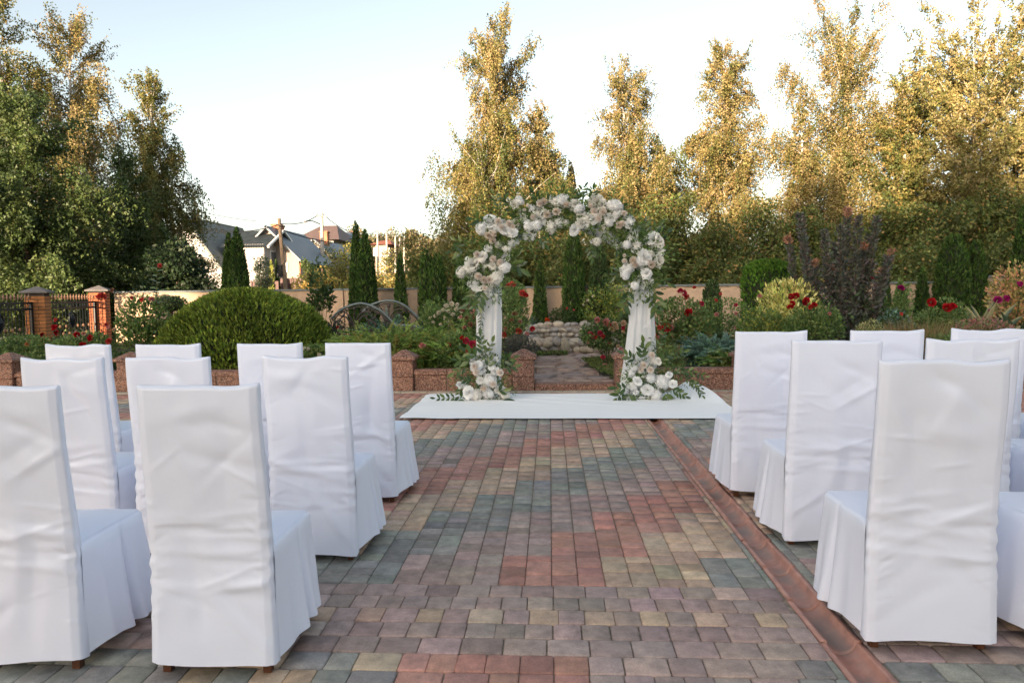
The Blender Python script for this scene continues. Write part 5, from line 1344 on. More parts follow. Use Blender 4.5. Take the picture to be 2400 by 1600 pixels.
def tall_stalk():
    y = 11.5; x = T(356, y); z0 = bed_z(x, y); h = top_h(366, 605, y, z0); root = empty("rose_shoot", (x, y, z0), 0, "single tall upright rose shoot with pale green leaves and a coral bud", "rose shoot")
    MB().tube([(0, 0, 0), (0.02, 0, h * .5), (0.07, 0, h)], [.011, .009, .005], 6).build("stem", M['stem'], root)
    for k in range(26):
        t = 0.35 + 0.62 * k / 26; a = k * 2.4; s_ = .15 * (1 - .4 * max(0, t - .6)); o = link("leaf", BROAD[3], None, root)
        ax = Vector((math.cos(a), math.sin(a) * .8, .35)).normalized(); nz = Vector((0, -.4, 1)); nz = (nz - ax * nz.dot(ax)).normalized()
        o.matrix_local = Matrix.Translation((.01 + .06 * t * t, 0, h * t)) @ Matrix((ax.cross(nz), ax, nz)).transposed().to_4x4() @ Matrix.Diagonal((s_ * 1.3, s_, s_, 1))
    put_blooms(root, [(367, 610, 'coral', 6)], y, .05)
tall_stalk()
shrub(300, 10.4, 812, 170, "dense low leafy ground cover bush behind the granite wall left of the dome shrub", G_DARK, n=2600, leaf=.05, seed=4)
shrub(30, 10.5, 815, 160, "low green bush behind the leftmost granite pillar", G_MID, n=2200, leaf=.05, seed=5)
shrub(715, 10.5, 795, 60, "small rose bush with white buds at the right foot of the dome shrub", G_MID, "rose_bush", "rose bush", RB, 1300, .055, blooms=[(698, 800, 'white', 6), (708, 801, 'white', 5), (733, 815, 'white', 6)], seed=6)
shrub(737, 15.4, 610, 56, "thin young sapling with dark leaves against the stucco wall", G_DARK, "sapling", "sapling", None, 620, .11, stems=6, seed=7, clump=.5, low=.1)
shrub(770, 13.0, 735, 70, "reddish barberry bush at the left end of the iron bridge", G_PURP + G_DARK, n=1300, leaf=.05, blooms=[(775, 752, 'red', 4), (833, 770, 'red', 3)], seed=8)
# ---- spreading juniper: arching feathery fronds
def juniper(px, y, py_top, wpx, label, pal, nf=260, seed=0, depth=.75, tipcol=None, flen=0.55):
    x = T(px, y); z0 = bed_z(x, y); h = top_h(px, py_top, y, z0); rx = wpx * S * y / F_PX / 2; ry = rx * depth if rx < 1.2 else 0.9
    root = empty("juniper", (x, y, z0), 0, label, "juniper", "spreading junipers"); q = np.random.default_rng(seed)
    a = q.random(nf) * 6.283; rr = np.sqrt(q.random(nf)) * .85; bx = np.cos(a) * rr * rx; by = np.sin(a) * rr * ry
    bz = h * (0.35 + 0.45 * (1 - rr ** 2)) * q.uniform(.6, 1, nf)
    d = np.stack([np.cos(a) * .8 + q.normal(size=nf) * .5, np.sin(a) * .6 - .25 + q.normal(size=nf) * .4, q.uniform(.15, .75, nf)], 1); d = unit(d); L = flen * q.uniform(.5, 1.2, nf)
    ns = 34; t = np.linspace(0.05, 1, ns)[None, :, None]
    p = np.stack([bx, by, bz], 1)[:, None, :] + d[:, None, :] * L[:, None, None] * t + np.array([0, 0, -.22]) * (L[:, None, None] * t ** 2)
    side = unit(np.cross(d, np.array([0, 0, 1.0])))[:, None, :] * np.where(np.arange(ns) % 2, 1, -1)[None, :, None]
    ax = d[:, None, :] * .8 + side * .75 + q.normal(size=(nf, ns, 3)) * .22 + np.array([0, 0, .12]); ln = (0.085 * (1.12 - t) * np.ones((nf, 1, 1)))
    P_, A_, L_ = p.reshape(-1, 3), ax.reshape(-1, 3), ln.reshape(-1) + .012
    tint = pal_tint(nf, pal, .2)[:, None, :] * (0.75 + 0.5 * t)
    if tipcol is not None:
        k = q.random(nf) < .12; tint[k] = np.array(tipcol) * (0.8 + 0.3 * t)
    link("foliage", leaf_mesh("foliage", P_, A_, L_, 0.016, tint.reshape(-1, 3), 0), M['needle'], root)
    n2 = nf * 14; pp = rnd_dirs(n2) * rng.random((n2, 1)) ** .4; pp[:, 2] = np.abs(pp[:, 2]); pp *= np.array([rx * .95, ry * .95, h * .72])
    link("inner_foliage", leaf_mesh("inner_foliage", pp, rng.normal(size=(n2, 3)) + np.array([0, 0, .5]), .10, .03, pal_tint(n2, pal, .2)), M['needle'], root)
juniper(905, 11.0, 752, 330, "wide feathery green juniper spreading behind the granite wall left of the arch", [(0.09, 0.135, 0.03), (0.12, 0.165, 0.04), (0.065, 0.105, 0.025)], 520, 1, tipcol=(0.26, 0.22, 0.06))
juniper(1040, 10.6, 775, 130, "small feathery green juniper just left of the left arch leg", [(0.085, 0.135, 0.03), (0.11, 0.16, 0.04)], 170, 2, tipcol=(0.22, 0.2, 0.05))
juniper(1640, 10.7, 772, 120, "low blue-green juniper behind the granite wall right of the arch", G_BLUE, 220, 3, flen=.42)
juniper(1680, 10.35, 800, 80, "low dark green juniper beneath the blue-green one", G_MID, 120, 4, flen=.35)
juniper(885, 14.9, 735, 120, "blue-green juniper seen through the bridge railings", G_BLUE, 120, 5)
# ---- around the arch
shrub(1010, 13.0, 690, 100, "leafy shrub with clusters of creamy white umbel flowers left of the arch", G_MID, "flowering_shrub", "flowering shrub", None, 2400, .06, blooms=[(1000 + dx, 700 + dy, 'white', r_) for dx, dy, r_ in ((25, 2, 7), (38, -2, 7), (18, 12, 7), (30, 15, 6), (48, 10, 6), (8, 18, 6), (0, 25, 6), (40, 22, 6), (20, 30, 5), (-5, 40, 5), (55, 30, 5), (12, 45, 5), (28, 38, 5), (-12, 30, 5), (50, 0, 6), (60, 15, 5))], seed=9)
shrub(1085, 12.2, 712, 70, "bush of faded rust-pink rose clusters beside the left drape", G_MID, "rose_bush", "rose bush", RB, 1500, .055, blooms=[(1062, 712, 'rust', 7), (1075, 705, 'rust', 7), (1085, 715, 'blush', 7), (1070, 730, 'rust', 7), (1090, 728, 'rust', 6), (1058, 728, 'blush', 5), (1080, 745, 'rust', 7), (1095, 742, 'blush', 6), (1066, 752, 'blush', 6), (1098, 757, 'rust', 6)], seed=10)
shrub(1050, 10.35, 770, 110, "rose bush with crimson blooms at the planter just left of the arch", G_MID, "rose_bush", "rose bush", RB, 2600, .06, blooms=[(1070, 782, 'pink', 10), (1085, 790, 'pink', 11), (1030, 792, 'coral', 7), (970, 793, 'blush', 9), (1075, 805, 'coral', 7), (1062, 776, 'red', 7)], seed=11)
shrub(1175, 12.4, 665, 90, "tall rose bush with coral red blooms between the left drape and the pond", G_MID, "rose_bush", "rose bush", RB, 2200, .06, blooms=[(1178, 652, 'coral', 8), (1168, 655, 'coral', 7), (1200, 673, 'coral', 9), (1208, 678, 'red', 7), (1182, 720, 'rust', 7), (1192, 760, 'coral', 9), (1158, 768, 'coral', 7), (1223, 755, 'red', 7), (1210, 768, 'blush', 7), (1186, 792, 'coral', 6), (1160, 752, 'blush', 6), (1175, 735, 'rust', 6), (1195, 738, 'blush', 5)], seed=12)
shrub(1188, 11.5, 772, 95, "purple-leaved barberry behind the left entrance pillar", G_PURP, n=2400, leaf=.04, seed=13)
shrub(1295, 17.0, 708, 75, "small dark green shrub seen through the arch behind the pond", G_DARK, n=1500, leaf=.06, blooms=[(1302, 708, 'coral', 3), (1318, 712, 'coral', 3)], seed=14)
shrub(1395, 17.0, 656, 120, "rounded yellow-green shrub seen through the arch before the wall", G_YEL + G_MID, n=3200, leaf=.075, seed=15, blooms=[(1350, 690, 'white', 4), (1362, 680, 'white', 4), (1440, 710, 'cream', 5), (1340, 700, 'white', 3)])
shrub(1450, 13.6, 720, 60, "dark leafy bush behind the right drape", G_DARK, n=1800, leaf=.06, seed=16)
shrub(1258, 16.95, 745, 60, "low feathery green poppy clump with two orange blooms at the pond", G_DARK, "poppy_clump", "poppy", None, 1500, .07, .25, blooms=[(1257, 735, 'orange', 7), (1272, 747, 'orange', 7)], seed=17, stems=6)
def arch_rose():
    y = 11.6; x = T(1393, y); z0 = 0.16; root = empty("rose_bush", (x, y, z0), 0, "open rose bush with pink and cream blooms on bare canes beside the path", "rose bush", RB); q = random.Random(4); m = MB()
    h = top_h(1390, 735, y, z0)
    for k in range(15):
        a = q.uniform(0, 6.28); e = q.uniform(.25, 1); tt = Vector((math.cos(a) * .42 * e, math.sin(a) * .3 * e, h * q.uniform(.5, .8))); m.tube([Vector((q.uniform(-.05, .05), q.uniform(-.05, .05), -.02)), tt * .5 + Vector((0, 0, .03)), tt], [.009, .007, .004], 5)
    m.build("canes", M['stem'], root)
    n = 2600; p = ellips_pts(n, h * .72, .46, .36, .3, 18, 0); p[:, 2] += h * .33; n = len(p)
    link("foliage", leaf_mesh("foliage", p, rng.normal(size=(n, 3)) + np.array([0, 0, .3]), .055 * rng.uniform(.6, 1.2, n), .034, pal_tint(n, G_MID + G_DARK), .1), M['leaf'], root)
    put_blooms(root, [(1372, 735, 'blush', 9), (1392, 740, 'blush', 11), (1398, 744, 'pink', 8), (1412, 744, 'cream', 8), (1432, 742, 'cream', 8), (1405, 757, 'cream', 9), (1415, 752, 'cream', 8), (1433, 753, 'pink', 7), (1432, 762, 'cream', 6), (1357, 768, 'pink', 9), (1365, 772, 'coral', 9), (1378, 765, 'pink', 8), (1385, 772, 'coral', 6), (1385, 820, 'pink', 7), (1390, 840, 'blush', 8), (1428, 805, 'pink', 9), (1350, 785, 'blush', 5), (1400, 788, 'rust', 5), (1420, 795, 'cream', 5)], y)
arch_rose()
# ---- right of the arch
shrub(1560, 11.4, 690, 150, "big rose bush with crimson blooms right of the right drape", G_MID + [(0.10, 0.085, 0.03)], "rose_bush", "rose bush", RB, 5200, .06, blooms=[(1581, 717, 'red', 11), (1531, 752, 'red', 12), (1503, 735, 'red', 10), (1563, 668, 'pink', 8), (1572, 673, 'pink', 8), (1578, 682, 'coral', 7), (1515, 752, 'coral', 6), (1542, 752, 'blush', 7), (1503, 770, 'coral', 7), (1612, 697, 'pink', 7), (1595, 660, 'coral', 5), (1520, 715, 'cream', 5), (1545, 770, 'cream', 5), (1646, 722, 'blush', 6), (1510, 775, 'blush', 6)], seed=19, stems=14)
shrub(1530, 10.5, 800, 110, "tuft of dry brown and green stems right of the base flowers", G_MID + [(0.12, 0.075, 0.035), (0.10, 0.06, 0.03)], n=1700, leaf=.09, aspect=.2, seed=20, upward=1.2)
shrub(1660, 13.0, 690, 150, "loose green rose bush with pale pink buds in front of the wall", G_MID, "rose_bush", "rose bush", RB, 2800, .055, blooms=[(1645, 690, 'coral', 5), (1655, 675, 'coral', 4), (1692, 752, 'blush', 6), (1690, 720, 'blush', 5), (1745, 680, 'blush', 6), (1690, 700, 'pink', 5)], seed=21)
shrub(1635, 12.0, 760, 90, "low dark bush above the blue-green juniper", G_DARK, n=1500, leaf=.05, blooms=[(1697, 794, 'orange', 4), (1685, 806, 'orange', 5), (1660, 806, 'orange', 4)], seed=22)
shrub(1810, 12.8, 652, 150, "yellow variegated shrub in front of the clipped drum thuja", G_VAR + [(0.30, 0.27, 0.09)], n=3000, leaf=.10, aspect=.42, seed=23, upward=.8)
shrub(1750, 12.2, 715, 110, "leafy green perennial under the yellow variegated shrub", G_MID + G_YEL, n=2300, leaf=.075, aspect=.4, seed=24)
shrub(1870, 11.6, 700, 130, "rose bush with dark red blooms below the variegated shrub", G_MID, "rose_bush", "rose bush", RB, 2800, .06, blooms=[(1817, 681, 'red', 8), (1828, 679, 'red', 9), (1820, 697, 'red', 8), (1852, 690, 'red', 9), (1848, 697, 'dark', 7), (1870, 700, 'red', 8), (1815, 705, 'red', 8), (1862, 705, 'red', 6), (1905, 720, 'blush', 5)], seed=25)
def barberry_spikes():
    y = 12.9; spikes = [(1808, 545), (1836, 493), (1850, 560), (1870, 600), (1895, 530), (1920, 560), (1948, 478), (1955, 600), (1972, 500), (1985, 560), (1998, 540), (2015, 500), (1910, 610), (1930, 520), (2040, 590), (2050, 575), (1865, 640), (1980, 640), (2025, 620)]
    x = T(1925, y); z0 = bed_z(x, y); root = empty("barberry", (x, y, z0), 0, "tall purple-brown barberry with upright leafy spikes left of the right thujas", "barberry")
    m = MB(); PP, AA, TT = [], [], []
    for i, (px, py) in enumerate(spikes):
        yy = y + random.Random(i).uniform(-.35, .35); tp = PY(px, py, yy); bx = x + (tp.x - x) * .55; bs = Vector((bx, yy, z0)); L = (tp - bs).length
        m.tube([bs - root.location, (bs.lerp(tp, .5)) - root.location + Vector((.02, 0, 0)), tp - root.location], [.014, .010, .004], 5)
        n = int(260 * L); t = rng.random(n) ** .8; q = np.array(bs) + (np.array(tp) - np.array(bs)) * t[:, None]; a = rng.random(n) * 6.283; o = np.stack([np.cos(a), np.sin(a), np.full(n, .45)], 1)
        rad = (0.07 * (1.05 - t) ** .5 + .02)[:, None] * rng.random((n, 1)); PP.append(q + o * rad); AA.append(o + rng.normal(size=(n, 3)) * .3 + np.array([0, 0, .4]))
        tn = pal_tint(n, G_PURP, .25); k = t > .93
        if i % 3 == 0: tn[k] = np.array([.42, .22, .14])
        TT.append(tn)
    n = 2400; p = ellips_pts(n, top_h(1925, 655, y, z0), 1.05, .6, .1, 26); n = len(p); PP.append(p + np.array(root.location)); AA.append(rng.normal(size=(n, 3)) + np.array([0, 0, .5])); TT.append(pal_tint(n, G_PURP + G_DARK, .25))
    P_ = np.concatenate(PP) - np.array(root.location); A_ = np.concatenate(AA); n = len(P_)
    link("foliage", leaf_mesh("foliage", P_, A_, .085 * rng.uniform(.6, 1.2, n), .042, np.concatenate(TT), .12), M['leaf'], root); m.build("stems", M['bark'], root)
barberry_spikes()
shrub(2000, 11.4, 738, 75, "small cream-variegated clipped bush behind the right chairs", [(0.22, 0.22, 0.10), (0.12, 0.14, 0.05), (0.30, 0.28, 0.14)], n=2200, leaf=.03, seed=27)
shrub(2060, 11.9, 715, 90, "dark glossy blue-green shrub beside the small variegated bush", G_BLUE + G_DARK, n=1800, leaf=.06, seed=28, blooms=[(2070, 721, 'coral', 5)])
shrub(2065, 13.2, 640, 60, "slim rose bush with magenta blooms in front of the wall", G_MID, "rose_bush", "rose bush", RB, 900, .06, blooms=[(2070, 661, 'magenta', 9), (2027, 637, 'coral', 8), (2015, 663, 'magenta', 6), (2003, 640, 'pink', 6)], seed=29)
shrub(2165, 11.8, 690, 120, "rose bush with large scarlet blooms among ornamental grass", G_MID, "rose_bush", "rose bush", RB, 1800, .055, blooms=[(2140, 694, 'red', 11), (2176, 706, 'red', 12), (2188, 703, 'red', 10), (2240, 738, 'coral', 8)], seed=31)
def grass_clump(px, y, py_top, wpx, label, pal, n=900, seed=0, wdt=.008, name="ornamental_grass"):
    x = T(px, y); z0 = bed_z(x, y); h = top_h(px, py_top, y, z0); rx = wpx * S * y / F_PX / 2; root = empty(name, (x, y, z0), 0, label, "grass"); a = rng.random(n) * 6.283; r_ = np.sqrt(rng.random(n)) * rx * .7
    p = np.stack([np.cos(a) * r_, np.sin(a) * r_ * .6, np.zeros(n)], 1); ax = np.stack([np.cos(a) * .45, np.sin(a) * .45, np.ones(n)], 1) + rng.normal(size=(n, 3)) * .25
    link("blades", leaf_mesh("blades", p, ax, h * rng.uniform(.5, 1.05, n), wdt, pal_tint(n, pal, .25)), M['leaf'], root)
grass_clump(2120, 11.2, 725, 170, "tawny ornamental grass behind the right-hand chairs", [(0.14, 0.105, 0.045), (0.10, 0.095, 0.03), (0.17, 0.11, 0.06)], 2200, wdt=.014)
grass_clump(2090, 10.6, 745, 110, "brownish sedge tuft behind the covered chairs on the right", [(0.13, 0.085, 0.045), (0.07, 0.08, 0.03)], 1400, wdt=.014)
shrub(2260, 11.0, 735, 150, "flat pink-brown sedum flower carpet at the far right", [(0.22, 0.10, 0.09), (0.15, 0.09, 0.06), (0.08, 0.09, 0.035)], n=2600, leaf=.05, seed=33)
shrub(2330, 12.6, 612, 110, "golden shrub with copper-coloured tips at the far right", [(0.30, 0.22, 0.09), (0.22, 0.18, 0.06), (0.36, 0.18, 0.10), (0.12, 0.12, 0.04)], n=2800, leaf=.07, seed=34, blooms=[(2292, 688, 'magenta', 10), (2312, 685, 'magenta', 9), (2342, 652, 'magenta', 8), (2275, 715, 'magenta', 6)])
shrub(2200, 10.4, 760, 130, "low dark green mound behind the right-hand chairs", G_MID, n=1800, leaf=.05, seed=35)
def blades(px, y, py_top, n, wid, label, cols, seed, spread=.5, name="agave"):
    x = T(px, y); z0 = bed_z(x, y); h = top_h(px, py_top, y, z0); root = empty(name, (x, y, z0), 0, label, name); q = random.Random(seed)
    mats = []
    for k, c in enumerate(cols):
        prof = [(0, .6), (.25, 1), (.6, .8), (.85, .4), (1, 0)]; V = []; F = []
        for (t, w) in prof: V += [(-w * .5, t, .25 * w - .1 * t * t), (-w * .28, t, .1 * w - .1 * t * t), (0, t, -.1 * t * t), (w * .28, t, .1 * w - .1 * t * t), (w * .5, t, .25 * w - .1 * t * t)]
        for j in range(4):
            for i in range(4): F.append((j * 5 + i, j * 5 + i + 1, j * 5 + i + 6, j * 5 + i + 5))
        tint = np.array([c[0] if i % 5 in (0, 4) else c[1] for i in range(25)], dtype=np.float32); me = fast_mesh("blade", V, F, tint, True); me.materials.append(M['glossy_leaf']); mats.append(me)
    for k in range(n):
        a = k * 2.4; el = 1.45 - spread * (k / n) * 2.0; ax = Vector((math.cos(a) * math.cos(el), math.sin(a) * math.cos(el), math.sin(el))); nz = Vector((-math.cos(a) * math.sin(el), -math.sin(a) * math.sin(el), math.cos(el)))
        o = link("blade", q.choice(mats), None, root); L = h * q.uniform(.75, 1.0) * (.62 + .38 * math.sin(el))
        o.matrix_local = Matrix((ax.cross(nz), ax, nz)).transposed().to_4x4() @ Matrix.Diagonal((wid * q.uniform(.8, 1.2), L, L * .6, 1))
blades(2262, 12.4, 664, 16, .11, "large variegated agave with broad pale striped leaves at the right", [((0.42, 0.38, 0.2), (0.12, 0.17, 0.13)), ((0.5, 0.44, 0.26), (0.30, 0.28, 0.15))], 1, .45)
blades(2112, 12.0, 706, 18, .05, "small variegated agave with narrow spiky leaves below the thuja", [((0.34, 0.32, 0.16), (0.10, 0.15, 0.10))], 2, .6)
blades(1212, 16.6, 712, 30, .022, "spiky blue-green yucca beside the pond left end", [((0.09, 0.13, 0.11), (0.07, 0.11, 0.09))], 3, .5, "yucca")
blades(2345, 11.2, 690, 26, .03, "dark spiky palm-like yucca behind the far right chair", [((0.05, 0.075, 0.035), (0.035, 0.06, 0.03))], 4, .7, "yucca")
# ---- ground cover
def ground_cover():
    q = []
    while len(q) < 9000:
        x = rng.uniform(0.3, 1.6); y = rng.uniform(9.95, 13.2)
        if not in_path(x, y) and not in_path(x - .03, y) and x < 1.9: q.append((x, y, bed_z(x, y)))
    for k in range(1600):
        x, y = rng.uniform(-.55, .35), rng.uniform(14.05, 14.6); q.append((x, y, .1 + .05 * rng.random()))
    for k in range(12000):
        x, y = rng.uniform(-9, 9.5), rng.uniform(9.95, 16.8)
        if not (-.7 < x < 2.4 and 9.9 < y < 17): q.append((x, y, bed_z(x, y)))
    p = np.array(q); n = len(p)
    o = link("ground_cover", leaf_mesh("ground_cover", p, rng.normal(size=(n, 3)) * .6 + np.array([0, 0, 1]), .05 * rng.uniform(.5, 1.4, n), .028, pal_tint(n, [(0.05, 0.08, 0.02), (0.075, 0.10, 0.028), (0.035, 0.055, 0.016), (0.11, 0.10, 0.04)], .25)), M['leaf'])
    tag(o, "creeping green ground cover between the bushes and beside the path", "ground cover", None, 'stuff')
ground_cover()
# ================================================================ TREES
P_BIRCH = [(0.19, 0.145, 0.066, 2), (0.15, 0.12, 0.047, 3), (0.10, 0.09, 0.029, 2.4), (0.055, 0.062, 0.02, 1.5)]
P_BIRCHG = [(0.14, 0.11, 0.036, 2), (0.095, 0.09, 0.027, 3), (0.055, 0.067, 0.021, 2.6)]
P_POP = [(0.19, 0.155, 0.066, 2), (0.145, 0.125, 0.045, 3), (0.085, 0.085, 0.027, 2)]
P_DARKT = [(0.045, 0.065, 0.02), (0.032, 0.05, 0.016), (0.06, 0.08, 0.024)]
P_UND = [(0.07, 0.085, 0.025, 3), (0.045, 0.065, 0.02, 3), (0.11, 0.11, 0.034, 1.6), (0.20, 0.12, 0.045, .4)]
def birch(x, y, h, r, label, n=30000, pal=P_BIRCH, seed=0, base=0.2, leaf=0.078, weep=1.0, limbs=52, name="birch_tree", group="birch trees beyond the wall", cat="birch", trunk='birch', power=0.8, trunk_r=0.11, lean=0.0, zbase=None, top_sparse=True):
    z0 = gz(x, y) if zbase is None else zbase; h = h - z0; h *= .925; r *= 1.26; n = int(n * 2.2); leaf *= .94; q = np.random.default_rng(seed + 100); qq = random.Random(seed)
    root = empty(name, (x, y, z0), 0, label, cat, group)
    ph = q.random(2) * 6; tk = lambda f: np.stack([lean * f + 0.12 * np.sin(f * 5 + ph[0]) * f, 0.1 * np.sin(f * 4 + ph[1]) * f, f * h], -1)
    m = MB(); fs_ = np.linspace(0, 1, 14); m.tube([Vector(tk(f)) for f in fs_], [trunk_r * (1 - f) ** 0.8 + 0.008 for f in fs_], 8)
    # limbs
    hf = base + (0.98 - base) * (np.arange(limbs) / limbs) ** 0.9; az = np.arange(limbs) * 2.39996 + q.normal(size=limbs) * .4
    g = (hf - base) / (1 - base); L = r * (np.minimum(1, .55 + g * 2.0)) * np.clip(1.06 - g, .05, 1) ** power * q.uniform(.45, 1.35, limbs)
    el = 0.55 + 0.55 * g + q.normal(size=limbs) * .12
    st = tk(hf); dv = np.stack([np.cos(az) * np.cos(el), np.sin(az) * np.cos(el), np.sin(el)], -1)
    def limb(i, t): return st[i] + dv[i] * (L[i] / np.cos(el[i]).clip(.35))[:, None] * t[:, None] * 0.9 + np.array([0, 0, -1.0]) * (weep * (0.55 * L[i] * (1 - g[i] * .75)))[:, None] * (t ** 2)[:, None]
    for i in range(limbs):
        ii = np.full(5, i); p = limb(ii, np.linspace(0, .95, 5)); rr = 0.012 + 0.022 * (1 - g[i]); m.tube([Vector(v) for v in p], [rr, rr * .8, rr * .6, rr * .4, rr * .2], 4, False)
    m.build("trunk", M[trunk], root, smooth=True)
    per = 26; ns = n // per; w = L ** 1.3 * (1.02 - .25 * np.clip((g - .55) / .45, 0, 1)); i = q.choice(limbs, ns, p=w / w.sum()); t = q.uniform(.06, 1.02, ns)
    s0 = limb(i, t) + q.normal(size=(ns, 3)) * 0.10
    sl = (q.uniform(.25, 1.1, ns) * (.5 + .62 * r) * (1.05 - .8 * g[i])) * (.35 + .65 * weep)
    up = np.clip((g[i] - .72) / .25, 0, 1)[:, None]       # topmost shoots point up and out
    hang = np.array([0, 0, -1.0]) * weep + dv[i] * (.35 + .5 * (1 - weep)) + q.normal(size=(ns, 3)) * (.12 + .3 * (1 - weep))
    sd = unit(hang * (1 - up) + (dv[i] + np.array([0, 0, .9]) + q.normal(size=(ns, 3)) * .3) * up)
    k = (np.arange(per) + .5) / per
    P_ = s0[:, None, :] + sd[:, None, :] * (sl[:, None] * k[None, :])[:, :, None] + q.normal(size=(ns, per, 3)) * 0.036
    P_ = P_.reshape(-1, 3); keep = P_[:, 2] > 0.25
    tint = (pal_tint(ns, pal, .12)[:, None, :] * q.uniform(.75, 1.25, (ns, per, 1))).reshape(-1, 3); P_, tint = P_[keep], tint[keep]; n = len(P_)
    ax = q.normal(size=(n, 3)) * .55 + np.array([0, 0, -.55])
    link("crown", leaf_mesh3("crown", P_, ax, leaf * q.uniform(.7, 1.3, n), leaf * .85, tint), M['leaf'], root); return root
def btree(px, py, y, wpx, label, **k):
    p = PY(px, py, y); return birch(p.x, y, p.z, wpx * S * y / F_PX / 2, label, **k)
def broadleaf(x, y, h, rx, label, n=9000, pal=P_UND, seed=0, leaf=0.10, low=0.12, group="trees and bushes beyond the wall", cat="tree", name="broadleaf_tree", ry=None, clump=.35, dense=.35, zbase=None):
    z0 = gz(x, y) if zbase is None else zbase; h = h - z0; ry = ry or rx * .85; q = np.random.default_rng(seed + 300); qq = random.Random(seed)
    root = empty(name, (x, y, z0), 0, label, cat, group); m = MB(); m.tube([(0, 0, 0), (.05, 0, h * .35), (0, .03, h * .7)], [.045 * h ** .5, .03 * h ** .5, .01], 7)
    nc = 26 + int(n / 900); c = unit(q.normal(size=(nc, 3))) * (q.random((nc, 1)) ** .45); c = c * np.array([rx, ry, h * (1 - low) / 2]) * .82 + np.array([0, 0, h * (low + (1 - low) / 2)])
    cr = q.uniform(.26, .46, nc) * min(rx, h * .4)
    for j in range(0, nc, 2):
        s_ = Vector((0, 0, max(.05, c[j][2] * .45))); e = Vector(c[j]); m.tube([s_, s_.lerp(e, .5) + Vector((0, 0, .1)), e], [.025, .017, .006], 4, False)
    m.build("trunk", M['bark'], root)
    i = q.choice(nc, n, p=cr ** 2 / (cr ** 2).sum()); d = unit(q.normal(size=(n, 3))); rad = cr[i] * q.random(n) ** dense
    P_ = c[i] + d * rad[:, None]; P_[:, 2] = np.maximum(P_[:, 2], .08); ax = d * .6 + q.normal(size=(n, 3)) * .6 + np.array([0, 0, -.15])
    tint = pal_tint(n, pal, .2) * q.uniform(.82, 1.18, nc)[i][:, None]
    link("crown", leaf_mesh("crown", P_, ax, leaf * q.uniform(.6, 1.3, n), leaf * .66, np.clip(tint, .004, 1), .08), M['leaf'], root); return root
def bl(px, py, y, wpx, label, **k):
    p = PY(px, py, y); return broadleaf(p.x, y, p.z, wpx * S * y / F_PX / 2, label, **k)
# ---- left group
btree(-10, -90, 21.5, 300, "tall weeping birch at the left edge behind the forged fence", n=32000, seed=1, base=.12, limbs=60, pal=P_BIRCHG)
btree(155, -5, 23.0, 320, "tall golden weeping birch behind the orange brick pillar", n=42000, seed=2, base=.12, limbs=64)
btree(345, 135, 22.0, 200, "slender weeping birch left of the white house", n=30000, seed=3, base=.08, limbs=58, pal=P_BIRCHG)
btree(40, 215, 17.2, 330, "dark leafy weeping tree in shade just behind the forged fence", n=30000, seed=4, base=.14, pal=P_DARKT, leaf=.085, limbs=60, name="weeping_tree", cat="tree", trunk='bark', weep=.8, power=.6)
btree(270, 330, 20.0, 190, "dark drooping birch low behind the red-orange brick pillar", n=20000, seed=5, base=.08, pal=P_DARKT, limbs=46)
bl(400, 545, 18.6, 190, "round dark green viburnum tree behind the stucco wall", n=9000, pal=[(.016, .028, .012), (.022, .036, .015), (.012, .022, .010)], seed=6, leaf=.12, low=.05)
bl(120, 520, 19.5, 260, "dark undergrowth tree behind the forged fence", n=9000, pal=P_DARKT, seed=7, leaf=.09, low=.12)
bl(437, 470, 26, 60, "thin golden young tree beside the white house", n=2600, pal=P_BIRCH, seed=8, leaf=.09, dense=.7)
bl(470, 560, 28, 70, "small golden bush against the white gable", n=2400, pal=P_BIRCH, seed=9, leaf=.09, low=.1)
birch(-20.9, 3.0, 9.5, 2.0, "leafy tree out of view left of the terrace, added to shade the left-hand trees", n=16000, pal=P_DARKT, seed=19, base=.15, weep=.5, name="shade_tree", cat="tree", group=None, trunk='bark', leaf=.12, power=.4)  # unseen tree, added only for the shade it casts on the left trees
thuja_px(626, 597, 36, 18, "small sunlit golden thuja in front of the beige house, left of a pair", z0=gz(-17, 36), dens=220, leaf=.18, pal=[(.12, .14, .03), (.16, .16, .04)], seed=61, group=None)
thuja_px(638, 597, 36.4, 16, "small green thuja in front of the beige house, right of a pair", z0=gz(-17, 36), dens=220, leaf=.18, seed=62, group=None)
# ---- bushes beyond the wall in the middle gap
bl(597, 572, 33, 50, "grey-green apple tree at the veranda corner", n=2500, pal=[(.06, .08, .05), (.05, .065, .04)], seed=11, leaf=.10)
bl(735, 590, 24, 130, "sunlit golden bush behind the wall beside the leaning pole", n=6500, pal=[(.26, .18, .05, 2), (.18, .15, .04, 2), (.10, .11, .03, 2)], seed=12, leaf=.10, low=.0)
bl(790, 555, 27, 130, "tall sunlit yellow-green bush left of the twin thujas", n=7000, pal=[(.20, .17, .05), (.14, .14, .04), (.09, .10, .03)], seed=13, leaf=.10, low=.0)
bl(700, 640, 22, 90, "low golden shrub just behind the wall coping", n=3000, pal=[(.28, .18, .05), (.2, .15, .04)], seed=14, leaf=.09, low=0)
bl(900, 565, 27, 120, "sunlit orchard tree right of the twin thujas", n=6500, pal=[(.22, .17, .06), (.15, .13, .045), (.08, .09, .03)], seed=15, leaf=.10, low=.0)
bl(965, 560, 25, 90, "sunlit bush left of the first big birch on the right", n=5000, pal=[(.20, .15, .05), (.12, .12, .035)], seed=16, leaf=.10, low=.0)
bl(735, 545, 55, 90, "green garden tree between the pink house and the hill", n=2800, pal=[(.06, .08, .03), (.10, .10, .04)], seed=17, leaf=.14)
bl(708, 575, 40, 50, "small dark tree right of the pink house", n=1800, pal=P_DARKT, seed=18, leaf=.12)
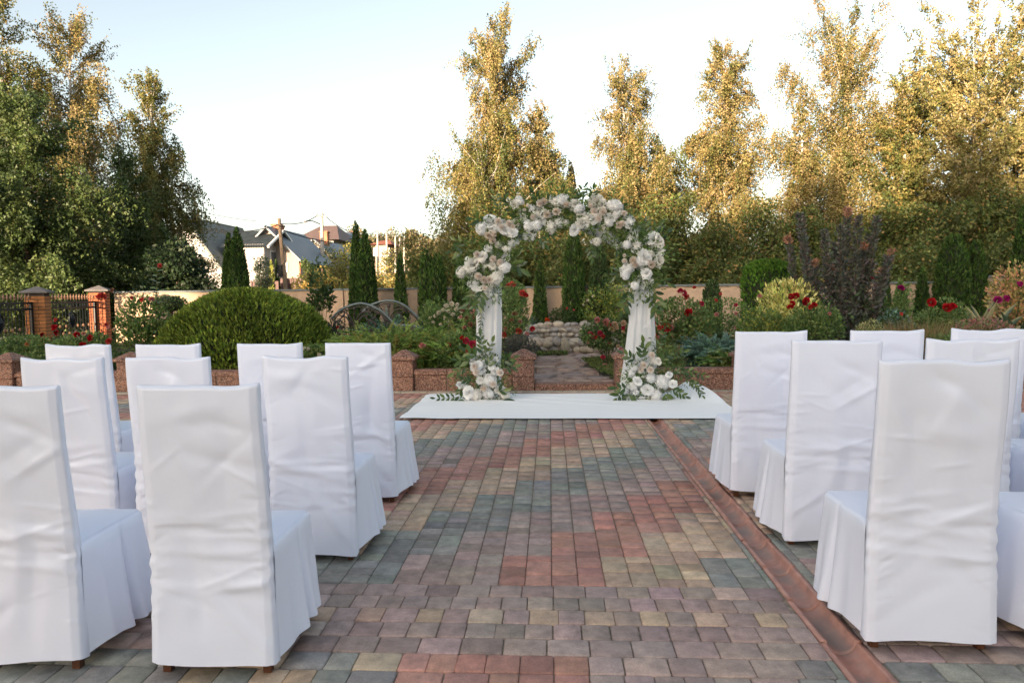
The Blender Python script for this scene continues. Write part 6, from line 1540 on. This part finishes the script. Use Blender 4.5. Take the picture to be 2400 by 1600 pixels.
# ---- right group
btree(1130, 72, 24.0, 200, "tall golden birch with a bare gap in its crown left of the arch", n=34000, seed=21, base=.3, limbs=50, power=.45)
btree(1110, 330, 23.2, 330, "low drooping birch spreading behind the left of the arch", n=26000, seed=22, base=.08, limbs=50, pal=P_BIRCHG, power=.7)
btree(1235, 205, 24.6, 110, "thin side birch leaning out beside the tall golden birch", n=9000, seed=23, base=.45, limbs=30, weep=.4)
btree(1262, 318, 25.5, 130, "short golden birch above the top of the arch", n=13000, seed=24, base=.2, limbs=40)
thuja_px(1312, 372, 27, 66, "pale grey-green spruce tip showing above the arch", z0=0, pal=[(.16, .13, .07), (.10, .10, .05)], dens=260, leaf=.16, name="spruce_tree", cat="spruce", group=None, seed=60)
btree(1432, 118, 25.0, 225, "golden birch rising above the right half of the arch", n=40000, seed=25, base=.15, limbs=60)
btree(1520, 300, 25.6, 200, "lower birch filling between the two birches right of the arch", n=18000, seed=26, base=.1, limbs=46, pal=P_BIRCHG)
btree(1668, 55, 26.0, 190, "tall slender pale gold birch right of the arch", n=38000, seed=27, base=.18, limbs=60, weep=.85)
btree(1838, 215, 25.5, 90, "narrow birch on the left flank of the widest birch", n=12000, seed=28, base=.2, limbs=40)
btree(1940, 100, 26.0, 330, "wide pale gold birch with the broadest crown behind the barberry", n=58000, seed=29, base=.15, limbs=70, power=.6)
btree(2080, 185, 25.0, 200, "green-gold alder between the two widest trees on the right", n=24000, seed=30, base=.15, limbs=50, pal=P_BIRCHG, weep=.35, leaf=.09, name="alder_tree", cat="alder", power=.55)
btree(2238, 90, 24.5, 350, "dense bright gold poplar at the right", n=46000, seed=31, base=.12, limbs=70, pal=P_POP, weep=.25, leaf=.09, name="poplar_tree", cat="poplar", power=.5, trunk='birch')
btree(2385, 235, 24.0, 260, "golden poplar cut by the right edge of the view", n=26000, seed=32, base=.12, limbs=60, pal=P_POP, weep=.3, leaf=.09, name="poplar_tree", cat="poplar", power=.5)
und = [(985, 560, 21.5, 140), (1085, 520, 22, 150), (1190, 500, 22.5, 160), (1290, 520, 21.6, 150), (1390, 470, 22.4, 180), (1480, 430, 22.8, 170), (1560, 420, 23, 160), (1640, 470, 21.8, 170), (1740, 450, 22.3, 180), (1840, 430, 22.8, 170), (1950, 460, 21.8, 190), (2060, 400, 22.6, 190), (2150, 420, 21.6, 180), (2250, 390, 22.2, 190), (2345, 380, 21.8, 190), (1140, 590, 20.6, 130), (1450, 560, 20.4, 160), (1700, 570, 20.3, 170), (1890, 560, 20.4, 180), (2090, 540, 20.3, 180), (2290, 530, 20.2, 180), (1270, 600, 20.2, 120)]
ulab = ["behind the paired thujas left of the arch", "behind the left shoulder of the arch", "behind the left top of the arch", "seen through the arch", "behind the right top of the arch", "behind the right shoulder of the arch", "right of the arch shoulder with copper leaves", "left of the slender pale birch trunk", "behind the clipped drum thuja", "behind the left barberry spikes", "behind the right barberry spikes", "behind the alder", "left of the tall thuja pair", "behind the tall thuja pair", "at the right edge", "low behind the left arch leg", "low behind the right arch leg", "low above the clipped drum", "low behind the barberry", "low above the narrow thuja", "low behind the agave", "low through the arch"]
for k, ((px, py, y, w), lb) in enumerate(zip(und, ulab)):
    bl(px, py, y, w, "leafy understory tree beyond the wall " + lb, n=10500, seed=40 + k, leaf=.10, low=.02, pal=P_UND, name="understory_tree", dense=.5)
# far wooded hill
FARL = ["far tawny tree behind the chimneys of the white house"] * 2 + ["far tree on the hill right of the brown hipped roof"] * 2 + ["far tree behind the twin thujas"] * 3 + ["far tree behind the slim utility poles"] * 2 + ["far tree left of the first big birch"] * 2 + ["far tree above the concrete lamp pole", "far tree above the veranda ridge", "far tree behind the beige house chimneys", "far tree behind the white gable"]
for k, (px, py, y, w) in enumerate([(500, 512, 95, 40), (515, 520, 100, 40), (770, 520, 130, 80), (800, 512, 140, 80), (835, 522, 120, 90), (865, 535, 125, 70), (900, 528, 150, 80), (930, 537, 160, 70), (950, 525, 110, 70), (985, 530, 120, 80), (1010, 540, 130, 60), (740, 525, 150, 70), (590, 532, 140, 80), (650, 535, 150, 70), (470, 520, 110, 60)]):
    bl(px, py, y, w, FARL[k], n=2600, pal=[(.17, .13, .07), (.12, .11, .06), (.09, .09, .05)], seed=80 + k, leaf=.5, low=.0, group="far trees on the village hill", name="far_tree")

# ---- unseen trees added behind the camera: uneven tops break up the evening shadow
st0 = broadleaf(-28.3, -33.0, 11.8, 3.0, "leafy tree out of view behind the terrace, added to break the shadow edge", n=9000, pal=P_DARKT, seed=120, leaf=.3, low=.15, group="unseen trees added to break the shadow edge", name="shadow_edge_tree", cat="tree", dense=.6)
for k, (x_, y_, sx_, sz_) in enumerate([(2.5, -33.0, .9, .95), (-23.6, -34.5, .8, .95), (-19.6, -34.0, 1.05, .9), (-15.2, -32.5, .8, 1.0), (-11.8, -34.5, .75, 1.1), (-7.0, -33.0, 1.0, .92), (-2.5, -34.0, .85, 1.04)]):
    o = copy_tree(st0); o.location = (x_, y_, gz(x_, y_)); o.scale = (sx_, sx_, sz_ * 1.1); o.rotation_euler.z = k * 1.3
# ================================================================ VILLAGE
M['w_white'] = plain("white_render", (0.37, 0.355, 0.35), 0.9, 0.06, 1.5, 0.2, 0.01); M['w_pink'] = plain("beige_render", (0.35, 0.285, 0.25), 0.9, 0.06, 1.5, 0.2, 0.01)
M['slate'] = plain("grey_slate", (0.17, 0.18, 0.17), 0.85, 0.25, 2.0, 0.4, 0.03); M['roof_blue'] = plain("blue_grey_sheet", (0.11, 0.135, 0.165), 0.5, 0.1, 1.5); M['roof_brown'] = plain("brown_tile", (0.14, 0.095, 0.085), 0.7, 0.15, 2.0, 0.4, 0.03, 9); M['roof_red'] = plain("red_tile", (0.30, 0.10, 0.06), 0.8, 0.2, 2.0)
M['glass'] = plain("window_glass", (0.10, 0.12, 0.14), 0.1, 0.1); M['frame'] = plain("window_frame", (0.72, 0.72, 0.70), 0.5, 0.03); M['chim'] = plain("chimney_brick", (0.38, 0.16, 0.09), 0.9, 0.2, 5)
M['fence_b'] = plain("brown_sheet_fence", (0.085, 0.04, 0.035), 0.6, 0.15, 2); M['fence_g'] = plain("green_fence", (0.03, 0.07, 0.05), 0.6, 0.1)
def prism(y0, y1, pts):
    """extrude a polygon drawn in the x-z plane between two depths"""
    n = len(pts); v = [(x, y0, z) for x, z in pts] + [(x, y1, z) for x, z in pts]
    return MB().add(v, [tuple(range(n)), tuple(range(2 * n - 1, n - 1, -1))] + [(i + n, (i + 1) % n + n, (i + 1) % n, i) for i in range(n)])
def slab(a, b, c, d, t):
    """thick roof plane from four corners"""
    a, b, c, d = map(Vector, (a, b, c, d)); nn = (b - a).cross(d - a).normalized() * t
    v = [a, b, c, d, a - nn, b - nn, c - nn, d - nn]; return MB().add(v, [(0, 1, 2, 3), (7, 6, 5, 4), (0, 4, 5, 1), (1, 5, 6, 2), (2, 6, 7, 3), (3, 7, 4, 0)])
def window(root, x0, x1, z0, z1, y, panes=2):
    w = MB().box((x0, y - .06, z0), (x1, y + .04, z1)).build("window", M['frame'], root)
    for k in range(panes):
        a = x0 + .06 + (x1 - x0 - .06) * k / panes; b = x0 + (x1 - x0 - .06) * (k + 1) / panes
        MB().box((a, y - .068, z0 + .06), (b, y - .062, z1 - .06)).build("pane", M['glass'], w)
def gable_house(root, xl, xr, yf, yb, ze, za, wall, roof, over=.4, corr=0):
    """gable faces the viewer; coordinates relative to root"""
    xm = (xl + xr) / 2
    prism(yf, yb, [(xl, -1.5), (xr, -1.5), (xr, ze), (xm, za), (xl, ze)]).build("wall", wall, root)
    sl = (za - ze) / (xm - xl); o = over
    for s_, xe in ((1, xr), (-1, xl)):
        a = (xm, yf - o, za + .03); b = (xe + s_ * o, yf - o, ze - o * sl + .03); c = (xe + s_ * o, yb + o, ze - o * sl + .03); d = (xm, yb + o, za + .03)
        pts = (a, b, c, d) if s_ > 0 else (d, c, b, a)
        slab(*pts, 0.12).build("roof_slope", roof, root)
def chimney(root, x, y, z0, z1, w=.25):
    c = MB().box((x - w, y - w, z0), (x + w, y + w, z1)).build("chimney", M['chim'], root); MB().bevbox((x - w - .06, y - w - .06, z1 + .002), (x + w + .06, y + w + .06, z1 + .12), .02).build("chimney_cap", M['chim'], c)
def at(px, py, y): return PY(px, py, y)
# --- white house
y1 = 43.0; g1 = gz(-20, y1); a_ = at(430, 505, y1); e_ = at(512, 612, y1); h1 = empty("white_house", (a_.x, y1, g1), 0, "white gabled house with grey slate roof and two brick chimneys", "house"); L1 = h1.location
xr_ = e_.x - L1.x; gable_house(h1, -xr_, xr_, 0, 7.5, e_.z - L1.z, a_.z - L1.z + .2, M['w_white'], M['slate'])
for px, py in ((475, 518), (494, 520)):
    p = at(px, py, y1 + (4 if px < 480 else 6.5)); chimney(h1, p.x - L1.x, p.y - L1.y, p.z - L1.z - 1.6, p.z - L1.z + .05, .28)
wy = 44.2; w0 = at(515, 562, wy); w1 = at(606, 562, wy); rdg = at(612, 530, wy + 2.4)
W0, W1 = w0.x - L1.x, w1.x - L1.x; ZE, ZR = w0.z - L1.z, rdg.z - L1.z
wing = MB()
yy0, yy1, ym = wy - y1, wy - y1 + 4.8, wy - y1 + 2.4
v = [(W0, yy0, -1.5), (W1, yy0, -1.5), (W1, yy1, -1.5), (W0, yy1, -1.5), (W0, yy0, ZE), (W1, yy0, ZE), (W1, yy1, ZE), (W0, yy1, ZE), (W0, ym, ZR - .1), (W1, ym, ZR - .1)]
wing.add(v, [(0, 1, 5, 4), (1, 2, 6, 9, 5), (2, 3, 7, 6), (3, 0, 4, 8, 7)]).build("veranda_wall", M['w_white'], h1)
# corrugated slate on the veranda
nn = 60; vs = []; o = .35
for k in range(nn + 1):
    x = W0 - .2 + (W1 - W0 + .65) * k / nn; dz = .035 * math.sin(k * math.pi)  if False else .04 * (1 if k % 2 else -1)
    vs += [(x, yy0 - o, ZE - .18 + dz), (x, ym, ZR + dz), (x, yy1 + o, ZE - .18 + dz)]
MB().add(vs, [(k * 3 + j, k * 3 + 3 + j, k * 3 + 4 + j, k * 3 + 1 + j) for k in range(nn) for j in (0, 1)]).build("veranda_roof", M['slate'], h1)
for (p0, p1) in (((W1 + .42, yy0 - o, ZE - .2), (W1 + .42, ym, ZR - .02)), ((W1 + .42, ym, ZR - .02), (W1 + .42, yy1 + o, ZE - .2))):
    MB().tube([p0, p1], .09, 4).build("barge_board", M['frame'], h1)
t0, t1 = at(575, 572, wy), at(604, 590, wy); window(h1, t0.x - L1.x, t1.x - L1.x, t1.z - L1.z, t0.z - L1.z, yy0, 3)
# veranda end windows (face +x)
we = MB().box((W1 - .02, yy0 + .9, ZE - 1.55), (W1 + .05, yy1 - .9, ZE - .35)).build("window", M['frame'], h1)
for k in range(3): MB().box((W1 + .052, yy0 + 1.0 + k * .97, ZE - 1.47), (W1 + .06, yy0 + 1.85 + k * .97, ZE - .43)).build("pane", M['glass'], we)
# --- beige house
y2 = 46.0; a_ = at(616, 522, y2); e_ = at(686, 588, y2); g2 = gz(-17, y2); h2 = empty("beige_house", (a_.x, y2, g2), 0, "beige gabled house with dark blue-grey sheet roof behind the leaning pole", "house"); L2 = h2.location
xr_ = e_.x - L2.x; gable_house(h2, -xr_, xr_, 0, 6.5, e_.z - L2.z, a_.z - L2.z + .05, M['w_pink'], M['roof_blue'], .5)
p = at(640, 538, y2 + 1.5); chimney(h2, p.x - L2.x, 1.5, p.z - L2.z - 1.5, p.z - L2.z + .5, .3); p = at(636, 528, y2 + 5); chimney(h2, p.x - L2.x, 5, p.z - L2.z - 1.5, p.z - L2.z + .3, .3)
t0, t1 = at(627, 566, y2), at(633, 582, y2); window(h2, t0.x - L2.x, t1.x - L2.x, t1.z - L2.z, t0.z - L2.z, 0, 1)
t0, t1 = at(653, 603, y2), at(662, 625, y2); window(h2, t0.x - L2.x, t1.x - L2.x, t1.z - L2.z, t0.z - L2.z, 0, 1)
zz = e_.z - L2.z
for k in range(1):
    w = MB().box((xr_ - .02, 1.0 + k * 3.6, zz - 2.0), (xr_ + .05, 3.9 + k * 3.6, zz - .45)).build("window", M['frame'], h2)
    for j in range(3): MB().box((xr_ + .052, 1.1 + k * 3.6 + j * .94, zz - 1.92), (xr_ + .06, 1.95 + k * 3.6 + j * .94, zz - .53)).build("pane", plain("curtained_glass", (.34, .34, .34), .3, .3, 6), w)
MB().tube([(xr_ + .35, -.3, zz - .35), (xr_ + .1, -.1, zz - .6), (xr_ + .08, -.1, 0)], .06, 6).build("drainpipe", M['chim'], h2)
# --- brown hipped house up the hill
def hip_house(px0, px1, py_r, py_e, y, name, label, roof, wall, hip=.3, depth=8):
    a, b = at(px0, py_e, y), at(px1, py_e, y); r = at((px0 + px1) / 2, py_r, y + depth / 2); g = gz(a.x, y); root = empty(name, ((a.x + b.x) / 2, y, g), 0, label, "house", "houses up the village hill"); L = (b.x - a.x) / 2; ze = a.z - g; zr = r.z - g; o = .5
    MB().box((-L + .4, 0.3, -2), (L - .4, depth - .3, ze)).build("wall", wall, root)
    v = [(-L - o, -o, ze), (L + o, -o, ze), (L + o, depth + o, ze), (-L - o, depth + o, ze), (-L * (1 - hip * 2), depth / 2, zr), (L * (1 - hip * 2), depth / 2, zr)]
    MB().add(v, [(3, 2, 1, 0), (0, 1, 5, 4), (2, 3, 4, 5), (1, 2, 5), (3, 0, 4)]).build("roof", roof, root)
    for k in range(3):
        xc = -L * .6 + L * .6 * k; window(root, xc - .5, xc + .5, ze - 1.8, ze - .5, .3, 2)
    return root
h3 = hip_house(684, 772, 519, 552, 78, "brown_house", "brown tiled hipped house on the hill left of the concrete lamp pole", M['roof_brown'], M['w_white'], .28, 9)
hip_house(752, 800, 534, 549, 84, "dark_roof_house", "dark blue roofed white house on the hill right of the concrete lamp pole", M['roof_blue'], M['w_white'], .3)
hip_house(778, 815, 532, 543, 120, "red_roof_house", "small faded red roofed house behind the far trees", M['roof_red'], M['w_pink'], .3)
hip_house(855, 895, 552, 562, 110, "red_roof_house", "low orange-red roofed house among far trees behind the utility poles", M['roof_red'], M['w_pink'], .3)
hip_house(928, 955, 549, 559, 115, "red_roof_house", "pink gabled cottage right of the far utility poles", M['roof_red'], M['w_pink'], .45)
y5 = 62; a_ = at(722, 548, y5); e_ = at(757, 580, y5); h5 = empty("grey_house", (a_.x, y5, gz(a_.x, y5)), 0, "small grey-roofed brick house below the brown hipped roof", "house"); xr_ = e_.x - a_.x
gable_house(h5, -xr_, xr_, 0, 8, e_.z - h5.location.z, a_.z - h5.location.z, M['w_pink'], M['roof_blue'], .4); chimney(h5, .3, 2, a_.z - h5.location.z - 1, a_.z - h5.location.z + .7, .35)
# --- village fences
def sheet_fence(px0, px1, py, y, mat, label, h=1.5):
    a, b = at(px0, py, y), at(px1, py, y); root = empty("sheet_fence", ((a.x + b.x) / 2, y, gz(a.x, y) - .1), 0, label, "fence", "sheet fences in the village"); L = b.x - a.x; n = max(2, int(L / .35)); top = a.z - root.location.z
    me = MB().bevbox((-.168, -.02, 0), (.168, .02, top), .01).mesh("fence_sheet"); me.materials.append(mat)
    for k in range(n): link("fence_sheet", me, None, root, (-L / 2 + L * (k + .5) / n, .012 * (k % 2), 0)).scale = (L / n / .35, 1, 1 + .01 * (k % 3))
    for k in range(0, n, 6): MB().box((-L / 2 + L * k / n - .04, -.06, 0), (-L / 2 + L * k / n + .04, -.024, top + .05)).build("post", M['fence_b'], root)
sheet_fence(578, 640, 646, 36, M['fence_b'], "brown corrugated sheet fence left of the leaning wooden pole")
sheet_fence(640, 700, 640, 37, M['fence_b'], "dark brown sheet fence right of the leaning wooden pole")
sheet_fence(715, 780, 618, 48, M['fence_b'], "brown sheet fence below the small brick house")
sheet_fence(868, 945, 648, 28, M['fence_g'], "low green mesh fence behind the small thuja")
# --- poles and wires
M['pole_w'] = plain("weathered_pole", (0.27, 0.19, 0.13), 0.9, 0.25, 6, 0.4, 0.02); M['pole_c'] = plain("concrete_pole", (0.42, 0.38, 0.34), 0.9, 0.12, 4)
def pole(px, pt, pb, y, mat, label, r0, r1, pxb=None, name="utility_pole"):
    t, b = at(px, pt, y), at(pxb or px, pb, y); b.z = min(b.z, gz(b.x, y) - .2) if pxb is None else b.z
    root = empty(name, tuple(b), 0, label, "pole", "utility poles"); d = t - b
    if pxb is not None: b2 = -d * .15
    else: b2 = Vector((0, 0, 0))
    MB().tube([b2, d * .5, d], [r0, (r0 + r1) / 2, r1], 8).build("shaft", mat, root); return root, t
pw, tw_ = pole(641, 502, 664, 34, M['pole_w'], "leaning weathered wooden utility pole in front of the beige house", .115, .085, 656)
MB().tube([Vector((-.1, -.14, -.3)) + (tw_ - pw.location), Vector((.35, -.14, -.45)) + (tw_ - pw.location)], .02, 5).build("bracket", M['iron'], pw)
MB().box((-.12, -.2, -2.9), (.12, -.1, -2.3)).build("meter_box", M['iron'], pw).location = tw_ - pw.location
pc, tc_ = pole(739, 489, 600, 52, M['pole_c'], "concrete street lamp pole right of the brown hipped roof", .2, .11, None, "street_lamp")
dd = tc_ - pc.location
MB().tube([dd + Vector((0, 0, -.9)), dd + Vector((-.7, -.2, -.6)), dd + Vector((-1.0, -.3, -.62))], .04, 6).build("lamp_arm", M['iron'], pc)
MB().lathe([(0, -.1), (.16, -.06), (.2, .02), (.1, .14), (0, .16)], 10).build("lamp_head", M['frame'], pc).location = dd + Vector((-1.2, -.3, -.66))
MB().box((-.5, -.05, -.3), (.5, .05, -.2)).build("crossarm", M['pole_c'], pc).location = dd
far = []
for (px, pt, y, w) in ((888, 534, 75, 'tallest of the row'), (908, 541, 85, 'second tallest of the row'), (918, 543, 95, 'third of the row'), (867, 530, 70, 'just right of the twin thujas'), (928, 548, 105, 'shortest, beside the pink cottage')):
    far.append(pole(px, pt, pt + 60, y, M['pole_c'], "slim concrete utility pole among far golden trees, " + w, .15, .10)[1])
M['wire'] = plain("black_cable", (0.02, 0.02, 0.022), 0.95, 0.1, spec=0.0)
def wire(a, b, sag, label, r=.012):
    n = 20; c = (Vector(a) + Vector(b)) / 2; pts = []
    for k in range(n + 1):
        t = k / n; p = Vector(a).lerp(Vector(b), t); p.z -= sag * 4 * t * (1 - t); pts.append(p - c)
    o = MB().tube(pts, r, 4).build("overhead_wire", M['wire'], None, tuple(c)); tag(o, label, "wire", "overhead wires")
wire(tw_ + Vector((0, 0, -.25)), tc_ + Vector((-.3, 0, -.15)), .25, "black overhead wire from the leaning pole to the concrete lamp pole", .028)
lft = at(380, 496, 34); wire(lft, tw_ + Vector((0, 0, -.3)), .55, "black overhead wire running left from the leaning pole", .028)
wire(tw_ + Vector((.2, 0, -.6)), far[0], .9, "black overhead wire from the leaning pole down to the far poles", .026)
wire(tc_, far[3], .9, "thin overhead wire from the concrete lamp pole to the far poles", .026)
wire(at(412, 444, 60), at(1000, 450, 60), .05, "very thin pale wire high across the open sky", .012)
wire(at(452, 485, 34), at(590, 508, 34), .05, "thin wire sloping down from the left trees", .014)
wire(far[0], far[1], .3, "wire between the far utility poles", .014)
